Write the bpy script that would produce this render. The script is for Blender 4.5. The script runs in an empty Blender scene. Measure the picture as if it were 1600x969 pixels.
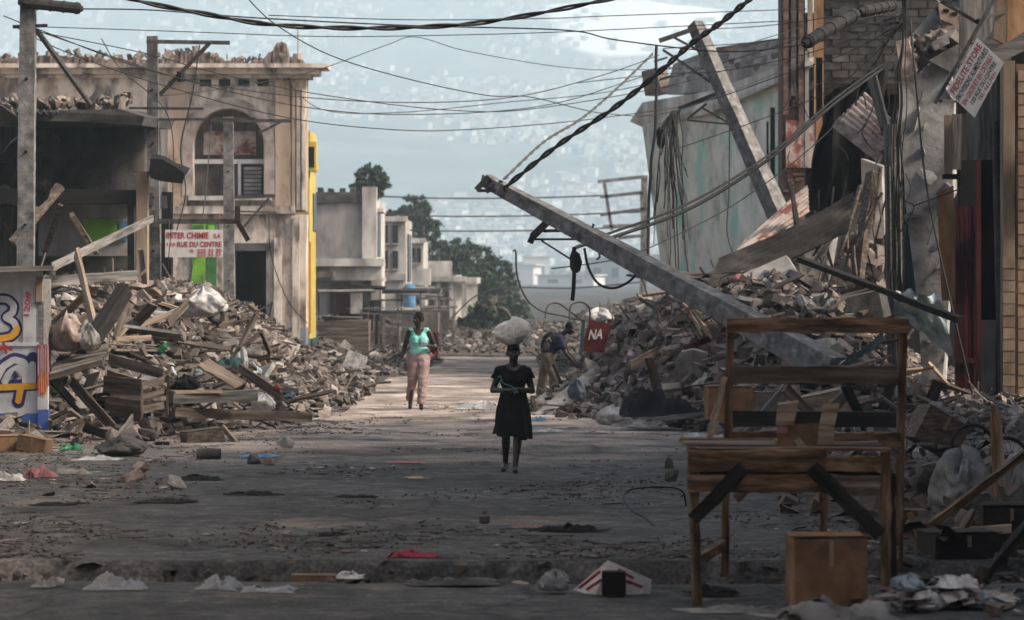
import bpy, bmesh, math, random
import numpy as np
from mathutils import Vector, Matrix, Euler, noise as mn
R = math.radians
rnd = random.Random(7)
sc = bpy.context.scene
C = sc.collection
# ------------------------------------------------------------------ camera
F, H, HZ = 6000.0, 2.35, 430.0          # focal length in photo pixels, eye height, horizon row
cam_d = bpy.data.cameras.new('camera'); cam = bpy.data.objects.new('camera', cam_d); C.objects.link(cam)
cam.location = (0, 0, H); cam.rotation_euler = (R(90), 0, 0)
cam_d.sensor_width = 36; cam_d.lens = 36 * F / 1600
cam_d.shift_y = -(484.5 - HZ) / 1600
cam_d.clip_start = 0.5; cam_d.clip_end = 20000
cam_d.dof.use_dof = True; cam_d.dof.focus_distance = 47; cam_d.dof.aperture_fstop = 4.0
sc.camera = cam
# ------------------------------------------------------------------ sky, sun, exposure
SUN_AZ, SUN_EL = 106, 40                  # azimuth clockwise from +Y (the view direction), elevation
w = bpy.data.worlds.new('World'); sc.world = w; w.use_nodes = True
nt = w.node_tree; bg = nt.nodes['Background']
sky = nt.nodes.new('ShaderNodeTexSky'); sky.sky_type = 'NISHITA'; sky.sun_disc = False
sky.sun_elevation = R(SUN_EL); sky.sun_rotation = R(SUN_AZ); sky.dust_density = 8.0; sky.air_density = 0.7; sky.ozone_density = 1.0
nt.links.new(sky.outputs[0], bg.inputs[0]); bg.inputs[1].default_value = 0.10
sl = bpy.data.lights.new('sun', 'SUN'); sun = bpy.data.objects.new('sun', sl); C.objects.link(sun)
sl.energy = 2.6; sl.angle = R(11); sl.color = (1.0, 0.88, 0.74)
sd = Vector((math.sin(R(SUN_AZ)) * math.cos(R(SUN_EL)), math.cos(R(SUN_AZ)) * math.cos(R(SUN_EL)), math.sin(R(SUN_EL))))
sun.rotation_euler = sd.to_track_quat('Z', 'Y').to_euler(); sun.location = (20, 20, 60)
sc.view_settings.view_transform = 'Standard'; sc.view_settings.look = 'None'
sc.view_settings.exposure = 1.1; sc.view_settings.gamma = 1.0; sc.view_settings.use_curve_mapping = False
cy = sc.cycles
cy.max_bounces = 8; cy.diffuse_bounces = 3; cy.glossy_bounces = 2; cy.transmission_bounces = 3
cy.volume_bounces = 5; cy.transparent_max_bounces = 8; cy.use_denoising = True
cy.caustics_reflective = False; cy.caustics_refractive = False
# ------------------------------------------------------------------ helpers
Z = Vector((0, 0, 1))
def P(px, py, Y): return Vector(((px - 800) / F * Y, Y, H + (HZ - py) / F * Y))
def GY(py, z=0.0): return (H - z) * F / (py - HZ)
def sst(t): t = max(0.0, min(1.0, t)); return t * t * (3 - 2 * t)
def interp(x, xs, ys): return float(np.interp(x, xs, ys))
def fbm(p, o=4): return mn.fractal(Vector(p), 1.0, 2.0, o)
WM = {}
def link(name, me, world, parent=None):
    o = bpy.data.objects.new(name, me); C.objects.link(o)
    if parent is not None:
        o.parent = parent; o.matrix_basis = WM[parent].inverted() @ world
    else: o.matrix_basis = world
    WM[o] = world
    return o
def tag(o, label=None, cat=None, group=None, kind=None):
    if label: o['label'] = label
    if cat: o['category'] = cat
    if group: o['group'] = group
    if kind: o['kind'] = kind
    return o
def thing(name, label, cat, loc, group=None):
    return tag(link(name, None, Matrix.Translation(Vector(loc))), label, cat, group)

class MB:
    def __init__(s): s.v = []; s.f = []; s.m = []; s.t = []
    def add(s, vs, fs, m=0, t=0.5):
        b = len(s.v); s.v.extend([tuple(v) for v in vs])
        for f in fs: s.f.append([b + i for i in f]); s.m.append(m); s.t.append(t)
        return s
    def box(s, c, size, rot=None, m=0, t=0.5, jit=0.0):
        c = Vector(c); rot = rot or Matrix.Identity(3); vs = []
        for z in (-.5, .5):
            for x, y in ((-.5, -.5), (.5, -.5), (.5, .5), (-.5, .5)):
                p = Vector((x * size[0], y * size[1], z * size[2]))
                if jit: p += Vector((rnd.uniform(-jit, jit), rnd.uniform(-jit, jit), rnd.uniform(-jit, jit)))
                vs.append(c + rot @ p)
        return s.add(vs, [(0, 3, 2, 1), (4, 5, 6, 7), (0, 1, 5, 4), (1, 2, 6, 5), (2, 3, 7, 6), (3, 0, 4, 7)], m, t)
    def aabb(s, x0, x1, y0, y1, z0, z1, m=0, t=.5, jit=0):
        return s.box(((x0 + x1) / 2, (y0 + y1) / 2, (z0 + z1) / 2), (x1 - x0, y1 - y0, z1 - z0), None, m, t, jit)
    def beam(s, p, q, w, h, roll=0, m=0, t=.5, jit=0.0, taper=1.0, seg=1):
        p = Vector(p); q = Vector(q); d = (q - p); L = d.length; d.normalize()
        up = Z if abs(d.z) < .95 else Vector((0, 1, 0))
        y = up.cross(d).normalized(); z = d.cross(y)
        if roll: r = Matrix.Rotation(roll, 3, d); y = r @ y; z = r @ z
        vs = []; fs = []
        for i in range(seg + 1):
            u = i / seg; k = 1 + (taper - 1) * u
            for a, b in ((-.5, -.5), (.5, -.5), (.5, .5), (-.5, .5)):
                o = y * (a * w * k) + z * (b * h * k) + p + d * (L * u)
                if jit: o += Vector((rnd.uniform(-jit, jit), rnd.uniform(-jit, jit), rnd.uniform(-jit, jit)))
                vs.append(o)
        for i in range(seg):
            b = 4 * i
            for k in range(4): fs.append((b + k, b + (k + 1) % 4, b + 4 + (k + 1) % 4, b + 4 + k))
        fs += [(3, 2, 1, 0), tuple(4 * seg + k for k in range(4))]
        return s.add(vs, fs, m, t)
    def tube(s, pts, r, n=6, m=0, t=.5, r2=None, cap=True):
        pts = [Vector(p) for p in pts]; N = len(pts); vs = []; fs = []
        y = None
        for i, p in enumerate(pts):
            d = (pts[min(i + 1, N - 1)] - pts[max(i - 1, 0)]).normalized()
            if y is None: y = d.orthogonal().normalized()
            y = (y - d * y.dot(d)).normalized(); z = d.cross(y)
            rr = r[i] if isinstance(r, (list, tuple)) else (r if r2 is None else r + (r2 - r) * i / (N - 1))
            for k in range(n):
                a = 2 * math.pi * k / n; vs.append(p + y * (rr * math.cos(a)) + z * (rr * math.sin(a)))
        for i in range(N - 1):
            for k in range(n): fs.append((i * n + k, i * n + (k + 1) % n, (i + 1) * n + (k + 1) % n, (i + 1) * n + k))
        if cap: fs += [tuple(range(n - 1, -1, -1)), tuple((N - 1) * n + k for k in range(n))]
        return s.add(vs, fs, m, t)
    def prism(s, poly, ext, m=0, t=.5, jit=0.0):
        poly = [Vector(p) for p in poly]; ext = Vector(ext); n = len(poly)
        j = lambda: Vector((rnd.uniform(-jit, jit), rnd.uniform(-jit, jit), rnd.uniform(-jit, jit))) if jit else Vector((0, 0, 0))
        vs = [p + j() for p in poly] + [p + ext + j() for p in poly]
        fs = [tuple(range(n)), tuple(range(2 * n - 1, n - 1, -1))]
        for k in range(n): fs.append((k, n + k, n + (k + 1) % n, (k + 1) % n))
        return s.add(vs, fs, m, t)
    def grid(s, fn, nu, nv, m=0, t=.5):
        vs = [fn(i / nu, j / nv) for j in range(nv + 1) for i in range(nu + 1)]
        fs = [(j * (nu + 1) + i, j * (nu + 1) + i + 1, (j + 1) * (nu + 1) + i + 1, (j + 1) * (nu + 1) + i) for j in range(nv) for i in range(nu)]
        return s.add(vs, fs, m, t)
    def mesh(s, name, mats, org, smooth=False):
        me = bpy.data.meshes.new(name)
        V = np.array(s.v, dtype=float) - np.array(org)
        me.from_pydata(V.tolist(), [], s.f); 
        for x in (mats if isinstance(mats, (list, tuple)) else [mats]): me.materials.append(x)
        if any(s.m): me.polygons.foreach_set('material_index', s.m)
        a = me.attributes.new('tint', 'FLOAT', 'FACE'); a.data.foreach_set('value', s.t)
        if smooth: me.polygons.foreach_set('use_smooth', [True] * len(s.f))
        me.update()
        return me
    def org(s):
        V = np.array(s.v); lo = V.min(0); hi = V.max(0)
        return Vector(((lo[0] + hi[0]) / 2, (lo[1] + hi[1]) / 2, lo[2]))
    def build(s, name, mats, parent=None, smooth=False, fix=True):
        o_ = s.org(); me = s.mesh(name, mats, o_, smooth)
        if fix:
            bm = bmesh.new(); bm.from_mesh(me); bmesh.ops.recalc_face_normals(bm, faces=bm.faces); bm.to_mesh(me); bm.free()
        return link(name, me, Matrix.Translation(o_), parent)
def one(mb, name, mat, label, cat, group=None, smooth=False, kind=None):
    return tag(mb.build(name, mat, None, smooth), label, cat, group, kind)
# ------------------------------------------------------------------ materials
MT = {}
def M(name, cols, scale=2.0, rough=.85, bump=.25, bscale=25, stretch=(1, 1, 1), rand=.18, metal=0, tint=0.0, spec=.25, world=False, detail=9, alpha=None, dist=.02, trans=0, dirt=None):
    m = bpy.data.materials.new(name); m.use_nodes = True; n = m.node_tree; L = n.links; b = n.nodes['Principled BSDF']
    b.inputs['Roughness'].default_value = rough; b.inputs['Metallic'].default_value = metal; b.inputs['Specular IOR Level'].default_value = spec
    if world: co = n.nodes.new('ShaderNodeNewGeometry').outputs['Position']
    else: co = n.nodes.new('ShaderNodeTexCoord').outputs['Object']
    oi = n.nodes.new('ShaderNodeObjectInfo')
    if not world:                                   # every object gets its own piece of the pattern
        ad = n.nodes.new('ShaderNodeVectorMath'); ad.operation = 'ADD'; cm = n.nodes.new('ShaderNodeCombineXYZ')
        ml = n.nodes.new('ShaderNodeMath'); ml.operation = 'MULTIPLY'; ml.inputs[1].default_value = 37.0
        L.new(oi.outputs['Random'], ml.inputs[0]); L.new(ml.outputs[0], cm.inputs[0]); L.new(ml.outputs[0], cm.inputs[2])
        L.new(co, ad.inputs[0]); L.new(cm.outputs[0], ad.inputs[1]); co = ad.outputs[0]
    mp = n.nodes.new('ShaderNodeMapping'); mp.inputs['Scale'].default_value = stretch; L.new(co, mp.inputs[0])
    ns = n.nodes.new('ShaderNodeTexNoise'); ns.inputs['Scale'].default_value = scale; ns.inputs['Detail'].default_value = detail; ns.inputs['Roughness'].default_value = .62
    L.new(mp.outputs[0], ns.inputs['Vector']); fac = ns.outputs[0]
    mr = n.nodes.new('ShaderNodeMapRange'); mr.inputs[1].default_value = .3; mr.inputs[2].default_value = .7; L.new(fac, mr.inputs[0]); fac = mr.outputs[0]
    if tint:
        at = n.nodes.new('ShaderNodeAttribute'); at.attribute_name = 'tint'
        mx = n.nodes.new('ShaderNodeMix'); mx.data_type = 'FLOAT'; mx.inputs[0].default_value = tint
        L.new(fac, mx.inputs[2]); L.new(at.outputs['Fac'], mx.inputs[3]); fac = mx.outputs[0]
    cr = n.nodes.new('ShaderNodeValToRGB'); e = cr.color_ramp.elements
    if not isinstance(cols[0], (list, tuple)) or len(cols[0]) == 3: cols = [(i / max(1, len(cols) - 1), c) for i, c in enumerate(cols)]
    while len(e) < len(cols): e.new(.5)
    for k, (p_, c) in enumerate(cols): e[k].position = p_; e[k].color = (*c, 1)
    L.new(fac, cr.inputs[0]); col = cr.outputs[0]
    if dirt:                                        # (colour, scale, lo, hi): patches of another colour
        n2 = n.nodes.new('ShaderNodeTexNoise'); n2.inputs['Scale'].default_value = dirt[1]; n2.inputs['Detail'].default_value = 7; n2.inputs['Roughness'].default_value = .65
        L.new(mp.outputs[0] if len(dirt) < 5 else co, n2.inputs['Vector'])
        r2 = n.nodes.new('ShaderNodeMapRange'); r2.inputs[1].default_value = dirt[2]; r2.inputs[2].default_value = dirt[3]; L.new(n2.outputs[0], r2.inputs[0])
        mx = n.nodes.new('ShaderNodeMix'); mx.data_type = 'RGBA'; L.new(r2.outputs[0], mx.inputs[0]); L.new(col, mx.inputs[6]); mx.inputs[7].default_value = (*dirt[0], 1); col = mx.outputs[2]
    if rand:
        m2 = n.nodes.new('ShaderNodeMapRange'); m2.inputs[3].default_value = 1 - rand; m2.inputs[4].default_value = 1 + rand; L.new(oi.outputs['Random'], m2.inputs[0])
        vm = n.nodes.new('ShaderNodeVectorMath'); vm.operation = 'SCALE'; L.new(col, vm.inputs[0]); L.new(m2.outputs[0], vm.inputs['Scale']); col = vm.outputs[0]
    L.new(col, b.inputs['Base Color'])
    if bump:
        n3 = n.nodes.new('ShaderNodeTexNoise'); n3.inputs['Scale'].default_value = bscale; n3.inputs['Detail'].default_value = 6; L.new(mp.outputs[0], n3.inputs['Vector'])
        bp = n.nodes.new('ShaderNodeBump'); bp.inputs['Strength'].default_value = bump; bp.inputs['Distance'].default_value = dist; L.new(n3.outputs[0], bp.inputs['Height']); L.new(bp.outputs[0], b.inputs['Normal'])
    if trans:
        b.inputs['Alpha'].default_value = 1 - trans
    MT[name] = m
    return m
M('ground', [(0, (.030, .030, .030)), (.4, (.056, .055, .054)), (.75, (.085, .082, .078)), (1, (.15, .142, .132))], 4.5, .95, .7, 22, detail=12, world=True, rand=0, dist=.03, dirt=((.33, .255, .205), .16, .56, .70), stretch=(1, .8, 1))
M('rubble', [(0, (.018, .016, .015)), (.2, (.055, .046, .040)), (.4, (.115, .094, .080)), (.58, (.175, .155, .14)), (.75, (.26, .205, .175)), (.88, (.37, .345, .32)), (1, (.62, .60, .57))], 7, .95, .5, 30, rand=0, tint=.74)
M('concrete', [(.1, (.09, .087, .083)), (.5, (.19, .18, .17)), (.9, (.32, .305, .285))], 2.2, .9, .4, 22, dirt=((.09, .085, .08), 1.2, .55, .72))
M('pole_concrete', [(.1, (.085, .082, .078)), (.6, (.175, .168, .16)), (1, (.29, .28, .265))], 6, .9, .45, 40, dirt=((.06, .056, .052), 3.5, .54, .68))
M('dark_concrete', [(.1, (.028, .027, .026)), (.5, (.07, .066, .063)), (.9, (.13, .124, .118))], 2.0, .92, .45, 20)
M('chunk_pink', [(.1, (.11, .083, .072)), (.5, (.23, .178, .152)), (.9, (.36, .295, .26))], 5, .92, .4, 30)
M('chunk_grey', [(.1, (.09, .084, .08)), (.5, (.20, .187, .176)), (.9, (.37, .355, .34))], 5, .92, .4, 30, rand=.3)
M('brick', [(.1, (.05, .032, .026)), (.6, (.125, .08, .062)), (1, (.22, .155, .125))], 5, .92, .4, 30)
M('plaster', [(.1, (.30, .235, .185)), (.4, (.58, .50, .42)), (.8, (.72, .65, .575))], 1.7, .9, .3, 18, stretch=(1.2, 1.2, .5), rand=.05, dirt=((.155, .13, .115), 1.5, .48, .62))
M('plaster_orange', [(.1, (.21, .155, .115)), (.5, (.45, .345, .25)), (.9, (.62, .525, .44))], 2.2, .9, .3, 18, stretch=(1, 1, .6), rand=.08, dirt=((.17, .13, .11), 1.1, .5, .7))
M('plaster_white', [(.1, (.20, .187, .17)), (.5, (.42, .395, .36)), (.9, (.60, .575, .53))], 1.3, .9, .2, 14, stretch=(1, 1, .4), rand=.1, dirt=((.22, .19, .17), .7, .52, .72))
M('plaster_grey', [(.1, (.15, .14, .135)), (.5, (.30, .28, .265)), (.9, (.42, .40, .37))], .8, .9, .25, 14, stretch=(1, 1, .4), rand=.1, dirt=((.10, .09, .085), .6, .5, .7))
M('blue_grey', [(.1, (.13, .14, .16)), (.6, (.24, .255, .285)), (1, (.33, .34, .36))], 1.5, .85, .2, 18, stretch=(1, 1, .4))
M('rust_dark', [(.1, (.010, .009, .0085)), (.5, (.030, .026, .023)), (1, (.075, .063, .054))], 2.4, .8, .15, 30, rand=.1)
M('arch_grey', [(.1, (.16, .135, .12)), (.5, (.32, .275, .245)), (.9, (.45, .39, .345))], 2.5, .9, .3, 18, rand=.05)
M('teal_wall', [(.1, (.26, .255, .23)), (.4, (.54, .535, .485)), (.9, (.70, .69, .63))], 1.5, .9, .3, 12, stretch=(1, 1, .75), rand=0, dirt=((.34, .55, .47), .7, .53, .60))
M('yellow', [(.1, (.33, .25, .06)), (.5, (.52, .41, .09)), (.9, (.58, .48, .16))], 2.2, .8, .15, 15, stretch=(1, 1, .3), rand=.03, dirt=((.24, .20, .13), 1.6, .55, .72))
M('green', [(.1, (.09, .24, .02)), (.6, (.20, .46, .05)), (1, (.26, .52, .09))], 1.6, .7, .1, 15)
M('green_dark', [(.1, (.03, .09, .03)), (.8, (.06, .19, .05))], 2, .7, .1, 15)
M('orange', [(.1, (.13, .07, .034)), (.6, (.29, .165, .085)), (1, (.38, .26, .165))], 3, .8, .2, 20, stretch=(1, 1, .3))
M('red_paint', [(.1, (.016, .004, .005)), (.6, (.055, .008, .011)), (1, (.085, .018, .019))], 2.5, .6, .2, 25, stretch=(1, 1, .2))
M('red_peel', [(.1, (.24, .17, .14)), (.5, (.42, .33, .29)), (.9, (.55, .48, .44))], 2.5, .9, .3, 20, dirt=((.19, .06, .05), 1.9, .5, .58))
M('wood', [(.1, (.042, .032, .025)), (.5, (.105, .082, .065)), (.9, (.20, .163, .135))], 3, .85, .3, 12, stretch=(.35, 6, 6), rand=.35)
M('wood_pale', [(.1, (.15, .107, .075)), (.5, (.28, .21, .155)), (.9, (.42, .335, .26))], 3, .85, .25, 12, stretch=(.35, 6, 6), rand=.2)
M('wood_stall', [(.1, (.035, .022, .013)), (.45, (.135, .078, .042)), (.9, (.30, .19, .11))], 2.8, .8, .35, 14, stretch=(.9, 6, 6), rand=.3, dirt=((.030, .022, .018), 1.6, .48, .64))
M('wood_black', [(.1, (.008, .007, .007)), (.6, (.022, .019, .017)), (1, (.05, .042, .036))], 3, .85, .3, 12, stretch=(.5, 6, 6))
M('wood_grey', [(.1, (.06, .057, .053)), (.5, (.16, .15, .14)), (.9, (.27, .255, .235))], 3, .9, .3, 12, stretch=(.35, 6, 6), rand=.25)
M('wood_grey_v', [(.1, (.05, .047, .044)), (.5, (.13, .122, .114)), (.9, (.23, .217, .20))], 3, .9, .3, 12, stretch=(6, 6, .4), rand=.15)
M('slab_pale', [(.1, (.15, .145, .138)), (.45, (.33, .32, .305)), (.9, (.50, .485, .465))], 2.6, .92, .5, 16, dirt=((.16, .15, .14), 1.3, .52, .70))
M('block_dark', [(.1, (.022, .021, .020)), (.5, (.052, .049, .047)), (.9, (.095, .09, .085))], 2.5, .95, .4, 20, rand=.2)
M('tan', [(.1, (.13, .093, .066)), (.5, (.235, .177, .127)), (.9, (.32, .255, .19))], 2.5, .85, .2, 18, stretch=(1, 1, .3), dirt=((.12, .09, .07), 1.5, .56, .72))
M('cardboard', [(.1, (.13, .073, .038)), (.6, (.215, .125, .068)), (1, (.27, .165, .095))], 4, .9, .2, 30, rand=.22, dirt=((.085, .055, .036), 3, .52, .7))
M('white_paint', [(.1, (.52, .51, .49)), (.6, (.70, .69, .67)), (1, (.78, .77, .75))], 3, .6, .08, 20, rand=.04, dirt=((.30, .27, .24), 2.2, .60, .78))
M('kiosk_white', [(.1, (.36, .36, .37)), (.6, (.52, .52, .53)), (1, (.60, .60, .60))], 2.5, .7, .1, 20, rand=.04, dirt=((.24, .21, .19), 1.8, .56, .78))
M('navy', [(.1, (.025, .022, .085)), (1, (.045, .035, .15))], 4, .7, .05, 20)
M('blue', [(.1, (.045, .08, .26)), (1, (.08, .13, .36))], 2, .7, .08, 20, dirt=((.22, .2, .2), 2.5, .6, .8))
M('paint_yellow', [(.1, (.52, .25, .02)), (1, (.64, .36, .05))], 4, .7, .05, 20)
M('paint_red', [(.1, (.34, .03, .045)), (1, (.48, .06, .075))], 5, .7, .05, 20)
M('ink_red', [(.1, (.26, .02, .03)), (1, (.42, .05, .06))], 9, .7, .05, 20)
M('ink_black', [(.1, (.012, .022, .018)), (1, (.035, .06, .045))], 6, .7, .05, 20)
M('plastic_white', [(.1, (.30, .29, .28)), (.6, (.48, .47, .455)), (1, (.62, .61, .59))], 7, .5, .4, 30, rand=.2, dirt=((.20, .17, .15), 4, .50, .72))
M('sack', [(.1, (.46, .45, .43)), (.6, (.64, .63, .60)), (1, (.72, .71, .68))], 5, .6, .15, 60, rand=.08)
M('plastic_clear', [(.1, (.22, .225, .23)), (1, (.42, .425, .43))], 6, .3, .4, 30, trans=.35, dirt=((.14, .13, .12), 4, .5, .7))
M('cloth_dark', [(.1, (.006, .006, .0065)), (1, (.022, .021, .021))], 4, .95, .3, 60, rand=.3)
M('cloth_pink', [(.1, (.22, .09, .095)), (1, (.37, .185, .185))], 4, .9, .2, 40, rand=.25)
M('cloth_red', [(.1, (.13, .012, .024)), (1, (.25, .035, .06))], 6, .9, .3, 60)
M('cloth_blue', [(.1, (.07, .09, .12)), (1, (.16, .20, .245))], 6, .9, .3, 60)
M('paper_blue', [(.1, (.06, .15, .27)), (1, (.15, .29, .42))], 6, .8, .2, 40)
M('rust', [(.1, (.028, .024, .022)), (.4, (.07, .058, .05)), (.7, (.13, .105, .09)), (1, (.22, .19, .17))], 1.8, .75, .15, 30, stretch=(1, 1, .5), rand=.15, metal=.15, spec=.3)
M('rust_pale', [(.1, (.16, .12, .10)), (.5, (.34, .27, .235)), (1, (.45, .40, .37))], 2.2, .7, .12, 30, rand=.12, metal=.1, dirt=((.17, .055, .045), 2.4, .52, .60))
M('zinc_blue', [(.1, (.16, .23, .26)), (.5, (.30, .38, .41)), (1, (.44, .50, .52))], 2.2, .6, .2, 20, metal=.2)
M('teal_board', [(.1, (.018, .05, .05)), (1, (.045, .105, .10))], 2, .8, .2, 20)
M('steel', [(.1, (.035, .032, .031)), (1, (.11, .10, .095))], 6, .6, .2, 30, metal=.4, rand=.25)
M('cable', [(.1, (.012, .012, .012)), (1, (.028, .027, .026))], 9, .6, .1, 60, rand=.2)
M('cable_grey', [(.1, (.06, .058, .055)), (1, (.12, .115, .11))], 9, .6, .1, 60, rand=.2)
M('rubber', [(.1, (.012, .012, .012)), (1, (.035, .033, .032))], 8, .8, .3, 40)
M('glass_dark', [(.1, (.015, .014, .014)), (1, (.035, .03, .03))], 2, .3, 0, 10, spec=.4)
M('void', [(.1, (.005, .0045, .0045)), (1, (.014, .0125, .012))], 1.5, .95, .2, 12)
M('skin', [(.1, (.018, .012, .009)), (1, (.036, .023, .017))], 6, .42, .05, 60, rand=.05, spec=.5)
M('hair', [(.1, (.006, .005, .005)), (1, (.013, .011, .010))], 30, .9, .6, 120, rand=0)
M('dress_black', [(.1, (.004, .004, .0045)), (1, (.011, .010, .011))], 6, .95, .3, 60, rand=0)
M('print_grey', [(.1, (.015, .015, .016)), (1, (.035, .034, .036))], 6, .9, .1, 60, rand=0)
M('top_aqua', [(.1, (.16, .50, .44)), (.6, (.25, .62, .55)), (1, (.34, .68, .61))], 5, .85, .2, 50, rand=0)
M('trousers_pink', [(.1, (.25, .18, .165)), (1, (.40, .295, .275))], 5, .9, .25, 50, rand=0)
M('navy_cloth', [(.1, (.018, .020, .042)), (1, (.04, .043, .085))], 5, .9, .25, 50, rand=0)
M('khaki', [(.1, (.12, .098, .075)), (1, (.20, .167, .13))], 5, .9, .25, 50, rand=0)
M('hanger_green', [(.1, (.06, .20, .15)), (1, (.10, .28, .21))], 5, .4, 0, 50, rand=0)
M('bottle_green', [(.1, (.02, .12, .05)), (1, (.04, .20, .09))], 5, .3, 0, 50)
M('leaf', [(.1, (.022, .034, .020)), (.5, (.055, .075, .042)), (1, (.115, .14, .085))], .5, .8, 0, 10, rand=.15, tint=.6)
M('bark', [(.1, (.05, .04, .033)), (1, (.14, .12, .10))], 3, .9, .4, 10, stretch=(4, 4, .6))
M('hillside', [(.1, (.02, .035, .032)), (.5, (.065, .085, .072)), (.9, (.17, .17, .155))], .02, 1, 0, 1, world=True, rand=0)
M('house_far', [(0, (.10, .098, .095)), (.35, (.34, .32, .30)), (1, (.74, .71, .67))], .1, .9, 0, 1, rand=.35, tint=.9)

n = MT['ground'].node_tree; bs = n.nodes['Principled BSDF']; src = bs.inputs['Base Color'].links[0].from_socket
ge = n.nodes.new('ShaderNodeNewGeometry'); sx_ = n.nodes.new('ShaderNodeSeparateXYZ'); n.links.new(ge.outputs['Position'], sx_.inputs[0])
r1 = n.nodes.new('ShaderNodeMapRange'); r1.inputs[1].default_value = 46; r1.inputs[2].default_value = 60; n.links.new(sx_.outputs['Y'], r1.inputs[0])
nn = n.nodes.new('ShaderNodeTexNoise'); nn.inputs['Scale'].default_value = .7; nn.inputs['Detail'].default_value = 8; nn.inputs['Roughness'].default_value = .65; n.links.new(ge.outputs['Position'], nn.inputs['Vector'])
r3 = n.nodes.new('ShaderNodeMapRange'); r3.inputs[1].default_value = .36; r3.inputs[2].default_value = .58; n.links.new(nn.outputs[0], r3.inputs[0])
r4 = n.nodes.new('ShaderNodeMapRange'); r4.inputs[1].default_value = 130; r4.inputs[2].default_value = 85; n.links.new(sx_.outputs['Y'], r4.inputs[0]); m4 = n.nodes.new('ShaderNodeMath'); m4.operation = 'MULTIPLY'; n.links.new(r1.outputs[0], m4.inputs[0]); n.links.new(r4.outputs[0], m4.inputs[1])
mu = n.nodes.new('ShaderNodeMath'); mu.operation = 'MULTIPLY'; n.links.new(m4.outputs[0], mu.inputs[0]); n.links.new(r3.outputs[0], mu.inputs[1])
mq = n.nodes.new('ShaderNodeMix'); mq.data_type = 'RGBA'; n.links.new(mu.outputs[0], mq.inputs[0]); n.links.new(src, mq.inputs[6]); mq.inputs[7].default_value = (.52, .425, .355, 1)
sn = n.nodes.new('ShaderNodeTexNoise'); sn.inputs['Scale'].default_value = .38; sn.inputs['Detail'].default_value = 9; sn.inputs['Roughness'].default_value = .7; n.links.new(ge.outputs['Position'], sn.inputs['Vector'])
sr = n.nodes.new('ShaderNodeMapRange'); sr.inputs[1].default_value = .38; sr.inputs[2].default_value = .60; sr.inputs[3].default_value = .55; sr.inputs[4].default_value = 1.25; n.links.new(sn.outputs[0], sr.inputs[0])
gn = n.nodes.new('ShaderNodeTexNoise'); gn.inputs['Scale'].default_value = 26; gn.inputs['Detail'].default_value = 5; n.links.new(ge.outputs['Position'], gn.inputs['Vector'])
gr = n.nodes.new('ShaderNodeMapRange'); gr.inputs[1].default_value = .35; gr.inputs[2].default_value = .65; gr.inputs[3].default_value = .6; gr.inputs[4].default_value = 1.35; n.links.new(gn.outputs[0], gr.inputs[0])
vo = n.nodes.new('ShaderNodeTexVoronoi'); vo.feature = 'DISTANCE_TO_EDGE'; vo.inputs['Scale'].default_value = .45
vw = n.nodes.new('ShaderNodeVectorMath'); vw.operation = 'MULTIPLY_ADD'; vw.inputs[1].default_value = (.8, .8, 0); n.links.new(nn.outputs['Color'], vw.inputs[0]); n.links.new(ge.outputs['Position'], vw.inputs[2]); n.links.new(vw.outputs[0], vo.inputs['Vector'])
vr = n.nodes.new('ShaderNodeMapRange'); vr.inputs[1].default_value = .0; vr.inputs[2].default_value = .022; vr.inputs[3].default_value = .45; vr.inputs[4].default_value = 1.0; n.links.new(vo.outputs[0], vr.inputs[0])
k1 = n.nodes.new('ShaderNodeMath'); k1.operation = 'MULTIPLY'; n.links.new(sr.outputs[0], k1.inputs[0]); n.links.new(gr.outputs[0], k1.inputs[1])
k2 = n.nodes.new('ShaderNodeMath'); k2.operation = 'MULTIPLY'; n.links.new(k1.outputs[0], k2.inputs[0]); n.links.new(vr.outputs[0], k2.inputs[1])
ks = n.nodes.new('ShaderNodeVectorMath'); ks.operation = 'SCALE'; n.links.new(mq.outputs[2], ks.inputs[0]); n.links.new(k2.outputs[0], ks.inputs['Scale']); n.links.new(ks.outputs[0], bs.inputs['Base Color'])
# ------------------------------------------------------------------ ground, street gutter, hill, haze
def gutter(x, y):
    a = 29.6 + .25 * mn.noise(Vector((x * .5, 3, 0))) + .10 * mn.noise(Vector((x * 3, 8, 0)))
    b = 31.6 + .10 * mn.noise(Vector((x * .6, 5, 0))) + .09 * mn.noise(Vector((x * 3, 2, 0))) + .04 * mn.noise(Vector((x * 9, 2, 0)))
    if y < a - .25 or y > b: return 0.0
    if y > b - .10: return -.22 * (b - y) / .10
    return -.22 * sst((y - a + .25) / .3)
def g0(x, y):
    z = .022 * mn.noise(Vector((x * .45, y * .22, 0))) + .012 * mn.noise(Vector((x * 1.7, y * .9, 4)))
    if y > 31.7: z += .012 * abs(mn.noise(Vector((x * 4, y * 3, 7)))) + .03 * sst((y - 60) / 30) * mn.noise(Vector((x, y * .5, 2)))
    return z + gutter(x, y)
LX = ([-12, -6.9, -6.2, -5.2, -4.2, -3.4, -2.7, -2.3], [2.0, 2.1, 2.0, 1.42, .60, .12, .0, 0])
LF = ([-9, -7, -5, -3.9, -2.5], [51.5, 52, 55, 58.5, 64])
RX = ([.0, .5, .9, 1.4, 2.1, 3.2, 4.3, 5.2, 6, 6.8, 9], [0, .28, .62, 1.35, 1.75, 2.1, 2.25, 1.9, .75, .25, .2])
RF = ([.0, .6, 2.0, 2.85, 3.8, 5, 9], [67, 64, 61, 57.5, 55, 54, 53])
def heapL(x, y):
    f = interp(x, *LF); return interp(x, *LX) * sst((y - f) / 9.5) * (1 - sst((y - 78) / 10) * .55)
def heapR(x, y):
    f = interp(x, *RF); x = x - .75 * sst((y - 67) / 4) - 1.1 * sst((y - 73.5) / 4); return interp(x, *RX) * sst((y - f) / 8.5) * (1 - sst((y - 78) / 12) * .5)
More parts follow.
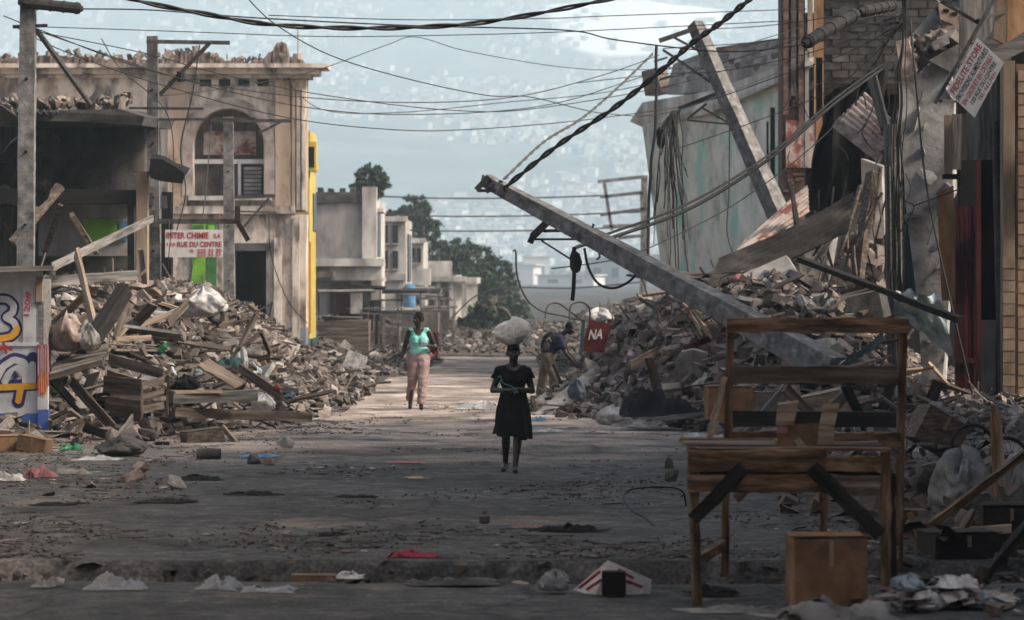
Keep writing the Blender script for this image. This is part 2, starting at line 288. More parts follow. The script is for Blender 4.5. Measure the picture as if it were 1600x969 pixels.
def hz(x, y):
    h = max(heapL(x, y), heapR(x, y))
    far = .16 * sst((y - 84) / 14) * (sst((-x - 1.6) / 1.6) + sst((x - .3) / 1.5)) * (.6 + .5 * mn.noise(Vector((x * .5, y * .15, 1))))
    h = max(h, far, .18 * sst((y - 100) / 60) * (.75 + .5 * mn.noise(Vector((x * .4, y * .12, 6)))))
    if h > .01: h += (.13 * mn.noise(Vector((x * 1.1, y * .8, 9))) + .07 * mn.noise(Vector((x * 3, y * 2, 5)))) * sst(h / .6)
    return h
xs = np.concatenate([[-2300, -900, -300, -90, -35, -18], np.linspace(-12, 12, 161), [18, 35, 90, 300, 900, 2300]])
ys = np.concatenate([[-40, -10, 5, 15, 22], np.linspace(24, 29.2, 22), np.linspace(29.3, 31.9, 40), np.linspace(32.1, 75, 170), np.linspace(76, 130, 60), [150, 180, 240, 400, 800, 1400, 1800, 4700]])
mb = MB(); vs = []
for y in ys:
    for x in xs: vs.append((x, y, g0(x, y) if -13 < x < 13 and 20 < y < 131 else 0))
nx = len(xs); fs = [(j * nx + i, j * nx + i + 1, (j + 1) * nx + i + 1, (j + 1) * nx + i) for j in range(len(ys) - 1) for i in range(nx - 1)]
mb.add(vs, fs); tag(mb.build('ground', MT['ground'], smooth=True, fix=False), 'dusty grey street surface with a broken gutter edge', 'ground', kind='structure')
# hillside
def hill_z(x, y):
    t = max(0.0, (y - 2150) / 2350)
    return 400 * t ** 1.0 + t * (95 * fbm((x * .0011, y * .0011, 3), 5) + 22 * mn.noise(Vector((x * .006, y * .006, 1)))) - 2
mb = MB(); mb.grid(lambda u, v: ((u - .5) * 2600, 1350 + v * 3300, hill_z((u - .5) * 2600, 1350 + v * 3300) - (0 if v > 0 else 2)), 120, 150)
o = tag(mb.build('hillside', MT['hillside'], smooth=True, fix=False), 'hazy hillside crowded with small pale houses', 'hill', kind='structure')
# the pale patch high on the slope is part of the hillside material: a patch with a shape of its own
n = MT['hillside'].node_tree; b = n.nodes['Principled BSDF']; src = b.inputs['Base Color'].links[0].from_socket
geo = n.nodes.new('ShaderNodeNewGeometry'); vm = n.nodes.new('ShaderNodeVectorMath'); vm.operation = 'DISTANCE'
nz = n.nodes.new('ShaderNodeTexNoise'); nz.inputs['Scale'].default_value = .012; n.links.new(geo.outputs['Position'], nz.inputs['Vector'])
va = n.nodes.new('ShaderNodeVectorMath'); va.operation = 'MULTIPLY_ADD'; va.inputs[1].default_value = (120, 120, 90); n.links.new(nz.outputs['Color'], va.inputs[0]); n.links.new(geo.outputs['Position'], va.inputs[2])
qs = n.nodes.new('ShaderNodeVectorMath'); qs.operation = 'MULTIPLY'; qs.inputs[1].default_value = (1, .16, 1); n.links.new(va.outputs[0], qs.inputs[0])
n.links.new(qs.outputs[0], vm.inputs[0]); QX, QY = (985 - 800) / F * 3600, 3600
vm.inputs[1].default_value = (QX + 60, (QY + 60) * .16, hill_z(QX, QY) + 45)
mrq = n.nodes.new('ShaderNodeMapRange'); mrq.inputs[1].default_value = 92; mrq.inputs[2].default_value = 70; n.links.new(vm.outputs['Value'], mrq.inputs[0])
mq = n.nodes.new('ShaderNodeMix'); mq.data_type = 'RGBA'; n.links.new(mrq.outputs[0], mq.inputs[0]); n.links.new(src, mq.inputs[6]); mq.inputs[7].default_value = (.86, .84, .80, 1); n.links.new(mq.outputs[2], b.inputs['Base Color'])
# houses on the slope: those that show largest stand alone, the rest are one mass
r2 = random.Random(21)
def house_mb(mb, x, y, z, w, d, h, a, t):
    rot = Matrix.Rotation(a, 3, 'Z'); h *= .8; mb.box((x, y, z + h / 2 - 1.5), (w, d, h + 3), rot, t=t); mb.box((x, y, z + h + .2), (w * 1.08, d * 1.08, .4), rot, t=t * .7)
    if len(mb.v) > 4000: return
    mb.box(Vector((x, y, z + h * .5)) + rot @ Vector((w * .2, -d / 2, 0)), (w * .18, .3, h * .35), rot, t=.02); mb.box(Vector((x, y, z + h * .5)) + rot @ Vector((-w * .22, -d / 2, 0)), (w * .18, .3, h * .35), rot, t=.02)
protos = []
for k in range(8):
    mb = MB(); wd = 5 + k % 4 * 1.5; house_mb(mb, 0, 0, 0, wd, 8, 4 + 2.5 * (k % 3), 0, .35 + .09 * k); protos.append(mb.mesh('hill_house', MT['house_far'], (0, 0, 0)))
spots = []
while len(spots) < 13000:
    y = 2200 + 2300 * r2.random(); x = r2.uniform(-.145, .145) * y
    d = fbm((x * .006, y * .004, 8), 4)
    if d + r2.uniform(-.30, .30) < .06: continue
    spots.append((x, y))
spots.sort(key=lambda s: s[1])
rest = MB(); nsolo = 0
for x, y in spots:
    inview = abs(x / y * F) < 420 and x / y * F > -330
    z = hill_z(x, y)
    if inview and nsolo < 260 and y > 2190:
        nsolo += 1
        tag(link('hill_house', protos[r2.randrange(8)], Matrix.LocRotScale(Vector((x, y, z)), Euler((0, 0, r2.uniform(-.6, .6))), Vector((r2.uniform(.7, 1.3), .8, r2.uniform(.5, .9))))), 'tiny pale flat-roofed house on the hazy hillside', 'house', 'houses scattered over the hazy hillside')
    else: house_mb(rest, x, y, z, r2.uniform(4, 9), 7, r2.uniform(2.5, 6), r2.uniform(-.6, .6), r2.random())
tag(rest.build('hillside_town', MT['house_far'], fix=False), 'mass of tiny pale houses covering the distant hillside', 'town', kind='stuff')
# low roofs of the town between the street and the hill
for k in range(64):
    y = r2.uniform(800, 2000); x = r2.uniform(-.055, .05) * y
    tag(link('town_house', protos[r2.randrange(8)], Matrix.LocRotScale(Vector((x, y, 0)), Euler((0, 0, r2.uniform(-.4, .4))), Vector((r2.uniform(1, 2.2), 1, r2.uniform(.6, 1.1))))), 'low hazy house in the flat town beyond the end of the street', 'house', 'low houses of the flat town')
# air
mb = MB(); mb.aabb(-2400, 2400, -60, 4800, -4.5, 620); hzo = mb.build('haze', bpy.data.materials.new('haze')); tag(hzo, 'pale dusty haze filling the air', 'haze', kind='stuff')
hm = hzo.data.materials[0]; hm.use_nodes = True; n = hm.node_tree; n.nodes.remove(n.nodes['Principled BSDF'])
pv = n.nodes.new('ShaderNodeVolumePrincipled'); pv.inputs['Color'].default_value = (.72, .895, 1.0, 1); pv.inputs['Density'].default_value = .00047; pv.inputs['Anisotropy'].default_value = 0.0
n.links.new(pv.outputs[0], n.nodes['Material Output'].inputs['Volume'])
# ------------------------------------------------------------------ rubble heaps
CH = []
for k in range(26):
    bm = bmesh.new(); q = random.Random(100 + k); sx, sy, sz = q.uniform(.7, 1.2), q.uniform(.5, 1), q.uniform(.3, .8)
    for i in range(15 if k % 6 else 8):
        p = Vector((q.uniform(-1, 1), q.uniform(-1, 1), q.uniform(-1, 1))); p[i % 3] = math.copysign(q.uniform(.85, 1), p[i % 3]); p *= q.uniform(.8, 1)
        if k % 6 == 0: p = Vector((math.copysign(1, (i & 1) - .5), math.copysign(1, (i & 2) - 1), math.copysign(1, (i & 4) - 2))) * q.uniform(.75, 1)
        bm.verts.new((p.x * sx * .5, p.y * sy * .5, p.z * sz * .5))
    res = bmesh.ops.convex_hull(bm, input=bm.verts); 
    bmesh.ops.delete(bm, geom=[v for v in bm.verts if not v.link_faces], context='VERTS')
    bm.verts.index_update(); CH.append(([v.co.copy() for v in bm.verts], [[v.index for v in f.verts] for f in bm.faces])); bm.free()
def rrot(q, tilt=1.0): return Euler((q.uniform(-3.1, 3.1) * tilt, q.uniform(-3.1, 3.1) * tilt, q.uniform(-3.1, 3.1))).to_matrix()
def chunk(mb, p, s, q, t, tilt=1.0, flat=1.0):
    vs, fs = CH[q.randrange(len(CH))]; r = rrot(q, tilt); p = Vector(p)
    mb.add([p + r @ Vector((v.x * s, v.y * s, v.z * s * flat)) for v in vs], fs, t=t)
def stick(mb, p, q, t):
    L = q.uniform(.15, .6) if q.random() < .88 else q.uniform(.6, 1.2); d = Vector((q.gauss(0, 1), q.gauss(0, .6), q.gauss(0, .3))).normalized() * L
    mb.beam(Vector(p) - d * .5, Vector(p) + d * .5, q.uniform(.012, .06), q.uniform(.01, .025), q.uniform(0, 3), t=t)
def scrap(mb, p, q, t, s, fl=1.0):
    r = rrot(q, .16 * fl); a, b = s, s * q.uniform(.4, .9); c = q.uniform(.04, .35) * s * fl; p = Vector(p)
    mb.add([p + r @ Vector(v) for v in ((-a / 2, -b / 2, 0), (0, -b / 2, c * q.random()), (a / 2, -b / 2, 0), (a / 2, b / 2, c * q.random()), (0, b / 2, c), (-a / 2, b / 2, c * q.random()))], [(0, 1, 4, 5), (1, 2, 3, 4)], t=t)
def tone(q):
    u = q.random()
    return q.uniform(0, .25) if u < .26 else q.uniform(.25, .6) if u < .62 else q.uniform(.6, .86) if u < .92 else q.uniform(.88, 1)
def heap(name, label, x0, x1, y0, y1, nch, seed, hmin=.03, big=.34, gain=1.0):
    q = random.Random(seed); mb = MB(); nu = int((x1 - x0) / .16); nv = int((y1 - y0) / .22)
    for j in range(nv):
        for i in range(nu):
            X = x0 + (x1 - x0) * i / nu; Y = y0 + (y1 - y0) * j / nv; dx = (x1 - x0) / nu; dy = (y1 - y0) / nv
            if hz(X + dx / 2, Y + dy / 2) < .015: continue
            pp = [(X, Y), (X + dx, Y), (X + dx, Y + dy), (X, Y + dy)]
            mb.add([(a, b, hz(a, b) + .04 * mn.noise(Vector((a * 7, b * 5, 1))) + .01) for a, b in pp], [(0, 1, 2, 3)], t=gain * (.36 + .30 * mn.noise(Vector((X * 1.3, Y * 1.1, 0)))))
    k = 0
    while k < nch:
        x, y = q.uniform(x0, x1), q.uniform(y0, y1); h = hz(x, y)
        if h < hmin and q.random() > .10: continue
        if h < hmin and abs(min(heapL(x, y + 1.5), 1) + min(heapR(x, y + 1.5), 1)) < .02: continue
        k += 1; s = .03 + (big - .03) * q.random() ** 3.4; u = q.random(); g = g0(x, y) if h < .02 else h
        tt = min(1, tone(q) * gain * (.85 + .6 * mn.noise(Vector((x * .8, y * .5, 3)))))
        if u < .83: chunk(mb, (x, y, g + s * .18), s, q, tt)
        elif u < .91: stick(mb, (x, y, g + .08), q, tone(q) * .8)
        else: scrap(mb, (x, y, g + .05), q, q.uniform(.5, 1), q.uniform(.08, .3))
    return tag(mb.build(name, MT['rubble'], fix=False), label, 'rubble', kind='stuff')
heap('rubble_heap', 'tall heap of broken concrete, planks and trash beside the painted kiosk', -9, -2.2, 51, 80, 17000, 1, big=.34, gain=1.1)
heap('rubble_heap', 'grey heap of smashed concrete blocks and trash under the fallen concrete pole', -.1, 9.5, 53, 86, 25000, 2, big=.34, gain=1.3)
heap('rubble_heap', 'low dark rubble along the far end of the street', -7, 6, 84, 175, 13000, 3, .02, .26, .5)
# ------------------------------------------------------------------ building helpers
def fbox(mb, x0, y0, x1, y1, Y, d, m=0, t=.5, jit=0):
    """box whose front face fills the photo rectangle (x0,y0)-(x1,y1) at distance Y, d metres deep (behind the face)"""
    a = P(x0, y1, Y); b = P(x1, y0, Y)
    return mb.aabb(a.x, b.x, Y, Y + d, a.z, b.z, m, t, jit)
def fpart(name, mat, parent, x0, y0, x1, y1, Y, d, jit=0):
    mb = MB(); fbox(mb, x0, y0, x1, y1, Y, d, jit=jit); return mb.build(name, mat, parent)
def side_box(x, w, Y0, Y1, z0, z1, jit=0):
    return MB().aabb(x - w, x, Y0, Y1, z0, z1, jit=jit)
TXT = {}
def text_part(txt, org, xd, ud, width, height, mat, parent, name='lettering', lift=.004, shear=0.0, bold=0.0, sp=1.0):
    cu = bpy.data.curves.new('t', 'FONT'); cu.body = txt; cu.size = 1; cu.shear = shear; cu.offset = bold; cu.space_character = sp; cu.resolution_u = 3
    to = bpy.data.objects.new('t', cu); C.objects.link(to)
    dg = bpy.context.evaluated_depsgraph_get(); me = bpy.data.meshes.new_from_object(to.evaluated_get(dg))
    bpy.data.objects.remove(to); bpy.data.curves.remove(cu)
    V = np.array([v.co for v in me.vertices]); lo = V.min(0); hi = V.max(0); sx = width / (hi[0] - lo[0]); sy = height / (hi[1] - lo[1])
    xd = Vector(xd).normalized(); ud = Vector(ud).normalized(); nd = xd.cross(ud)
    mb = MB(); mb.add([Vector(org) + xd * ((v[0] - lo[0]) * sx) + ud * ((v[1] - lo[1]) * sy) + nd * lift for v in V], [list(p.vertices) for p in me.polygons])
    bpy.data.meshes.remove(me)
    return mb.build(name, mat, parent, fix=False)
def ribbon(pts, w, org, xd, ud, lift, mat, parent, name):
    """painted stroke: flat ribbon with round joints along 2-D points"""
    xd = Vector(xd); ud = Vector(ud); nd = xd.cross(ud); mb = MB(); org = Vector(org); k = 0
    dense = []
    for a, b in zip(pts[:-1], pts[1:]):
        ns_ = max(3, int(math.hypot(b[0] - a[0], b[1] - a[1]) / (w * .16)))
        for i in range(ns_): dense.append((a[0] + (b[0] - a[0]) * i / ns_, a[1] + (b[1] - a[1]) * i / ns_))
    dense.append(pts[-1])
    for _ in range(3): dense = [dense[0]] + [((a[0] + b[0] * 2 + c[0]) / 4, (a[1] + b[1] * 2 + c[1]) / 4) for a, b, c in zip(dense[:-2], dense[1:-1], dense[2:])] + [dense[-1]]
    for i, (x, y) in enumerate(dense):
        p = org + xd * x + ud * y + nd * (lift + .00001 * i)
        mb.add([p + xd * (w / 2 * math.cos(j * math.pi / 6)) + ud * (w / 2 * math.sin(j * math.pi / 6)) for j in range(12)], [tuple(range(12))])
    return mb.build(name, mat, parent, fix=False)
def window_hole(mb, x0, y0, x1, y1, Y, d): return fbox(mb, x0, y0, x1, y1, Y, d)
def edge_rubble(name, mat, parent, pts, n, s, seed, up=.6):
    q = random.Random(seed); mb = MB()
    for i in range(n):
        k = q.uniform(0, len(pts) - 1.001); a = Vector(pts[int(k)]); b = Vector(pts[int(k) + 1]); p = a.lerp(b, k % 1)
        chunk(mb, p + Vector((0, q.uniform(-.3, .3), q.random() ** 2 * up)), s * (.3 + q.random()), q, q.uniform(.3, .8))
    o = mb.build(name, mat, parent, fix=False); o['kind'] = 'stuff'; return o

def spline(pts, n=10):
    pts = [Vector(p) for p in pts]; out = []
    for i in range(len(pts) - 1):
        p0 = pts[max(i - 1, 0)]; p1 = pts[i]; p2 = pts[i + 1]; p3 = pts[min(i + 2, len(pts) - 1)]
        for k in range(n):
            t = k / n; out.append(.5 * ((2 * p1) + (p2 - p0) * t + (2 * p0 - 5 * p1 + 4 * p2 - p3) * t * t + (3 * p1 - p0 - 3 * p2 + p3) * t ** 3))
    out.append(pts[-1]); return out
def cable(pts, Y0, Y1, r, label, mat='cable', twist=False, name='overhead_cable', group=None, par=None, wob=0):
    N = len(pts); p3 = spline([P(x, y, Y0 + (Y1 - Y0) * i / (N - 1)) for i, (x, y) in enumerate(pts)], 16 if twist else 10); mb = MB()
    if wob: p3 = [p + Vector((mn.noise(p * 2), mn.noise(p * 2 + Vector((5, 5, 5))), mn.noise(p * 2 + Vector((9, 1, 2))))) * wob for p in p3]
    if twist:
        d2 = []; L = 0
        dense = spline(p3[::3] + [p3[-1]], 6)
        for s_ in (0, math.pi):
            L = 0; o_ = []
            for i, p in enumerate(dense):
                if i: L += (p - dense[i - 1]).length
                d = (dense[min(i + 1, len(dense) - 1)] - dense[max(0, i - 1)]).normalized(); y = d.cross(Z).normalized(); z = d.cross(y); a = L * 5.5 + s_
                o_.append(p + (y * math.cos(a) + z * math.sin(a)) * r * .8)
            mb.tube(o_, r * .8, 5)
    else: mb.tube(p3, r, 5)
    o = mb.build(name, MT[mat], par, smooth=True, fix=False)
    if par is None: tag(o, label, 'cable', group)
    return o
# ------------------------------------------------------------------ arched building (left)
AY = 94.0
b = thing('arched_building', 'stained cream two-storey building with one tall arched window and broken parapet', 'building', P(300, 580, AY))
mb = MB(); dep = .6
cx, hw, spr, apex, sill, topw = 357, 55, 226, 170, 306, 118
L_, R_ = -60, 455
fbox(mb, L_, topw, cx - hw, 330, AY, dep); fbox(mb, cx + hw, topw, R_, 330, AY, dep)
N = 16; arc = [(cx - hw * math.cos(math.pi * i / N), spr - (spr - apex) * math.sin(math.pi * i / N)) for i in range(N + 1)]
for (xa, ya), (xb, yb) in zip(arc[:-1], arc[1:]):
    mb.prism([P(xa, ya, AY), P(xb, yb, AY), P(xb, topw, AY), P(xa, topw, AY)], (0, dep, 0))
fbox(mb, cx - hw, sill, cx + hw, 330, AY, dep)
mb.build('upper_wall', MT['plaster'], b)
mb = MB(); a2 = [(cx - (hw + 17) * math.cos(math.pi * i / N), spr - (spr - apex + 18) * math.sin(math.pi * i / N)) for i in range(N + 1)]
a1 = [(cx - (hw + 1) * math.cos(math.pi * i / N), spr - (spr - apex + 1) * math.sin(math.pi * i / N)) for i in range(N + 1)]
for k in range(N): mb.prism([P(*a1[k], AY - .12), P(*a1[k + 1], AY - .12), P(*a2[k + 1], AY - .12), P(*a2[k], AY - .12)], (0, .3, 0))
fbox(mb, cx - hw - 17, spr, cx - hw - 1, sill, AY - .12, .3); fbox(mb, cx + hw + 1, spr, cx + hw + 17, sill, AY - .12, .3)
mb.build('arch_moulding', MT['arch_grey'], b)
w_ = MB(); w_.prism([P(x, y, AY + .45) for x, y in arc] + [P(cx + hw, 252, AY + .45), P(cx - hw, 252, AY + .45)], (0, .05, 0)); win = w_.build('arched_window', MT['rust'], b)
fpart('transom', MT['white_paint'], win, cx - hw, 249, cx + hw, 256, AY + .36, .12); fpart('mullion', MT['white_paint'], win, 372, 256, 376, sill, AY + .36, .12)
fpart('pane', MT['rust'], win, cx - hw, 256, 371, sill, AY + .46, .04); fpart('pane', MT['glass_dark'], win, 377, 256, cx + hw, sill, AY + .50, .04)
for k in range(7): fpart('slat', MT['plaster_grey'], win, 381, 261 + k * 6.3, 408, 265.5 + k * 6.3, AY + .41, .06)
fpart('pediment_panel', MT['red_peel'], win, 318, 205, 400, 242, AY + .40, .04)
fpart('window_sill', MT['plaster_white'], b, 294, sill, 424, 313, AY - .25, .5)
fpart('string_course', MT['plaster'], b, L_, 322, R_ + 6, 334, AY - .15, .8, .0)
mb = MB(); fbox(mb, 262, 126, 292, 322, AY - .1, .3); mb.build('pilaster', MT['plaster_orange'], b)
mb = MB(); fbox(mb, 430, 126, 452, 322, AY - .1, .3); mb.build('pilaster', MT['plaster_orange'], b)
mb = MB(); xr = P(478, 0, AY).x; fbox(mb, R_, topw, 478, 330, AY + .02, 1.1); mb.build('corner_pier', MT['plaster_orange'], b)
for k, (xa, xb) in enumerate(((456.5, 461), (463, 469), (471.5, 476.5))): fpart('pier_strip', MT[('plaster_orange', 'arch_grey', 'plaster')[k]], b, xa, 128 + 6 * k, xb, 328, AY - .05, .12)
# cornice in three steps, running round the corner
mb = MB()
for (ya, yb, pr) in ((117, 122, .12), (108, 116.5, .32), (101, 107.5, .55)):
    a = P(L_, yb, AY); c = P(478, ya, AY); mb.aabb(a.x, c.x + pr, AY - pr, AY + 1.2, a.z, c.z)
cor = mb.build('cornice', MT['plaster'], b)
for k in range(4): fpart('frieze_slot', MT['void'], b, 312 + k * 30, 124, 330 + k * 30, 135, AY - .004, .02)
mb = MB(); q = random.Random(12)
PX = [-60, 0, 60, 120, 200, 262, 285, 300, 330, 352, 385, 410, 425, 432, 446, 452, 476]; PT = [90, 92, 86, 88, 94, 90, 80, 78, 84, 95, 97, 92, 80, 66, 67, 90, 96]
xx = -60.0; pts = []
while xx < 476: pts.append((xx, interp(xx, PX, PT) + 5.5 * mn.noise(Vector((xx * .13, 0, 0))) + 3 * mn.noise(Vector((xx * .5, 3, 0))))); xx += 3.2
for (xa, ya), (xb, yb) in zip(pts[:-1], pts[1:]):
    d1 = .12 * mn.noise(Vector((xa * .2, 7, 0))); mb.prism([P(xa, 101.4, AY + d1), P(xb, 101.4, AY + d1), P(xb, yb, AY + d1), P(xa, ya, AY + d1)], (0, .7, 0))
mb.build('broken_parapet', MT['chunk_pink'], b)
edge_rubble('parapet_rubble', MT['rubble'], b, [P(-40, 92, AY + .3), P(100, 88, AY + .3), P(210, 92, AY + .3), P(300, 84, AY + .3), P(360, 98, AY + .3), P(470, 95, AY + .3)], 120, .2, 3, .12)
mb = MB(); mb.tube([P(466, 101, AY + .5), P(466, 84, AY + .5)], .13, 8); mb.tube([P(466, 86, AY + .5), P(466, 40, AY + .5)], .022, 5); mb.build('roof_post', MT['plaster_grey'], b)
# ground floor: pier, doorway, wall with green doors
mb = MB(); fbox(mb, 416, 335, 478, 512, AY, 1.1); mb.build('ground_pier', MT['plaster'], b)
mb = MB(); fbox(mb, 416, 512, 478, 586, AY - .02, 1.12); mb.build('painted_base', MT['blue_grey'], b)
mb = MB(); fbox(mb, 428, 372, 440, 586, AY - .14, .14); fbox(mb, 457, 340, 468, 586, AY - .1, .1); mb.build('pilaster', MT['plaster'], b)
mb = MB(); fbox(mb, L_, 335, 366, 586, AY, .5); fbox(mb, 366, 335, 416, 386, AY, .5); mb.build('ground_wall', MT['plaster'], b)
fpart('doorway', MT['void'], b, 366, 386, 416, 586, AY + 1.2, .1); fpart('lintel', MT['dark_concrete'], b, 362, 380, 420, 392, AY - .1, .5)
d = fpart('door', MT['green'], b, 300, 345, 321, 470, AY - .10, .1); fpart('door_panel', MT['green_dark'], d, 303, 352, 318, 400, AY - .13, .03)
d = fpart('door', MT['green_dark'], b, 322, 345, 338, 470, AY - .08, .08); fpart('door_panel', MT['green'], d, 325, 352, 335, 400, AY - .11, .03)
mb = MB(); mb.aabb(P(L_, 0, AY).x, P(440, 0, AY).x, AY + 5.0, AY + 5.5, 0, P(0, 105, AY).z); mb.aabb(P(L_, 0, AY).x, P(L_, 0, AY).x + .4, AY + .6, AY + 5, 0, P(0, 105, AY).z); mb.build('rear_wall', MT['plaster_grey'], b)
mb = MB(); mb.aabb(P(L_, 0, AY).x, P(455, 0, AY).x, AY + .6, AY + 5.0, P(0, 332, AY).z, P(0, 324, AY).z); mb.aabb(P(L_, 0, AY).x, P(455, 0, AY).x, AY + .6, AY + 5.0, P(0, 118, AY).z, P(0, 112, AY).z); mb.build('floor_slab', MT['dark_concrete'], b)

# ------------------------------------------------------------------ yellow house beyond it
YX = P(479, 0, 95.4).x + .03
b = thing('yellow_house', 'narrow bright yellow house front with a boxed sign, beyond the arched building', 'building', (YX - 1, 98, 0))
def sp(name, mat, x0, x1, Y0, Y1, ya, yb, par=b, Yr=95.5):
    mb = MB(); mb.aabb(x0, x1, Y0, Y1, P(0, yb, Yr).z, P(0, ya, Yr).z); return mb.build(name, mat, par)
sp('wall', MT['yellow'], YX - 3, YX + .04, 95.4, 98.5, 252, 585); sp('wall_top', MT['yellow'], YX - .6, YX + .06, 95.3, 98.5, 205, 252); sp('cornice', MT['yellow'], YX - .8, YX + .12, 95.35, 98.5, 250, 262)
sp('boxed_sign', MT['yellow'], YX - .03, YX + .22, 95.25, 95.8, 222, 268); sp('sign_recess', MT['void'], YX + .03, YX + .17, 95.24, 95.4, 230, 262)
sp('pilaster', MT['paint_yellow'], YX - .1, YX + .08, 95.34, 95.8, 378, 520); sp('base', MT['teal_board'], YX - .1, YX + .12, 95.3, 98.5, 530, 586); sp('window', MT['glass_dark'], YX - .02, YX + .065, 97, 98.4, 300, 360)

# ------------------------------------------------------------------ ruined dark house in front (left)
DY = 67.0
b = thing('ruined_house', 'dark gutted two-storey house with a sagging concrete roof slab', 'building', P(110, 640, DY))
mb = MB(); mb.prism([P(-60, 168, DY), P(60, 172, DY), P(190, 168, DY), P(226, 180, DY), P(222, 194, DY), P(120, 192, DY), P(-60, 190, DY)], (0, 6, .15), jit=.03); mb.build('roof_slab', MT['dark_concrete'], b)
edge_rubble('roof_rubble', MT['rubble'], b, [P(0, 168, DY + .4), P(120, 165, DY + .5), P(200, 164, DY + .6)], 110, .22, 8, .14)
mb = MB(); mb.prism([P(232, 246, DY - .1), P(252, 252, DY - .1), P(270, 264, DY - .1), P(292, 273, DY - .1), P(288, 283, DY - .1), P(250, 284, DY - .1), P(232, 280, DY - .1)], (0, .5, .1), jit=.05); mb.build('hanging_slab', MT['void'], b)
def corrug(name, mat, parent, a, bb, c, d, n=10, amp=.025, sag=.0):
    """corrugated sheet over the quad a-b-c-d; ridges run from a-b to d-c"""
    a, bb, c, d = map(Vector, (a, bb, c, d)); nd = (bb - a).cross(d - a).normalized(); mb = MB(); K = n * 6
    for lay in (0, .004):
        mb.grid(lambda u, v: a.lerp(bb, u).lerp(d.lerp(c, u), v) + nd * (amp * math.sin(u * n * 2 * math.pi) + sag * math.sin(v * math.pi) + .03 * mn.noise(Vector((u * 3, v * 3, n))) + lay), K, 6)
    o = mb.build(name, mat, parent, smooth=True, fix=False); return o
corrug('corrugated_roof', MT['rust'], b, P(-30, 152, DY + 2), P(88, 154, DY + 2), P(92, 178, DY - .3), P(-30, 176, DY - .3), 12, .035)
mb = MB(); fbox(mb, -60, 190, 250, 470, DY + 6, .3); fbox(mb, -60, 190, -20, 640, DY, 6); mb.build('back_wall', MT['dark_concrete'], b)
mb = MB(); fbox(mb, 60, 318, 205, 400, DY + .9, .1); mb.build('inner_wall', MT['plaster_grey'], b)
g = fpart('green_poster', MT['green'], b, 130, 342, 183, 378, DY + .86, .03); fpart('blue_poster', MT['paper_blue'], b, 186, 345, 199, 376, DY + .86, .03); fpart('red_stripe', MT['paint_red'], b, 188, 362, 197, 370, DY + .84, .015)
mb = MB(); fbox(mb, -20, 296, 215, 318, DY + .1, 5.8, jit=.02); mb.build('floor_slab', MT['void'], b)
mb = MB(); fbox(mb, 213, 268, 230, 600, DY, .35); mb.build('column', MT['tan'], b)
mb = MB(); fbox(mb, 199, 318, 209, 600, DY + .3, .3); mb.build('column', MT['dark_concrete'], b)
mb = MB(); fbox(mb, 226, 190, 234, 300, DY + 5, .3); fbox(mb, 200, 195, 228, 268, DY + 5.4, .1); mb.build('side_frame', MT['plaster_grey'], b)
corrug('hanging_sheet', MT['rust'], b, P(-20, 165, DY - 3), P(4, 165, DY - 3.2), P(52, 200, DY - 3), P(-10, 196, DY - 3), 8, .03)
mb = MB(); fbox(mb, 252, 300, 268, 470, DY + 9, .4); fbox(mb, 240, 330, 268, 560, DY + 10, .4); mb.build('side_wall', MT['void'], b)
# hanging torn ceiling over the near left
q = random.Random(4); mb = MB()
mb.grid(lambda u, v: P(-40 + 135 * u - 20 * v, 235 + 70 * v + 14 * math.sin(u * 9) * v - 40 * u * (1 - v) * .4, DY - 2.5 + 1.2 * v) + Vector((0, .3 * mn.noise(Vector((u * 4, v * 4, 1))), .25 * mn.noise(Vector((u * 5, v * 5, 6))))), 18, 10)
one(mb, 'torn_tarpaulin', MT['cloth_dark'], 'torn dark tarpaulin sagging in front of the gutted house', 'tarpaulin')
for k, (xa, ya, xb, yb, wd) in enumerate([(20, 380, 95, 290, .16), (60, 330, 30, 420, .12), (112, 335, 150, 395, .14), (95, 320, 70, 395, .1), (0, 300, 60, 345, .12), (5, 345, 45, 425, .1), (150, 300, 105, 350, .08), (-5, 270, 40, 300, .14)]):
    mb = MB(); mb.beam(P(xa, ya, DY - 1 + k * .3), P(xb, yb, DY - .5 + k * .3), wd, wd * .6, q.uniform(0, 2), jit=.01); o = mb.build('broken_beam', MT['wood'], b)

# ------------------------------------------------------------------ far left row
def simple_house(name, label, x0, xs_, y0, Y, deep, wallm, sidem, ground, extra=None):
    """camera-facing wall x0..xs_ from row y0 to the ground, its street side runs deep metres back"""
    b = thing(name, label, 'building', P((x0 + xs_) / 2, HZ + H * F / Y, Y)); yb = HZ + H * F / Y
    fpart('front_wall', wallm, b, x0, y0, xs_ - 1, yb, Y, .4)
    xr = P(xs_, 0, Y).x; mb = MB(); mb.aabb(xr - .45, xr, Y + .004, Y + deep, 0, P(0, y0, Y).z); mb.build('street_wall', sidem, b)
    mb = MB(); mb.aabb(P(x0, 0, Y).x, xr - .45, Y + .4, Y + deep, P(0, y0, Y).z - .4, P(0, y0, Y).z - .1); mb.build('roof', MT['dark_concrete'], b)
    return b, xr
Y = 130
b, xr = simple_house('block_house', 'grey block house with a pale corner pier and red shutter, past the yellow house', 470, 586, 312, Y, 10, MT['plaster_grey'], MT['plaster_white'], 0)
fpart('parapet', MT['dark_concrete'], b, 470, 300, 566, 318, Y - .15, .8, .03); fpart('corner_pier', MT['plaster_white'], b, 566, 292, 588, 408, Y - .2, .9)
fpart('balcony_ledge', MT['plaster_white'], b, 490, 404, 600, 416, Y - 1.2, 1.2); fpart('balcony_wall', MT['plaster_white'], b, 500, 416, 596, 438, Y - 1.0, .2)
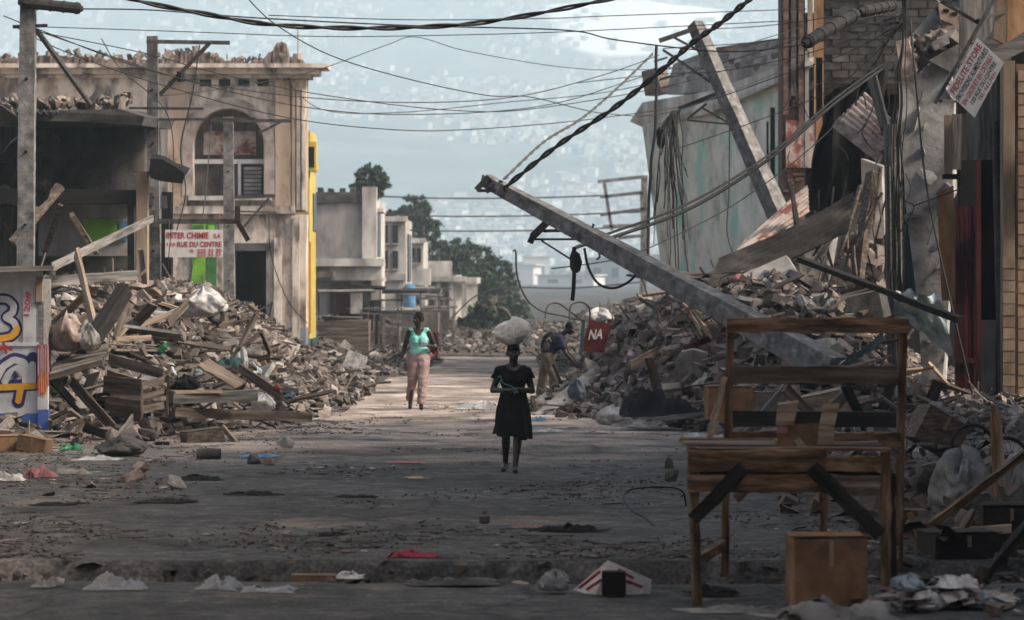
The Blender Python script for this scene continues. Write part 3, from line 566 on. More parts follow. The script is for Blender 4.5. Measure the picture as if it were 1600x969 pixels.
fpart('shutter', MT['red_paint'], b, 516, 446, 546, 490, Y - .12, .1); fpart('awning', MT['rust'], b, 488, 424, 520, 434, Y - 3, 2.6); fpart('ground_pier', MT['plaster_white'], b, 548, 438, 566, 560, Y - .6, .5)
fpart('ground_pier', MT['plaster_grey'], b, 580, 420, 596, 560, Y - .4, .5); fpart('low_wall', MT['plaster_white'], b, 505, 492, 548, 520, Y - .5, .3)
for k, (ya, yb) in enumerate([(330, 400), (440, 500)]):
    mb = MB(); mb.aabb(xr - .1, xr + .03, Y + 2, Y + 5, P(0, yb, Y).z, P(0, ya, Y).z); wn = mb.build('window', MT['glass_dark'], b)
    mb = MB(); mb.aabb(xr - .1, xr + .2, Y + 1.7, Y + 5.3, P(0, ya, Y).z, P(0, ya - 6, Y).z); mb.build('window_hood', MT['plaster_white'], wn)
for k in range(4): fpart('merlon', MT['dark_concrete'], b, 496 + k * 17, 294, 505 + k * 17, 302, Y - .1, .4, .03)
Y = 146
b, xr = simple_house('grey_house', 'tall plain grey house behind the block house', 588, 634, 342, Y, 9, MT['plaster_white'], MT['plaster_white'], 0)
fpart('parapet', MT['plaster_white'], b, 586, 338, 636, 346, Y - .2, .7); fpart('band', MT['plaster_grey'], b, 588, 428, 634, 438, Y - .2, .3); fpart('balcony', MT['plaster_white'], b, 594, 481, 656, 492, Y - 1.2, 1.2); fpart('opening', MT['glass_dark'], b, 598, 490, 626, 530, Y - .03, .05)
mb = MB(); mb.aabb(xr - .1, xr + .05, Y + 2, Y + 6, P(0, 440, Y).z, P(0, 365, Y).z); mb.build('window', MT['glass_dark'], b)
Y = 162
b, xr = simple_house('white_house', 'low white house with a flat balcony next to the tall grey house', 630, 662, 376, Y, 8, MT['plaster_white'], MT['plaster_white'], 0)
fpart('balcony', MT['plaster_white'], b, 630, 420, 672, 446, Y - 1.5, 1.5); fpart('pier', MT['plaster_white'], b, 655, 446, 664, 540, Y - 1.4, .4); fpart('pier', MT['plaster_white'], b, 636, 446, 643, 540, Y - 1.4, .4); fpart('opening', MT['glass_dark'], b, 644, 452, 655, 530, Y - .05, .05); fpart('cornice', MT['plaster_white'], b, 628, 372, 665, 380, Y - .3, .5)
Y = 182
b, xr = simple_house('arcade_house', 'pale arcaded house with pillared galleries under the big dark tree', 655, 712, 430, Y, 22, MT['plaster_grey'], MT['plaster_white'], 0)
fpart('attic', MT['plaster_white'], b, 662, 408, 706, 432, Y - .1, .6); fpart('gallery_floor', MT['plaster_white'], b, 655, 432, 728, 440, Y - 2.2, 2.2); fpart('gallery_floor', MT['plaster_white'], b, 655, 500, 732, 508, Y - 2.2, 2.2)
mb = MB(); zt = P(0, 434, Y).z; zm = P(0, 503, Y).z
for yy in (Y + .2, Y + 7, Y + 14, Y + 21): 
    m2 = MB(); m2.aabb(xr + .5, xr + .85, yy, yy + .35, 0, zt - .3); m2.build('pillar', MT['plaster_white'], b)
m2 = MB(); m2.aabb(xr, xr + 1, Y + .1, Y + 22, zt - .3, zt); m2.build('gallery_roof', MT['plaster_white'], b); m2 = MB(); m2.aabb(xr, xr + 1, Y + .1, Y + 22, zm - .3, zm); m2.build('gallery_floor', MT['plaster_white'], b)
for k in range(4): fpart('pillar', MT['plaster_white'], b, 662 + k * 20, 440, 668 + k * 20, 500, Y - 2.1, .3); fpart('pillar', MT['plaster_white'], b, 662 + k * 20, 508, 668 + k * 20, 506 + 26, Y - 2.1, .3)
for k in range(3): fpart('opening', MT['glass_dark'], b, 671 + k * 13, 455, 678 + k * 13, 495, Y - .05, .05)
for (x0, y0, x1, y1, Yq, nm) in ((502, 520, 546, 552, 129.3, 'shop_opening'), (568, 445, 580, 500, 129.5, 'doorway'), (500, 418, 516, 434, 128.8, 'railing_gap'), (598, 352, 606, 380, 145.9, 'window'), (614, 352, 622, 380, 145.9, 'window'), (598, 392, 606, 420, 145.9, 'window'), (614, 392, 622, 420, 145.9, 'window'), (640, 388, 648, 410, 161.9, 'window'), (652, 388, 658, 410, 161.9, 'window')):
    par = [o for o in C.objects if o.name == {129: 'block_house', 128: 'block_house', 145: 'grey_house', 161: 'white_house'}[int(Yq)]][0]
    fpart(nm, MT['glass_dark'], par, x0, y0, x1, y1, Yq, .08); fpart('sill', MT['plaster_grey'], par, x0 - 1, y1, x1 + 1, y1 + 2.5, Yq - .15, .3)
q = random.Random(44)
for k in range(15):                                            # dark street stalls along the foot of the far row
    Yq = 104 + k * 4.2; x0 = 800 + (-5.2 + .10 * k + q.uniform(-.3, .3)) * F / Yq; wq = q.uniform(.9, 1.8) * F / Yq; gy = HZ + H * F / Yq; hq = q.uniform(1.0, 2.0) * F / Yq
    st = thing('street_stall', 'shuttered dark market stall in the row along the far house fronts', 'stall', P(x0 + wq / 2, gy, Yq), 'dark stalls along the far house fronts')
    fpart('box', MT[q.choice(['dark_concrete', 'wood', 'rust', 'void'])], st, x0, gy - hq * .6, x0 + wq, gy + 2, Yq, .8, .05); fpart('roof', MT[q.choice(['rust', 'wood_grey_v', 'cloth_dark'])], st, x0 - 3, gy - hq - 3, x0 + wq + 4, gy - hq, Yq - .3, 1.3, .08)
    fpart('post', MT['wood'], st, x0, gy - hq, x0 + 2, gy - hq * .6, Yq, .05); fpart('post', MT['wood'], st, x0 + wq - 2, gy - hq, x0 + wq, gy - hq * .6, Yq, .05)
mb = MB(); q = random.Random(3); a = P(640, 462, 145.3)
for k in range(13):
    pass
mb.tube([a + Vector((0, 0, z)) for z in (-.45, -.42, -.3, 0, .3, .36, .42, .46)], [.12, .23, .245, .23, .245, .21, .12, .08], 16); one(mb, 'water_tank', MT['paper_blue'], 'blue plastic water tank on the balcony of the tall grey house', 'tank', smooth=False)
b = thing('market_awning', 'dark drooping market awning on thin posts before the block house', 'awning', P(590, 560, 122))
mb = MB(); mb.grid(lambda u, v: P(548 + 80 * u, 492 + 26 * abs(u - .45) + 10 * v, 122 - 2 * v) + Vector((0, 0, .1 * mn.noise(Vector((u * 5, v * 3, 0))))), 14, 6); mb.build('canopy', MT['rust'], b)
for xx, yy in ((552, 506), (590, 496), (625, 510)): mb = MB(); mb.tube([P(xx, yy, 121), Vector((P(xx, 0, 121).x, 121, 0))], .05, 6); mb.build('post', MT['wood_grey_v'], b)
b = thing('plank_fence', 'dark broken plank fence at the foot of the block house', 'fence', (P(550, 0, 112).x, 112, 0))
q = random.Random(9)
for k in range(34):
    x = 494 + k * 3.9; 
    if q.random() < .12: continue
    mb = MB(); c = P(x, 0, 112).x; mb.beam((c, 112 + q.uniform(-.05, .05), 0), (c + q.uniform(-.08, .08), 112, q.uniform(.7, 1.35)), .06, .025); mb.build('plank', MT['wood'], b)
mb = MB(); mb.beam((P(494, 0, 112).x, 112.06, .6), (P(625, 0, 112).x, 112.06, .55), .05, .05); mb.build('rail', MT['wood'], b)
# ------------------------------------------------------------------ right: leaning green-stained building
b = thing('leaning_building', 'leaning pale green stained building with a crushed block parapet', 'building', P(1110, 560, 92))
def slab(pts, ext, name, mat, par, jit=0.0):
    mb = MB(); mb.prism([P(*p) for p in pts], ext, jit=jit); return mb.build(name, mat, par)
slab([(1004, 196, 98), (1100, 172, 94), (1240, 112, 88), (1240, 600, 88), (1064, 600, 98), (1040, 470, 98)], (1.5, 8, 0), 'wall', MT['teal_wall'], b)
slab([(984, 190, 98.2), (1004, 160, 98), (1110, 142, 93.2), (1240, 96, 87.2), (1240, 118, 87.2), (1106, 178, 93.2), (1006, 200, 98)], (1.2, 4, 0), 'cornice', MT['plaster_white'], b)
par_ = slab([(1040, 148, 97.5), (1052, 100, 97.3), (1120, 74, 93), (1240, 56, 87.6), (1240, 100, 87.6), (1112, 143, 93.4)], (1.0, .5, 0), 'parapet', MT['plaster_grey'], b)
q = random.Random(31)
for r_ in range(4):                                            # blocks that show through the parapet's render
    for k in range(9):
        u = (k + .5 + .5 * (r_ % 2)) / 9.5; v = (r_ + .5) / 4
        if u > .97 or q.random() < .12: continue
        pa = P(1054 + 180 * u, 104 - 44 * u + v * (40 - 6 * u), 97.2 - 9.7 * u - .06); mb = MB()
        mb.box(pa, (.29, .14, .13), Euler((0, R(-18), R(-75 + 60))).to_matrix(), jit=.01); mb.build('block', MT['plaster_grey'], par_)
slab([(1008, 150, 98), (1002, 112, 97.9), (1024, 106, 97.6), (1034, 144, 97.6)], (.3, .3, 0), 'corner_stub', MT['chunk_pink'], b)
slab([(1004, 200, 98.1), (1014, 196, 97.9), (1050, 440, 97.7), (1040, 470, 98.1)], (.3, .4, 0), 'edge_strip', MT['dark_concrete'], b)
mb = MB()
for (xx, ya, yb, w_) in ((1204, 168, 330, 7), (1198, 190, 300, 3)): fbox(mb, xx, ya, xx + w_, yb, 87.2, .12)
mb.build('dark_streak_board', MT['void'], b)  # black strips for the dark vertical tears in the wall
for k in range(4):
    x0 = 1020 + k * 4; mb = MB(); mb.beam(P(x0 + 3, 96 + k * 14, 97.2), P(x0 + 22, 90 + k * 14, 96.4), .04, .04); mb.build('bent_bar', MT['steel'], b)
# ------------------------------------------------------------------ burnt brick and timber building
GYY = 80.0
b = thing('gutted_building', 'gutted dark block building with a brown pier and orange timber strip', 'building', P(1330, 600, GYY))
mb = MB(); fbox(mb, 1222, -30, 1258, 420, GYY, 1.2); mb.build('pier', MT['brick'], b)
q = random.Random(17)
for k in range(70):                                            # bricks standing proud where the render fell off
    xx = q.uniform(1222, 1250); yy = q.uniform(0, 300); mb = MB(); fbox(mb, xx, yy, xx + q.uniform(6, 12), yy + q.uniform(4, 6), GYY - q.uniform(.02, .07), .1); mb.build('brick', MT[q.choice(['brick', 'brick', 'dark_concrete'])], b)
for (xa, xb, ya, yb, mt) in ((1224, 1232, -30, 180, 'brick'), (1236, 1244, -30, 150, 'dark_concrete'), (1248, 1256, -30, 200, 'brick'), (1262, 1270, -30, 90, 'tan'), (1272, 1287, -30, 180, 'orange'), (1275, 1285, 90, 270, 'orange'), (1258, 1264, 80, 260, 'plaster_grey')):
    fpart('timber_strip', MT[mt], b, xa, ya, xb, yb, GYY - .12, .1)
fpart('beige_panel', MT['tan'], b, 1258, 20, 1284, 88, GYY + .02, .1); fpart('peeling_panel', MT['red_peel'], b, 1228, 188, 1274, 262, GYY - .1, .08); fpart('sill_remnant', MT['plaster_white'], b, 1258, 96, 1270, 104, GYY - .3, .4)
mb = MB(); fbox(mb, 1284, -60, 1720, 130, GYY + .5, .5); wl = mb.build('block_wall', MT['block_dark'], b)
for r_ in range(13):
    for k in range(8):
        xx = 1288 + k * 27 + (r_ % 2) * 13; yy = -22 + r_ * 12
        if yy > 118 - k * 1.5 or q.random() < .06: continue
        mb = MB(); fbox(mb, xx, yy, xx + 25.2, yy + 10.8, GYY + .47 - q.uniform(0, .035), .1, jit=.004); mb.build('block', MT['block_dark'], wl)
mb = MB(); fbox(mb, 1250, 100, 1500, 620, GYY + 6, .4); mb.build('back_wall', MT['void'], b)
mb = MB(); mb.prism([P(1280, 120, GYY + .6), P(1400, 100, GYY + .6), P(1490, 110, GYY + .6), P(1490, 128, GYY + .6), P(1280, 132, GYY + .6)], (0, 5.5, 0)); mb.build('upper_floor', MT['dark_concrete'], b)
# shaded interior drawn as a black sheet, fallen roof pieces hanging before it
mb = MB(); tp = [[(1388, 104), (1330, 128), (1286, 150)], [(1388, 160), (1325, 190), (1276, 220)], [(1380, 240), (1320, 262), (1266, 290)], [(1350, 300), (1310, 322), (1260, 338)]]
def shade_sheet(u, v):
    r_ = min(2, int(v * 3)); f = v * 3 - r_; c_ = min(1, int(u * 2)); g = u * 2 - c_
    a = [Vector((*tp[r_ + i][c_ + j], 0)) for i in (0, 1) for j in (0, 1)]; p = a[0].lerp(a[1], g).lerp(a[2].lerp(a[3], g), f)
    return P(p.x, p.y, 71 + 1.5 * v) + Vector((.12 * mn.noise(Vector((u * 6, v * 3, 0))), .5 * mn.noise(Vector((u * 5, v * 2, 4))), 0))
mb.grid(shade_sheet, 22, 22); one(mb, 'black_shade_sheet', MT['cloth_dark'], 'big black folded sheet standing in for the dark shade inside the gutted building', 'tarpaulin')
tag(corrug('corrugated_sheet', MT['rust_pale'], None, P(1306, 190, 69.3), P(1352, 144, 70.3), P(1392, 184, 69.2), P(1378, 244, 68.2), 7, .022), 'pale corrugated sheet with red painted marks hanging below the black sheet', 'metal sheet')
slab([(1300, 198, 69), (1308, 186, 69), (1380, 244, 68), (1374, 256, 68)], (0, .05, 0), 'fascia_board', MT['chunk_pink'], None); tag(bpy.data.objects['fascia_board'], 'pinkish fascia board tilted under the red-marked corrugated sheet', 'board')
tag(corrug('corrugated_sheet', MT['rust_dark'], None, P(1104, 452, 63), P(1124, 404, 64.4), P(1334, 300, 66.6), P(1326, 360, 65.4), 7, .035, .08), 'long dark corrugated roof sheet sliding down over the rubble', 'metal sheet')
tag(corrug('corrugated_sheet', MT['rust_pale'], None, P(1140, 412, 70), P(1160, 380, 71), P(1262, 290, 72), P(1264, 330, 71), 6, .035), 'pale corrugated sheet lying behind the long dark sheet', 'metal sheet')
for k, (xa, ya, xb, yb, Ya, Yb, w_, mt, lb) in enumerate([
    (1250, 405, 1500, 500, 63, 60, .13, 'wood_black', 'long black beam sloping across the rubble toward the red shutters'),
    (1345, 290, 1290, 470, 67, 66, .07, 'wood', 'thin upright lath leaning in the mouth of the gutted building'),
    (1362, 270, 1340, 440, 68, 67, .2, 'wood', 'curved splintered plank dangling beside the dark utility post'),
    (1330, 330, 1250, 440, 67, 66, .06, 'steel', 'bent iron rod tangled under the long dark corrugated sheet'),
    (1140, 440, 1150, 500, 64, 64, .1, 'wood_black', 'short black prop standing under the long dark corrugated sheet'),
    (1236, 290, 1256, 420, 71, 70, .1, 'wood_black', 'charred lath upright behind the long dark corrugated sheet')]):
    mb = MB(); mb.beam(P(xa, ya, Ya), P(xb, yb, Yb), w_, w_ * .7, .3 * k, jit=.012, seg=5); one(mb, 'loose_beam', MT[mt], lb, 'beam')
fp = MB(); q = random.Random(8)
for k in range(46):                                            # wall stub of piled broken blocks at the foot of the gutted building
    chunk(fp, P(q.uniform(1320, 1385), q.uniform(370, 470), q.uniform(70, 72)), q.uniform(.2, .6), q, q.uniform(.3, .8))
tag(fp.build('collapsed_masonry', MT['rubble'], fix=False), 'collapsed masonry spilling from the gutted building', 'rubble', kind='stuff')
b = thing('blue_sheet', 'crumpled blue-grey zinc sheet propped against the concrete slab', 'metal sheet', P(1450, 560, 63))
mb = MB(); mb.grid(lambda u, v: P(1400 + 70 * u + 25 * v * u - 5 * v, 455 + 8 * u + 95 * v * (0.35 + .65 * u), 63 + .5 * v) + Vector((0, .25 * mn.noise(Vector((u * 4, v * 4, 0))), .12 * mn.noise(Vector((u * 5, v * 6, 4))))), 16, 16); mb.build('sheet', MT['zinc_blue'], b)
mb = MB(); mb.grid(lambda u, v: P(1310 + 70 * u, 570 - 50 * u + 14 * v, 56 + .8 * v) + Vector((0, .1 * mn.noise(Vector((u * 4, v * 4, 0))), .06 * mn.noise(Vector((u * 5, v * 6, 4))))), 12, 6); one(mb, 'blue_metal_sheet', MT['zinc_blue'], 'pale blue sheet lying aslant behind the wooden stall', 'metal sheet')
for k, (pp, Yq, mt, lb) in enumerate([([(1300, 330), (1345, 318), (1352, 430), (1330, 470), (1310, 450)], 73, 'dark_concrete', 'dark broken floor slab standing on edge in the mouth of the gutted building'), ([(1240, 350), (1300, 372), (1286, 440), (1232, 420)], 72, 'concrete', 'grey floor slab fallen flat against the long dark sheet'), ([(1346, 250), (1376, 262), (1384, 420), (1362, 470), (1350, 380)], 71, 'concrete', 'pale curved strip of wall hanging beside the wooden post'), ([(1210, 400), (1250, 410), (1262, 520), (1230, 540), (1206, 480)], 65, 'concrete', 'broken pier stump rising through the rubble under the long dark sheet'), ([(1150, 470), (1196, 452), (1214, 520), (1170, 540)], 63, 'chunk_grey', 'tilted grey slab lodged behind the fallen pole'), ([(1300, 470), (1370, 452), (1382, 500), (1312, 530)], 62, 'dark_concrete', 'dark tilted slab lodged below the black sloping beam')]):
    slab([(x, y, Yq) for x, y in pp], (.15, .35, .05), 'broken_slab', MT[mt], None, .04); tag([o for o in C.objects if o.name.startswith('broken_slab')][-1], lb, 'slab')
# ------------------------------------------------------------------ big hanging concrete slab
b = thing('concrete_slab', 'huge grey concrete slab hanging upright beside the red shutters', 'slab', P(1450, 600, 68))
pts = [(1402, 130), (1440, 112), (1478, 70), (1492, 150), (1490, 300), (1474, 330), (1480, 470), (1474, 602), (1440, 606), (1432, 480), (1422, 380), (1408, 280), (1400, 200)]
mb = MB(); mb.prism([P(x, y, 68) for x, y in pts], (.1, .5, 0), jit=.03)
bm_ = mb.build('slab', MT['slab_pale'], b)
q = random.Random(2); mb = MB()
for k in range(16): 
    x, y = q.uniform(1406, 1486), q.uniform(90, 580)
    if not (1402 + (y - 130) * .06 < x < 1486): continue
    chunk(mb, P(x, y, 68.0), q.uniform(.1, .5), q, q.uniform(.4, .75), flat=.3)
o = mb.build('spalled_concrete', MT['slab_pale'], b, fix=False); o['kind'] = 'stuff'
slab([(1398, 268, 68.6), (1414, 262, 68.6), (1436, 460, 68.6), (1400, 462, 68.6)], (0, .06, 0), 'teal_board', MT['teal_board'], None); tag(bpy.data.objects['teal_board'], 'dark teal painted board upright between the post and the slab', 'board')
slab([(1464, 300, 67.8), (1490, 290, 67.8), (1492, 470, 67.8), (1472, 470, 67.8)], (0, .06, 0), 'ochre_board', MT['orange'], None); tag(bpy.data.objects['ochre_board'], 'ochre board upright beside the dark red shutters', 'board')
# torn bits dangling about the ruin
q = random.Random(71)
for k in range(22):
    x0 = q.uniform(1228, 1480); y0 = q.uniform(60, 330); L = q.uniform(20, 80); cable([(x0, y0), (x0 + q.uniform(-8, 8), y0 + L * .4), (x0 + q.uniform(-22, 22), y0 + L)], 67 if x0 > 1300 else 78, 67 if x0 > 1300 else 78, q.uniform(.006, .014), 'loose thin wire or bent rod dangling from the torn fronts of the ruin', 'rust_dark' if k % 2 else 'cable', name='dangling_wire', group='wires dangling from the ruin', wob=.08)
for k in range(20):
    x0 = q.uniform(1266, 1390); y0 = q.uniform(300, 440); a = P(x0, y0, q.uniform(66, 70)); d = Vector((q.gauss(0, .35), q.gauss(0, .3), 1)).normalized() * q.uniform(.5, 1.5)
    mb = MB(); mb.beam(a - d * .5, a + d * .5, q.uniform(.02, .07), .02, q.uniform(0, 2), jit=.01, seg=3); one(mb, 'hanging_lath', MT[q.choice(['wood', 'wood_black', 'wood', 'rust_dark'])], 'splintered lath hanging in the mouth of the gutted building', 'lath', 'laths hanging in the gutted building')
# smashed upper corner with broken concrete boxes
b = thing('smashed_balcony', 'smashed concrete balcony piled above the hanging slab', 'rubble', P(1470, 130, 69))
for k, (pp, mt) in enumerate([([(1418, 60), (1462, 10), (1470, 40), (1425, 72)], 'concrete'), ([(1465, 0), (1520, 22), (1540, 40), (1530, 52), (1468, 32)], 'tan'), ([(1425, 70), (1462, 46), (1500, 36), (1540, 42), (1520, 60), (1470, 80), (1436, 112)], 'chunk_pink'), ([(1452, 92), (1500, 66), (1530, 52), (1524, 92), (1490, 116)], 'concrete'), ([(1400, 66), (1420, 60), (1434, 112), (1410, 128)], 'chunk_pink'), ([(1455, 70), (1480, 52), (1486, 66), (1462, 78)], 'chunk_grey')]):
    mb = MB(); mb.prism([P(x, y, 68.6 - .25 * k) for x, y in pp], (.05, .5 + .2 * (k % 2), .05), jit=.03); mb.build('broken_panel', MT[mt], b)
for k in range(4): fpart('vent_slot', MT['void'], b, 1474 + k * 13, 14 + k * 5, 1483 + k * 13, 19 + k * 5, 68.33, .02)
edge_rubble('loose_rubble', MT['rubble'], b, [P(1405, 100, 68.2), P(1450, 78, 68.2), P(1530, 60, 68.2)], 60, .3, 77, .3)
# ------------------------------------------------------------------ shop with red shutters and tan columns
KY = 63.0
b = thing('shutter_shop', 'wooden shop front with dark red plank shutters and tan columns', 'building', P(1550, 660, KY))
q = random.Random(14)
door = MB(); 
sh = fpart('shutter', MT['red_paint'], b, 1492, 330, 1528, 655, KY + 2.3, .06)
for k in range(5): x0 = 1493 + k * 7; mb = MB(); fbox(mb, x0, 322, x0 + 6.2, 652, KY + 2.22 + q.uniform(0, .02), .08); mb.build('plank', MT['red_paint'], sh)
fpart('rail', MT['red_paint'], sh, 1493, 400, 1527, 408, KY + 2.16, .06); fpart('rail', MT['red_paint'], sh, 1493, 560, 1527, 568, KY + 2.16, .06)
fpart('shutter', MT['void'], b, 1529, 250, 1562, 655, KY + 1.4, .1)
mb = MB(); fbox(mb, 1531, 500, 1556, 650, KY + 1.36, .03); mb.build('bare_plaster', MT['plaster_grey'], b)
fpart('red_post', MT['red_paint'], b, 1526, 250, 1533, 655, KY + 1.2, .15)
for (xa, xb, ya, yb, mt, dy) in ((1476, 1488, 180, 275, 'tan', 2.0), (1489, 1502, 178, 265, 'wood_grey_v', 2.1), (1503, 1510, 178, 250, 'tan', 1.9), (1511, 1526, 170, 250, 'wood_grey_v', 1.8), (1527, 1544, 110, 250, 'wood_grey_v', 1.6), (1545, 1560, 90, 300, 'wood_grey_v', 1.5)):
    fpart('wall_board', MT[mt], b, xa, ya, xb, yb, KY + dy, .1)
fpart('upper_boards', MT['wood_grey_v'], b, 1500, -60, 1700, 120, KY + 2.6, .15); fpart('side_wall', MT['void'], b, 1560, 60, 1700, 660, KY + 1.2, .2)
fpart('sill_board', MT['void'], b, 1474, 272, 1500, 280, KY + 1.9, .2)
mb = MB(); mb.tube([P(1556, 190, KY + .6), P(1566, 650, KY + .6)], .07, 8); mb.build('drainpipe', MT['steel'], b)
c_ = fpart('column', MT['tan'], b, 1568, 95, 1586, 660, KY, .45)
for k in range(14): fpart('block', MT['tan'], c_, 1567.4 + q.uniform(-.5, .5), 402 + k * 18.4, 1586.5, 419 + k * 18.4, KY - .03 - q.uniform(0, .02), .06)
c_ = fpart('column', MT['tan'], b, 1588, 100, 1640, 660, KY + .15, .5)
for k in range(30): fpart('board', MT['tan'], c_, 1591, 110 + k * 18.4, 1642, 126.5 + k * 18.4, KY + .12 - q.uniform(0, .02), .04)
slab([(1548, 82, KY - .8), (1640, 26, KY - .8), (1640, 60, KY - .8), (1550, 104, KY - .8)], (0, .5, 0), 'eave_beam', MT['wood_grey'], b)
slab([(1552, 60, KY + .2), (1560, -30, KY + .2), (1574, -30, KY + .2), (1572, 70, KY + .2)], (0, .2, 0), 'upper_post', MT['tan'], b)
fpart('upper_wall', MT['orange'], b, 1574, -40, 1660, 72, KY + .4, .2)
slab([(1526, 80, KY + 1), (1556, 44, KY + 1), (1560, 0, KY + 1), (1580, -20, KY + 1), (1580, 110, KY + 1)], (0, .3, 0), 'eave_end', MT['wood_grey'], b)
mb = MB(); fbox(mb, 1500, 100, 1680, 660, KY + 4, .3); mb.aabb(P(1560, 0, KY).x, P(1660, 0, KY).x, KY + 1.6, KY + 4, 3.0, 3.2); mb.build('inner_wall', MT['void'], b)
for k in range(5): fpart('crate_plank', MT['tan'], b, 1604, 240 + k * 20, 1640, 250 + k * 20, KY - .2, .1)
# ------------------------------------------------------------------ shop sign on its bar
SY = 60.0
b = thing('shop_sign', 'white tilted shop sign with red and black lettering hung from a black bar', 'sign', P(1525, 184, SY))
c0, c1, c2, c3 = [P(x, y, SY) for x, y in ((1479, 143), (1527, 59), (1569, 98), (1523, 184))]
mb = MB(); mb.prism([c0, c1, c2, c3], (0, .02, 0)); bd = mb.build('board', MT['white_paint'], b)
bd['label'] = 'white board lettered in red and black'
xd = (c1 - c0).normalized(); ud = (c0 - c3).normalized(); nd0 = Vector((0, -1, 0)); LW = (c1 - c0).length; LH = (c0 - c3).length
def sgn(txt, u, v, wf, hf, mat): text_part(txt, c3 + xd * (LW * u) + ud * (LH * v), xd, ud, LW * wf, LH * hf, mat, bd, bold=.02)
for t_, u, v, wf, hf, mt in (('FIDELITE STORE', .05, .76, .90, .17, 'ink_red'), ('PROVISIONS ALIMENTAIRES', .03, .56, .94, .15, 'ink_black'), ('EN GROS ET EN DETAILS', .04, .37, .90, .14, 'ink_red'), ('120 RUE DU CENTRE', .14, .21, .76, .11, 'ink_black'), ('TEL: 562 7531', .26, .08, .52, .09, 'ink_red')):
    sgn(t_, u, v, wf, hf, MT[mt])
mb = MB(); mb.beam(P(1461, 161, SY + .05), P(1556, -6, SY + .3), .05, .05); mb.build('bar', MT['steel'], b)
for u in (.12, .5, .88): a = c0.lerp(c1, u); mb = MB(); mb.tube([a + Vector((0, .01, 0)), a + Vector((-.07, .05, .05))], .012, 5); mb.build('hook', MT['steel'], b)
mb = MB(); mb.beam(P(1470, 158, SY + .3), P(1492, 159, SY + 3), .05, .04); mb.beam(P(1470, 2, SY + .3), P(1528, 36, SY + .35), .05, .05); mb.beam(P(1528, 32, SY + .3), P(1580, 14, SY + 4), .05, .05); mb.build('bracket', MT['steel'], b)
# ------------------------------------------------------------------ poles
def pole(name, label, a, bb, w0, w1, mat='pole_concrete', jit=0.0, holes=0):
    b = thing(name, label, 'utility pole', bb); mb = MB(); a = Vector(a); bb = Vector(bb)
    mb.beam(bb, a, w0, w0, .0 if abs((a - bb).normalized().z) < .95 else 0, taper=w1 / w0, seg=14, jit=.006); sh = mb.build('shaft', MT[mat], b)
    ax = (a - bb)
    for k in range(holes):
        c = bb + ax * ((k + 1.0) / (holes + 1)); m2 = MB(); m2.tube([c + Vector((0, -w0 * .55, 0)), c + Vector((0, w0 * .3, 0))], .022, 8); m2.build('bolt_hole', MT['void'], sh)
    return b
def arm(b, name, p, q, w_, mat='steel'): mb = MB(); mb.beam(p, q, w_, w_); return mb.build(name, MT[mat], b)
def down(px, Y): return Vector((P(px, 0, Y).x, Y, -.15))
b = pole('utility_pole', 'square concrete utility pole behind the painted kiosk', P(44, 10, 57), down(38, 57), .27, .22, holes=5); arm(b, 'strut', P(58, 48, 57), P(141, 163, 62), .06); arm(b, 'crossarm', P(20, 42, 57), P(74, 40, 57), .05)
b = pole('utility_pole', 'square concrete utility pole carrying four dark crossarms by the hanging white sign', P(238, 57, 70), down(243, 70), .25, .19, holes=6)
arm(b, 'crossarm', P(229, 65, 69.8), P(359, 67, 69.8), .07); arm(b, 'brace', P(327, 68, 69.8), P(250, 148, 69.8), .07); arm(b, 'crossarm', P(202, 169, 69.8), P(318, 170, 69.8), .045); arm(b, 'crossarm', P(222, 187, 69.78), P(400, 186, 69.8), .045)
mb = MB(); mb.tube([P(283, 112, 69.7), P(283, 128, 69.7)], .08, 8); mb.build('insulator', MT['rubber'], b)
arm(b, 'sign_arm', P(246, 346, 69.8), P(376, 346, 69.8), .09); arm(b, 'sign_bracket', P(371, 322, 69.75), P(371, 350, 69.75), .10, 'wood_black'); arm(b, 'sign_bracket', P(372, 348, 69.7), P(388, 376, 69.7), .09, 'wood_black')
b = pole('utility_pole', 'slim concrete utility pole standing before the arched window', P(357, 183, 84), down(359, 84), .25, .21, holes=4); arm(b, 'crossarm', P(330, 188, 83.8), P(456, 189, 83.8), .075); arm(b, 'brace', P(405, 208, 83.8), P(440, 190, 83.8), .05); arm(b, 'crossarm', P(366, 308, 83.8), P(430, 306, 83.8), .08); arm(b, 'brace', P(376, 360, 83.8), P(420, 310, 83.8), .05); arm(b, 'crossarm', P(352, 330, 83.8), P(432, 332, 83.8), .04)
b = pole('leaning_pole', 'grey concrete utility pole leaning over in front of the green-stained wall', P(1086, 38, 76), P(1232, 372, 74), .33, .24, holes=4)
arm(b, 'crossarm', P(1030, 64, 75.8), P(1088, 44, 75.8), .09); arm(b, 'brace', P(1052, 58, 75.8), P(1108, 88, 75.7), .05); arm(b, 'crossarm', P(1060, 170, 75.7), P(1122, 146, 75.7), .08); arm(b, 'brace', P(1096, 168, 75.7), P(1138, 192, 75.6), .04); arm(b, 'brace', P(1074, 186, 75.7), P(1104, 162, 75.7), .05); arm(b, 'brace', P(1074, 188, 75.7), P(1138, 194, 75.6), .035); arm(b, 'brace', P(1036, 78, 75.8), P(1116, 132, 75.6), .05)
b = pole('fallen_pole', 'snapped concrete utility pole lying slantwise up out of the rubble', P(758, 281, 62), P(1306, 578, 57), .40, .19, holes=0)
sh = b.children[0]; a_, b_ = P(758, 281, 62), P(1306, 578, 57)
for u, s_ in ((.06, .02), (.2, .02), (.34, .03), (.55, .025), (.75, .03)): c = a_.lerp(b_, u) + Vector((0, -.15 - .03 * u, 0)); mb = MB(); mb.tube([c, c + Vector((0, .1, 0))], s_, 8); mb.build('bolt_hole', MT['void'], sh)
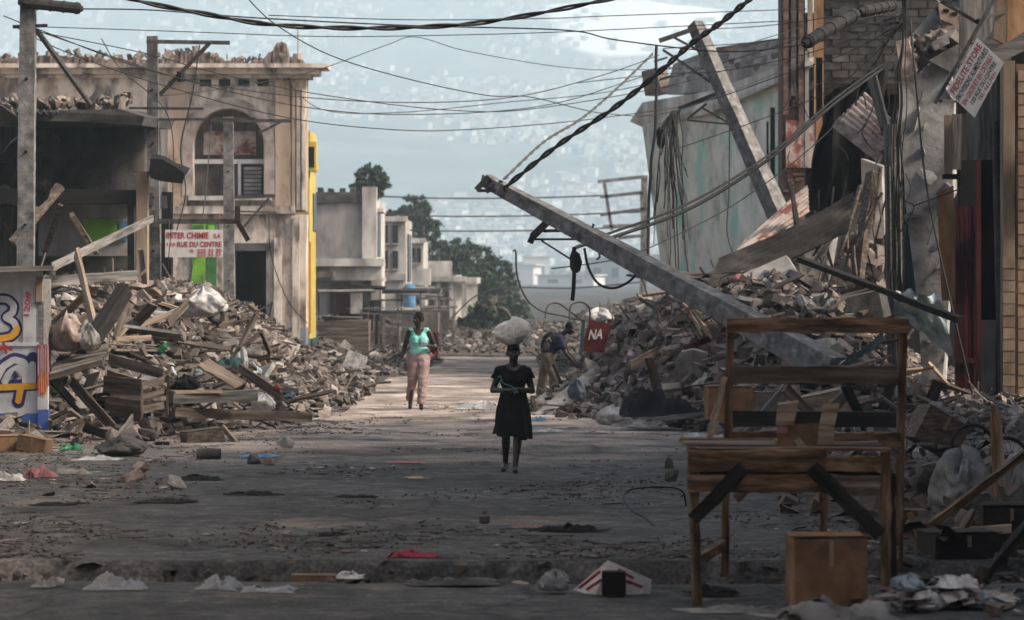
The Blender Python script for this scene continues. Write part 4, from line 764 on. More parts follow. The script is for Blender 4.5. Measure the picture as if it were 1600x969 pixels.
arm(b, 'bracket', P(744, 297, 61.8), P(764, 276, 61.8), .09); arm(b, 'bracket', P(746, 298, 61.8), P(784, 298, 61.7), .05); arm(b, 'bracket', P(760, 300, 61.8), P(784, 284, 61.7), .06); arm(b, 'iron_arm', P(832, 370, 61.2), P(862, 340, 61.1), .10); arm(b, 'rod', P(850, 361, 61.2), P(892, 360, 60.8), .05); arm(b, 'rod', P(836, 374, 61.2), P(912, 374, 60.6), .035)
mb = MB(); mb.tube([P(827, 370, 61.2), P(836, 374, 61.2)], .09, 8); mb.build('insulator', MT['rubber'], b)
arm(b, 'guy_rod', P(846, 376, 61.1), P(896, 408, 60.7), .025)
mb = MB(); mb.tube([P(896, 392, 60.4), P(898, 398, 60.4), P(900, 410, 60.4), P(899, 422, 60.4), P(898, 426, 60.4)], [.03, .08, .10, .08, .04], 8); mb.build('cable_clamp', MT['rubber'], b)
mb = MB(); mb.tube([P(926, 356, 60.2), P(927, 350, 60.2), P(929, 353, 60.2)], .02, 5); mb.tube([P(936, 388, 60.2), P(937, 402, 60.2), P(932, 406, 60.2)], .018, 5); mb.build('hook', MT['steel'], b)
b = thing('wooden_post', 'dark weathered wooden post wrapped in hanging cables', 'utility pole', P(1400, 640, 66)); mb = MB()
mb.tube([P(1402, 645, 66), P(1400, 500, 66), P(1396, 330, 66), P(1393, 195, 66.1)], [.17, .165, .15, .14], 10); mb.build('shaft', MT['wood_grey_v'], b); mb = MB(); mb.beam(P(1380, 205, 66.2), P(1358, 120, 66.4), .09, .06); mb.beam(P(1392, 220, 66), P(1364, 108, 66.3), .05, .08); mb.build('bent_strap', MT['cable_grey'], b)
for k in range(6):                                             # strips of split wood
    xx = 1386 + k * 4.5; mb = MB(); mb.beam(P(xx, 230 + 30 * (k % 3), 65.84 - .01 * (k % 2)), P(xx + 3, 420 + 40 * (k % 2), 65.83), .025, .03); mb.build('splinter', MT['wood_grey' if k % 2 else 'wood_black'], b)
b = thing('far_pole', 'hazy bent utility pole with four crossarms far down the street', 'utility pole', down(1004, 150)); mb = MB(); mb.beam(down(1004, 150), P(1007, 274, 150), .25, .2); mb.build('shaft', MT['pole_concrete'], b)
for (xa, ya, xb, yb) in ((934, 284, 1010, 276), (938, 308, 1010, 300), (938, 336, 1010, 326), (942, 354, 1008, 352), (944, 286, 956, 360), (1002, 300, 1008, 420), (966, 372, 1006, 368)): arm(b, 'crossarm', P(xa, ya, 149.7), P(xb, yb, 149.7), .13, 'pole_concrete')
# ------------------------------------------------------------------ white sign on the left
SY = 70.0
b = thing('hanging_sign', 'white rectangular sign with red lettering hung from the pole crossarm', 'sign', P(303, 403, SY))
mb = MB(); fbox(mb, 258, 359, 348, 402, SY - .3, .03); bd = mb.build('board', MT['white_paint'], b)
for t_, xa, yb, wd, hg in (('INTER CHIMIE', 260, 373, 66, 10), ('S.A', 334, 372, 11, 7), ('115', 261, 384.5, 13, 5), ('RUE DU CENTRE', 277, 386, 69, 8.5), ('TEL:', 296, 394, 8, 4), ('222 32 30', 308, 395, 38, 6), ('222 32 27', 308, 401, 38, 5)):
    text_part(t_, P(xa, yb, SY - .302), (1, 0, 0), (0, 0, 1), wd * SY / F, hg * SY / F, MT['paint_red'], bd, bold=.03)
for xx in (264, 342): mb = MB(); mb.tube([P(xx, 359, SY - .28), P(xx, 346, SY - .25)], .012, 5); mb.build('hanger_rod', MT['steel'], b)
# ------------------------------------------------------------------ cables
cable([(150, -20), (210, 0), (300, 18), (420, 38), (560, 44), (700, 40), (800, 28), (945, 0), (1010, -20)], 46, 48, .022, 'thick twisted black cable sagging across the top of the street', twist=True)
cable([(128, 14), (240, 16), (400, 28), (640, 40), (880, 47), (960, 62), (1100, 79), (1180, 79), (1257, 69)], 57, 60, .011, 'black cable strung between the two cylindrical splice cases')
cable([(66, 42), (300, 50), (500, 57), (700, 55), (900, 49), (1240, 32)], 57, 60, .007, 'thin straight wire running from the kiosk pole to the gutted building')
cable([(420, 24), (640, 31), (850, 29), (950, 25), (1260, 14)], 60, 66, .008, 'thin taut wire close under the thick twisted cable')
cable([(6, 25), (60, 46), (240, 112), (420, 146), (620, 160), (800, 152), (940, 118), (1030, 86)], 57, 74, .009, 'thin wire sagging from the kiosk pole to the leaning pole')
cable([(20, 40), (100, 80), (250, 132), (450, 184), (620, 203), (740, 202), (900, 189), (1060, 168)], 57, 74, .009, 'lowest sagging wire from the kiosk pole to the leaning pole')
cable([(58, 48), (180, 90), (300, 128), (480, 168), (650, 179), (850, 165), (1010, 118), (1260, 40)], 57, 78, .009, 'sagging wire from the kiosk pole up to the brown pier')
cable([(60, 50), (230, 84), (330, 112), (490, 146), (700, 172), (850, 168), (1100, 120), (1310, 40), (1400, 20)], 57, 70, .008, 'sagging wire from the kiosk pole to the splice near the dark post')
cable([(380, -10), (430, 38), (520, 88), (640, 124), (760, 149), (830, 152), (950, 178), (1060, 172), (1250, 100)], 52, 78, .009, 'wire dropping steeply from above and crossing to the leaning pole')
cable([(250, 150), (340, 140), (480, 114), (600, 72), (650, 58), (730, 80), (880, 105), (1000, 109), (1240, 100)], 70, 78, .008, 'wire peaking in mid-street between the crossarm pole and the brown pier')
cable([(440, 115), (500, 170), (620, 176), (790, 160), (960, 142), (1130, 98), (1250, 60)], 90, 78, .009, 'wire from the arched building cornice to the gutted building')
cable([(790, 292), (870, 228), (960, 168), (1030, 112), (1080, 68), (1130, 32), (1178, -8), (1200, -30)], 61, 50, .030, 'thick twisted black cable rising from the fallen pole tip', twist=True)
cable([(788, 280), (850, 222), (908, 186), (960, 142), (1020, 84)], 61.5, 75.5, .018, 'grey twisted cable from the fallen pole tip to the leaning pole', 'cable_grey', True)
cable([(896, 408), (897, 390), (915, 382), (960, 370), (1080, 325), (1200, 250), (1300, 165), (1378, 108)], 60.3, 66, .032, 'heavy pair of cables sweeping from the fallen pole up to the dark post', name='heavy_cable', twist=False)
cable([(912, 376), (960, 362), (1080, 316), (1200, 243), (1300, 158), (1380, 100)], 60.4, 66.1, .022, 'slimmer heavy cable running just above the heavy cable pair', name='heavy_cable')
cable([(862, 420), (950, 408), (1000, 394), (1150, 318), (1290, 210), (1400, 80)], 60.5, 67, .010, 'thin wire slung below the heavy cables')
cable([(897, 386), (897, 420), (896, 450), (894, 470)], 60.3, 60.3, .034, 'cut end of thick black cable hanging from the fallen pole', name='hanging_cable')
cable([(913, 388), (920, 420), (936, 444), (960, 450), (985, 438), (998, 420)], 60.3, 60, .022, 'black cable drooping in a loop under the fallen pole', name='hanging_cable')
cable([(1026, 72), (1024, 180), (1016, 260), (1014, 330), (1012, 402)], 75.5, 75, .032, 'black cable hanging straight from the leaning pole arm', name='hanging_cable', wob=.04)
hb = thing('cable_bundle', 'ragged bundle of cut wires dangling from the leaning pole lower arm', 'cables', P(1045, 330, 75.5)); q = random.Random(6)
for k in range(26):
    x0 = q.uniform(1052, 1066); x1 = q.uniform(1018, 1080); ln = q.uniform(240, 330) if q.random() < .7 else q.uniform(330, 430)
    cable([(x0, 172), ((x0 + x1) / 2 - 6, 200 + q.uniform(-8, 8)), (x1 + (1040 - x1) * .4, 235), (x1, ln)], 75.5, 75.2 + q.uniform(-.3, .3), q.uniform(.006, .016), '', 'cable' if q.random() < .6 else 'cable_grey', name='wire', par=hb, wob=.05)
mb = MB(); mb.tube([P(1031, 198, 75.4), P(1032, 204, 75.4), P(1033, 225, 75.4), P(1032, 232, 75.4)], [.03, .085, .085, .04], 10); mb.build('junction_case', MT['rubber'], hb)
cable([(1140, 194), (1139, 300), (1136, 360), (1146, 400)], 75.6, 75, .014, 'single black wire hanging from the leaning pole brace', name='hanging_cable')
cable([(1062, 170), (1066, 220), (1068, 330), (1075, 425)], 75.6, 74, .016, 'black wire hanging close beside the ragged wire bundle', name='hanging_cable', wob=.03)
hb = thing('cable_bundle', 'thick tangle of black cables running down the dark wooden post', 'cables', P(1405, 640, 65.7))
for k in range(7):
    a = 1398 + k * 2.2; cable([(1412 + q.uniform(-4, 12), -15), (1409 + q.uniform(-4, 10), 40), (a + q.uniform(-4, 12), 180), (a + q.uniform(-10, 10), 330), (a - 3 + q.uniform(-4, 6), 470), (1404 + q.uniform(-7, 7), 640)], 65.2, 65.75, q.uniform(.008, .018), '', name='wire', par=hb, wob=.04)
for k in range(14):
    cable([(1405 + q.uniform(-14, 10), 30 + q.uniform(-10, 14)), (1395 + q.uniform(-20, 20), 38 + q.uniform(-20, 20)), (1402 + q.uniform(-20, 20), 45 + q.uniform(-15, 15)), (1412 + q.uniform(-10, 5), 38)], 65.4, 65.5, .008, '', name='wire', par=hb, wob=.05)
cable([(1422, 30), (1432, 140), (1446, 280), (1476, 430), (1530, 660)], 65.2, 62, .018, 'black guy wire slanting from the tangle down past the red shutters', name='hanging_cable')
cable([(1410, 36), (1390, 60), (1372, 92), (1360, 105)], 65.4, 66, .014, 'short black wire from the tangle to the bent strap on the post', name='hanging_cable')
cable([(1404, 270), (1412, 310), (1428, 325), (1402, 370)], 65.6, 65.5, .014, 'black wire looping off the wooden post in front of the teal board', name='hanging_cable')
cable([(1427, 322), (1500, 295)], 65.5, 64, .012, 'short wire from the wooden post to the red shutters', name='hanging_cable')
cable([(158, 60), (190, 110), (262, 180), (270, 300), (262, 420)], 69, 69.5, .010, 'loose wire drooping down beside the crossarm pole', name='hanging_cable')
cable([(312, 70), (300, 150), (282, 230), (290, 300), (276, 360)], 69.8, 69.5, .012, 'black wire hanging from the top crossarm past the white sign', name='hanging_cable')
cable([(330, 195), (325, 260), (318, 330), (296, 440)], 83.7, 70, .012, 'black wire swinging from the slim pole arm across the white sign', name='hanging_cable')
cable([(420, 335), (424, 400), (450, 470), (480, 505)], 90, 93, .012, 'slack wire on the pier of the arched building', name='hanging_cable')
for k, yy in enumerate((307, 335, 358)):
    cable([(600, yy), (700, yy + 3), (840, yy + 2), (1010, yy - 4)], 152, 150, .03, ('topmost', 'middle', 'lowest')[k] + ' of three hazy wires strung past the trees to the far pole', 'cable_grey')
cable([(560, 515), (680, 512), (760, 455), (900, 450), (1010, 440)], 165, 150, .03, 'hazy wire crossing low before the big dark tree', 'cable_grey')
for k, (pts, Ya, Yb) in enumerate([([(1404, 34), (1330, 62), (1230, 92), (1120, 112), (1030, 116), (900, 130)], 65.5, 80), ([(1402, 40), (1320, 84), (1220, 118), (1130, 150), (1066, 168)], 65.5, 75.6), ([(1400, 30), (1300, 50), (1180, 66), (1036, 76)], 65.5, 75.8), ([(1406, 44), (1340, 110), (1280, 150), (1180, 190), (1060, 232)], 65.5, 76), ([(1420, -10), (1330, 20), (1200, 40), (1090, 46)], 65, 75.9), ([(1398, 46), (1376, 80), (1366, 106)], 65.5, 66.2)]):
    cable(pts, Ya, Yb, .009, ('thin wire from the tangle running far out over the street', 'thin wire from the tangle to the lower arm of the leaning pole', 'thin wire from the tangle to the top arm of the leaning pole', 'low thin wire from the tangle past the green-stained wall', 'highest thin wire from the tangle to the leaning pole head', 'short stub of wire from the tangle to the bent strap')[k])
def splice(pa, pb, Y0, Y1, r, label):
    a = P(*pa, Y0); c = P(*pb, Y1); b = thing('splice_case', label, 'cable splice', a); mb = MB(); d = c - a
    mb.tube([a, a + d * .04, a + d * .05, a + d * .95, a + d * .96, c], [r * .4, r * .7, r, r, r * .7, r * .4], 10); mb.build('case', MT['rubber'], b)
    for u in (.1, .3, .5, .7, .9): mb = MB(); mb.tube([a + d * (u - .02), a + d * (u + .02)], r * 1.12, 10); mb.build('band', MT['cable'], b)
splice((28, 3), (130, 14), 56.8, 57, .085, 'black cylindrical cable splice on top of the kiosk pole')
splice((1256, 69), (1340, 20), 60, 62, .10, 'long black cylindrical cable splice before the gutted building'); splice((1344, 18), (1398, 8), 62, 64, .09, 'shorter black cable splice next to the wire tangle')
# ------------------------------------------------------------------ terrain hit: where a photo ray meets street or heap
def surf(x, y): return max(g0(x, y), hz(x, y))
def hit(px, py, Y0=26.0):
    Y = Y0
    while Y < 140:
        p = P(px, py, Y)
        if surf(p.x, Y) >= p.z:
            for _ in range(4):
                Y -= .04; p = P(px, py, Y)
                if surf(p.x, Y) < p.z: break
            return p
        Y += .12
    return P(px, py, 60)
def local_plank(name, mat, p, q, w_, t_, roll=0.0, parent=None, rough=.006, seg=4, taper=1.0, seed=0):
    """a board with its grain along its own length"""
    p = Vector(p); q = Vector(q); d = q - p; L = d.length; d.normalize(); up = Z if abs(d.z) < .95 else Vector((0, 1, 0))
    y = up.cross(d).normalized(); z = d.cross(y); r = Matrix((d, y, z)).transposed().to_4x4(); r = r @ Matrix.Rotation(roll, 4, 'X')
    mb = MB(); mb.beam((0, 0, 0), (L, 0, 0), w_, t_, jit=rough, seg=seg, taper=taper)
    me = mb.mesh(name, MT[mat], (0, 0, 0)); bm = bmesh.new(); bm.from_mesh(me); bmesh.ops.recalc_face_normals(bm, faces=bm.faces); bm.to_mesh(me); bm.free()
    return link(name, me, Matrix.Translation(p) @ r, parent)
# ------------------------------------------------------------------ painted kiosk
KY2 = 54.2
b = thing('painted_kiosk', 'white wooden kiosk painted with the numbers 3 and 4 and a blue base', 'kiosk', P(20, 690, KY2))
s_ = KY2 / F
fpart('front_panel', MT['kiosk_white'], b, -130, 436, 63, 538, KY2, .05); fpart('front_panel', MT['kiosk_white'], b, -130, 540, 60, 646, KY2 - .02, .07)
fpart('blue_base', MT['blue'], b, -130, 646, 61, 692, KY2 - .03, .08)
fr = fpart('frame_stile', MT['kiosk_white'], b, 36, 436, 55, 536, KY2 - .03, .03); fpart('frame_rail', MT['kiosk_white'], b, -130, 424, 66, 438, KY2 - .05, .1)
local_plank('top_plank', 'wood_grey', P(-130, 424, KY2 - .15), P(86, 419, KY2 - .1), .55, .07, 0, b); fpart('middle_rail', MT['kiosk_white'], b, -130, 535, 60, 541, KY2 - .04, .04)
fpart('corner_post', MT['tan'], b, 56, 432, 66, 472, KY2 - .06, .12); fpart('corner_post', MT['wood_grey'], b, 60, 470, 68, 540, KY2 - .02, .12)
cp = fpart('painted_post', MT['cloth_pink'], b, 58, 538, 74, 604, KY2 - .08, .14); cp['label'] = 'corner post painted with red and yellow flames over white and blue'
q = random.Random(3)
for k in range(16): xx = 58.5 + k * .95; fpart('flame', MT[('paint_red', 'kiosk_white', 'cloth_pink')[k % 3]], cp, xx, 539 + q.uniform(0, 8), xx + q.uniform(.4, 1), 590 + q.uniform(0, 12), KY2 - .084 - .0004 * k, .004)
for k in range(9):
    xx = 58.5 + k * 1.7; mb = MB(); yb = 604 + q.uniform(2, 18); mb.prism([P(xx, 596, KY2 - .09 - .0003 * k), P(xx + 2, 580 + q.uniform(-8, 5), KY2 - .09 - .0003 * k), P(xx + 2.2, yb - 5, KY2 - .09 - .0003 * k), P(xx + .8, yb, KY2 - .09 - .0003 * k)], (0, .003, 0)); mb.build('flame', MT['paint_yellow' if k % 2 else 'paint_red'], cp)
fpart('post_white', MT['kiosk_white'], cp, 58.6, 604, 74.6, 640, KY2 - .079, .139); fpart('post_blue', MT['blue'], cp, 59, 640, 75.5, 692, KY2 - .078, .138)
mb = MB(); mb.aabb(P(60, 0, KY2).x - .05, P(60, 0, KY2).x, KY2 + .06, KY2 + 1.5, 0, P(0, 436, KY2).z); mb.build('side_panel', MT['wood_grey'], b)
def kp(x, y): return (x * s_, (HZ - y) * s_ + H)
O3 = Vector((-800 * s_, 0, 0)); 
def stroke(pts, w_, Yp, lift, mat, nm='painted_number'): return ribbon([kp(x, y) for x, y in pts], w_ * s_, Vector((O3.x, Yp, 0)), (1, 0, 0), (0, 0, 1), lift, MT[mat], b, nm)
three = [(-16, 471), (-2, 467), (12, 468), (22, 477), (20, 489), (8, 496), (22, 503), (27, 515), (18, 526), (2, 529), (-14, 527)]
stroke(three, 19, KY2, .004, 'navy'); stroke(three, 10.5, KY2, .008, 'kiosk_white'); stroke([(27, 514), (25, 520), (17, 526), (2, 529), (-14, 527)], 10.4, KY2, .012, 'paint_yellow')
for st in ([(-10, 610), (-4, 590), (6, 570), (22, 560), (38, 564), (44, 574)], [(52, 560), (51, 600)], [(-12, 605), (54, 601)], [(34, 604), (29, 628)]): stroke(st, 20, KY2 - .02, .004, 'navy')
for st in ([(-10, 610), (-4, 590), (6, 572), (22, 562), (38, 566), (43, 578), (40, 596)], [(51, 570), (51, 600)], [(8, 596), (14, 584), (30, 574), (40, 590)]): stroke(st, 11, KY2 - .02, .008, 'kiosk_white')
for st in ([(-12, 606), (54, 603)], [(33, 606), (29, 626)]): stroke(st, 10.4, KY2 - .02, .012, 'paint_yellow')
stroke([(24, 582), (27, 588), (24, 593), (22, 587), (24, 582)], 5, KY2 - .02, .014, 'navy'); stroke([(-6, 536), (2, 546), (8, 541), (18, 546)], 5, KY2 - .03, .02, 'ink_red', 'painted_scrawl'); stroke([(6, 536), (10, 551)], 4, KY2 - .03, .022, 'ink_red', 'painted_scrawl')
text_part('120#', P(47, 494, KY2 - .034), (.06, 0, 1), (-1, 0, .06), 38 * s_, 10 * s_, MT['ink_red'], b, 'painted_number', bold=.02).rotation_euler.y += 0
# ------------------------------------------------------------------ wooden market stall (foreground)
FY, BY = 27.4, 28.9
b = thing('market_stall', 'rough wooden market stall frame with a high slatted back', 'stall', P(1235, 944, FY))
def sb(name, x0, y0, x1, y1, Y, wpx, th, mat='wood_stall', par=None, taper=1.0): return local_plank(name, mat, P(x0, y0, Y), P(x1, y1, Y), th, wpx * Y / F, 0, par or b, .008, 7, taper)
sb('leg', 1089, 946, 1083, 700, FY, 16, .07); sb('leg', 1384, 915, 1384, 706, FY, 19, .07); sb('back_post', 1131, 900, 1142, 497, BY, 16, .06); sb('back_post', 1402, 895, 1411, 497, BY, 17, .06); sb('leg', 1286, 850, 1288, 762, BY, 14, .06); sb('prop', 1104, 702, 1132, 590, BY - .1, 11, .04, 'wood_pale')
sb('back_rail', 1136, 508, 1420, 509, BY - .06, 23, .03); r_ = sb('back_rail', 1140, 586, 1402, 586, BY - .06, 27, .03, 'wood'); r_['label'] = 'weathered grey-brown back rail'; sb('back_rail', 1300, 689, 1408, 688, BY - .06, 24, .03); sb('back_rail', 1140, 684, 1220, 686, BY - .06, 20, .03)
sb('front_board', 1074, 721, 1290, 720, FY - .05, 33, .03); sb('front_board', 1290, 724, 1376, 726, FY - .05, 24, .03); sb('front_board', 1074, 755, 1292, 756, FY - .05, 27, .03); sb('front_board', 1286, 756, 1376, 760, FY - .045, 30, .03, 'wood')
sb('brace', 1162, 730, 1084, 812, FY - .10, 21, .04, 'wood_black'); sb('brace', 1268, 730, 1376, 836, FY - .10, 23, .04, 'wood_black'); sb('crossbar', 1084, 739, 1392, 739, FY + .02, 9, .05, 'wood_black'); sb('leg_brace', 1392, 738, 1394, 900, FY + .2, 16, .05, 'wood_black'); sb('leg_brace', 1150, 780, 1175, 755, BY - .2, 14, .04, 'wood')
for k in range(4):                                             # table boards, front to back
    yy = FY + .08 + k * .43 + .05 * (k % 2); a = P(1076, 0, FY).x; c = P(1392, 0, FY).x; local_plank('table_board', 'wood' if k % 3 else 'wood_stall', (a, yy, 1.105 + .006 * (k % 2)), (c, yy + .02, 1.105), .24, .025, 0, b, .008)
sb('side_rail', 1394, 712, 1404, 698, FY + .7, 14, .03, 'wood'); local_plank('side_rail', 'wood_stall', P(1384, 880, FY), P(1402, 862, BY), .05, .09, 0, b); local_plank('side_rail', 'wood_stall', P(1087, 880, FY), P(1131, 850, BY), .04, .07, 0, b)
b = thing('open_carton', 'open brown carton with raised flaps standing on the stall table', 'box', P(1258, 702, 28))
for nm, pts, ext in (('side', [(1214, 704), (1296, 704), (1294, 662), (1216, 664)], (0, .015, 0)), ('flap', [(1212, 664), (1240, 664), (1248, 628), (1216, 632)], (0, .015, .01)), ('flap', [(1276, 704), (1302, 706), (1304, 668), (1280, 664)], (0, .015, 0)), ('flap', [(1280, 664), (1304, 666), (1312, 630), (1288, 630)], (0, .015, 0))):
    mb = MB(); Yq = 27.9 if nm == 'side' else 27.86; mb.prism([P(x, y, Yq) for x, y in pts], ext); mb.build(nm, MT['cardboard' if nm == 'side' else 'wood_pale'], b)
mb = MB(); mb.prism([P(1214, 704, 28.3), P(1296, 704, 28.3), P(1294, 664, 28.3), P(1216, 666, 28.3)], (0, .015, 0)); mb.build('side', MT['cardboard'], b); mb = MB(); a = P(1214, 704, 27.9); c = P(1296, 704, 28.3); mb.aabb(a.x, c.x, 27.92, 28.29, 1.135, 1.15); mb.build('bottom', MT['cardboard'], b)
mb = MB(); mb.beam(P(1244, 686, 27.84), P(1254, 700, 27.84), .03, .05, jit=.004, seg=3); mb.build('paper_tear', MT['wood_pale'], b); mb = MB(); mb.box(P(1222, 672, 27.84), (.08, .01, .045)); mb.build('pink_label', MT['cloth_pink'], b)
def carton(name, label, px, py, wpx, hpx, Y, dep, rz, mat='cardboard', group=None, flap=True, tilt=0):
    base = P(px, py, Y); w_, h_ = wpx * Y / F, hpx * Y / F; b = thing(name, label, 'box', base, group)
    r = Euler((0, tilt, rz)).to_matrix(); c = base + r @ Vector((0, 0, h_ / 2)); mb = MB(); mb.box(c, (w_, dep, h_), r, jit=.008); mb.build('body', MT[mat], b)
    if flap:
        for s2 in (-1, 1): mb = MB(); mb.box(base + r @ Vector((0, s2 * dep / 4, h_ + .008)), (w_ * 1.01, dep / 2 * .96, .008), r @ Euler((s2 * .06, 0, 0)).to_matrix()); mb.build('flap', MT[mat], b)
        mb = MB(); mb.box(base + r @ Vector((0, -dep / 2 - .003, h_ * .78)), (w_ * .06, .003, h_ * .38), r); mb.build('tape', MT['tan'], b)
    return b
carton('cardboard_box', 'large closed cardboard box standing under the market stall', 1292, 946, 115, 108, 26.95, .45, .06)
# ------------------------------------------------------------------ people
_ic = bmesh.new(); bmesh.ops.create_icosphere(_ic, subdivisions=2, radius=1); ICO = [v.co.copy() for v in _ic.verts]; _ic.free()
def blob(parts, voxel=.010, smooth=3):
    me = bpy.data.meshes.new('b'); bm = bmesh.new()
    for p in parts:
        t = bmesh.new()
        if p[0] == 'c':
            for c, r in ((p[1], p[3]), (p[2], p[4])):
                for v in ICO: t.verts.new(Vector(c) + v * r)
        else:
            rot = p[3] if len(p) > 3 else Matrix.Identity(3)
            for v in ICO: t.verts.new(Vector(p[1]) + rot @ Vector((v.x * p[2][0], v.y * p[2][1], v.z * p[2][2])))
        res = bmesh.ops.convex_hull(t, input=t.verts); bmesh.ops.delete(t, geom=[v for v in t.verts if not v.link_faces], context='VERTS')
        m2 = bpy.data.meshes.new('t'); t.to_mesh(m2); t.free(); bm.from_mesh(m2); bpy.data.meshes.remove(m2)
    bm.to_mesh(me); bm.free()
    o = bpy.data.objects.new('b', me); C.objects.link(o)
    m = o.modifiers.new('r', 'REMESH'); m.mode = 'VOXEL'; m.voxel_size = voxel
    m = o.modifiers.new('s', 'SMOOTH'); m.iterations = smooth; m.factor = .5
    out = bpy.data.meshes.new_from_object(o.evaluated_get(bpy.context.evaluated_depsgraph_get())); bpy.data.objects.remove(o); bpy.data.meshes.remove(me)
    return out
def cut(me, keep):
    bm = bmesh.new(); bm.from_mesh(me); bmesh.ops.delete(bm, geom=[v for v in bm.verts if not keep(v.co)], context='VERTS'); bm.to_mesh(me); bm.free(); return me
def wrinkle(me, amp, sc_, st=(1, 1, 1), seed=0):
    for v in me.vertices:
        p = Vector((v.co.x * st[0], v.co.y * st[1], v.co.z * st[2])) * sc_ + Vector((seed, 0, 0)); v.co += v.normal * (amp * mn.noise(p) + amp * .5 * mn.noise(p * 2.3))
    me.update(); return me
def put(me, name, mat, loc, parent, smooth=True):
    me.materials.clear(); me.materials.append(MT[mat]); me.polygons.foreach_set('use_smooth', [smooth] * len(me.polygons)); return link(name, me, Matrix.Translation(loc), parent)
def hand(w, d, palm, side, curl=.6):
    """w wrist, d finger direction, palm normal, side thumb direction"""
    w, d, palm, side = Vector(w), Vector(d).normalized(), Vector(palm).normalized(), Vector(side).normalized(); out = []
    k = w + d * .085; out.append(('c', w, w + d * .03, .026, .028)); 
    for i, (o, L) in enumerate(((.030, .070), (.010, .080), (-.010, .074), (-.029, .058))):
        r0 = k + side * o; out.append(('c', w + d * .02 + side * o * .6, r0, .016, .0125)); m1 = r0 + (d * math.cos(curl) + palm * math.sin(curl)) * L * .5; m2 = m1 + (d * math.cos(curl * 2.2) + palm * math.sin(curl * 2.2)) * L * .5
        out += [('c', r0, m1, .0105, .0095), ('c', m1, m2, .0095, .008)]
    t0 = w + d * .025 + side * .028; t1 = t0 + (d * .7 + side * .6 + palm * .3).normalized() * .045; t2 = t1 + (d * .9 + palm * .5).normalized() * .035
    return out + [('c', t0, t1, .014, .011), ('c', t1, t2, .011, .0085)]
def head(c, yaw=0.0, nod=0.0, s=1.0):
    r = Euler((nod, 0, yaw)).to_matrix(); c = Vector(c); f = lambda x, y, z: c + r @ Vector((x * s, y * s, z * s))
    E = lambda p, rad: ('e', f(*p), tuple(k * s for k in rad), r)
    return [E((0, .012, .025), (.074, .096, .098)), E((0, -.022, -.045), (.058, .068, .070)), E((0, -.05, -.085), (.030, .034, .026)), ('c', f(0, -.088, .012), f(0, -.104, -.022), .009 * s, .0135 * s), E((.016, -.094, -.026), (.011, .012, .009)), E((-.016, -.094, -.026), (.011, .012, .009)),
            E((0, -.086, -.052), (.026, .014, .008)), E((0, -.083, -.064), (.022, .014, .008)), E((.03, -.078, .032), (.024, .012, .009)), E((-.03, -.078, .032), (.024, .012, .009)), E((.04, -.058, -.012), (.022, .022, .018)), E((-.04, -.058, -.012), (.022, .022, .018)), E((.077, .012, -.005), (.011, .022, .032)), E((-.077, .012, -.005), (.011, .022, .032))], f, r
def eyes(f, s, loc, par):
    for sx in (-1, 1):
        me = blob([('e', f(.030 * sx, -.079, .014), (.009, .005, .005))], .0025, 1); put(me, 'eye', 'chunk_pink', loc, par)
def shoe(h, toe, r=.036): h, toe = Vector(h), Vector(toe); return [('c', h, toe, r, r * .8), ('c', h + Vector((0, 0, .0)), h + Vector((0, 0, .05)), r, r * .9)]
# --- woman in black carrying a bundle on her head
W1 = P(797, 738.5, 45.75); W1.z = g0(W1.x, 45.75) - .0
b = thing('person', 'person in a black dress walking toward us with a white bundle on the head', 'person', W1)
hd, hf, hr = head((.04, -.01, 1.418), .12, .06, 1.0)
body = hd + [('c', (.04, .02, 1.24), (.04, .005, 1.36), .060, .052), ('c', (.04, .025, 1.255), (-.10, .02, 1.215), .06, .052), ('c', (.04, .025, 1.255), (.185, .02, 1.205), .06, .052), ('e', (.04, .02, 1.10), (.15, .105, .18)), ('e', (.04, .03, .92), (.145, .11, .17)), ('e', (.04, .03, .80), (.17, .125, .15)),
  ('c', (-.125, .02, 1.205), (-.205, .06, .975), .050, .040), ('c', (-.205, .06, .975), (-.05, -.17, .975), .039, .027), ('c', (.20, .02, 1.195), (.262, .07, .965), .050, .040), ('c', (.262, .07, .965), (.115, -.16, .985), .039, .027),
  ('c', (-.04, .03, .80), (-.05, -.01, .45), .085, .058), ('c', (-.05, -.01, .45), (-.055, .12, .11), .056, .034), ('c', (-.05, .04, .36), (-.052, .075, .22), .056, .040), ('c', (.12, .03, .80), (.09, -.06, .45), .085, .058), ('c', (.09, -.06, .45), (.062, -.12, .08), .056, .034), ('c', (.09, -.05, .36), (.08, -.07, .22), .056, .040)]
body += shoe((-.055, .13, .07), (-.085, -.03, .030), .038) + shoe((.062, -.12, .037), (.068, -.29, .028), .038)
body += hand((-.05, -.17, .975), (1, -.35, .12), (0, -.3, -1), (0, -1, .3), .7) + hand((.115, -.16, .985), (-1, -.4, .1), (0, -.3, -1), (0, -1, .3), .7)
put(blob(body, .0085), 'body', 'skin', W1, b); eyes(hf, .97, W1, b)
top = blob([('c', (.04, .025, 1.245), (-.10, .02, 1.215), .066, .062), ('c', (.04, .025, 1.245), (.185, .02, 1.205), .066, .062), ('e', (.04, .02, 1.12), (.168, .122, .19)), ('e', (.04, .03, .94), (.155, .122, .19)), ('c', (-.12, .02, 1.21), (-.165, .035, 1.12), .064, .062), ('c', (.20, .02, 1.20), (.235, .04, 1.11), .064, .062), ('e', (-.02, -.055, 1.11), (.075, .06, .08)), ('e', (.10, -.055, 1.11), (.075, .06, .08))], .011)
cut(top, lambda c: c.z < 1.272 - .06 * max(0, 1 - ((c.x - .04) / .09) ** 2) and c.z > .90 and not (abs(c.x - .04) > .185 and c.z < 1.115)); put(wrinkle(top, .014, 12), 'bodice', 'dress_black', W1, b)
mb = MB(); NS = 72
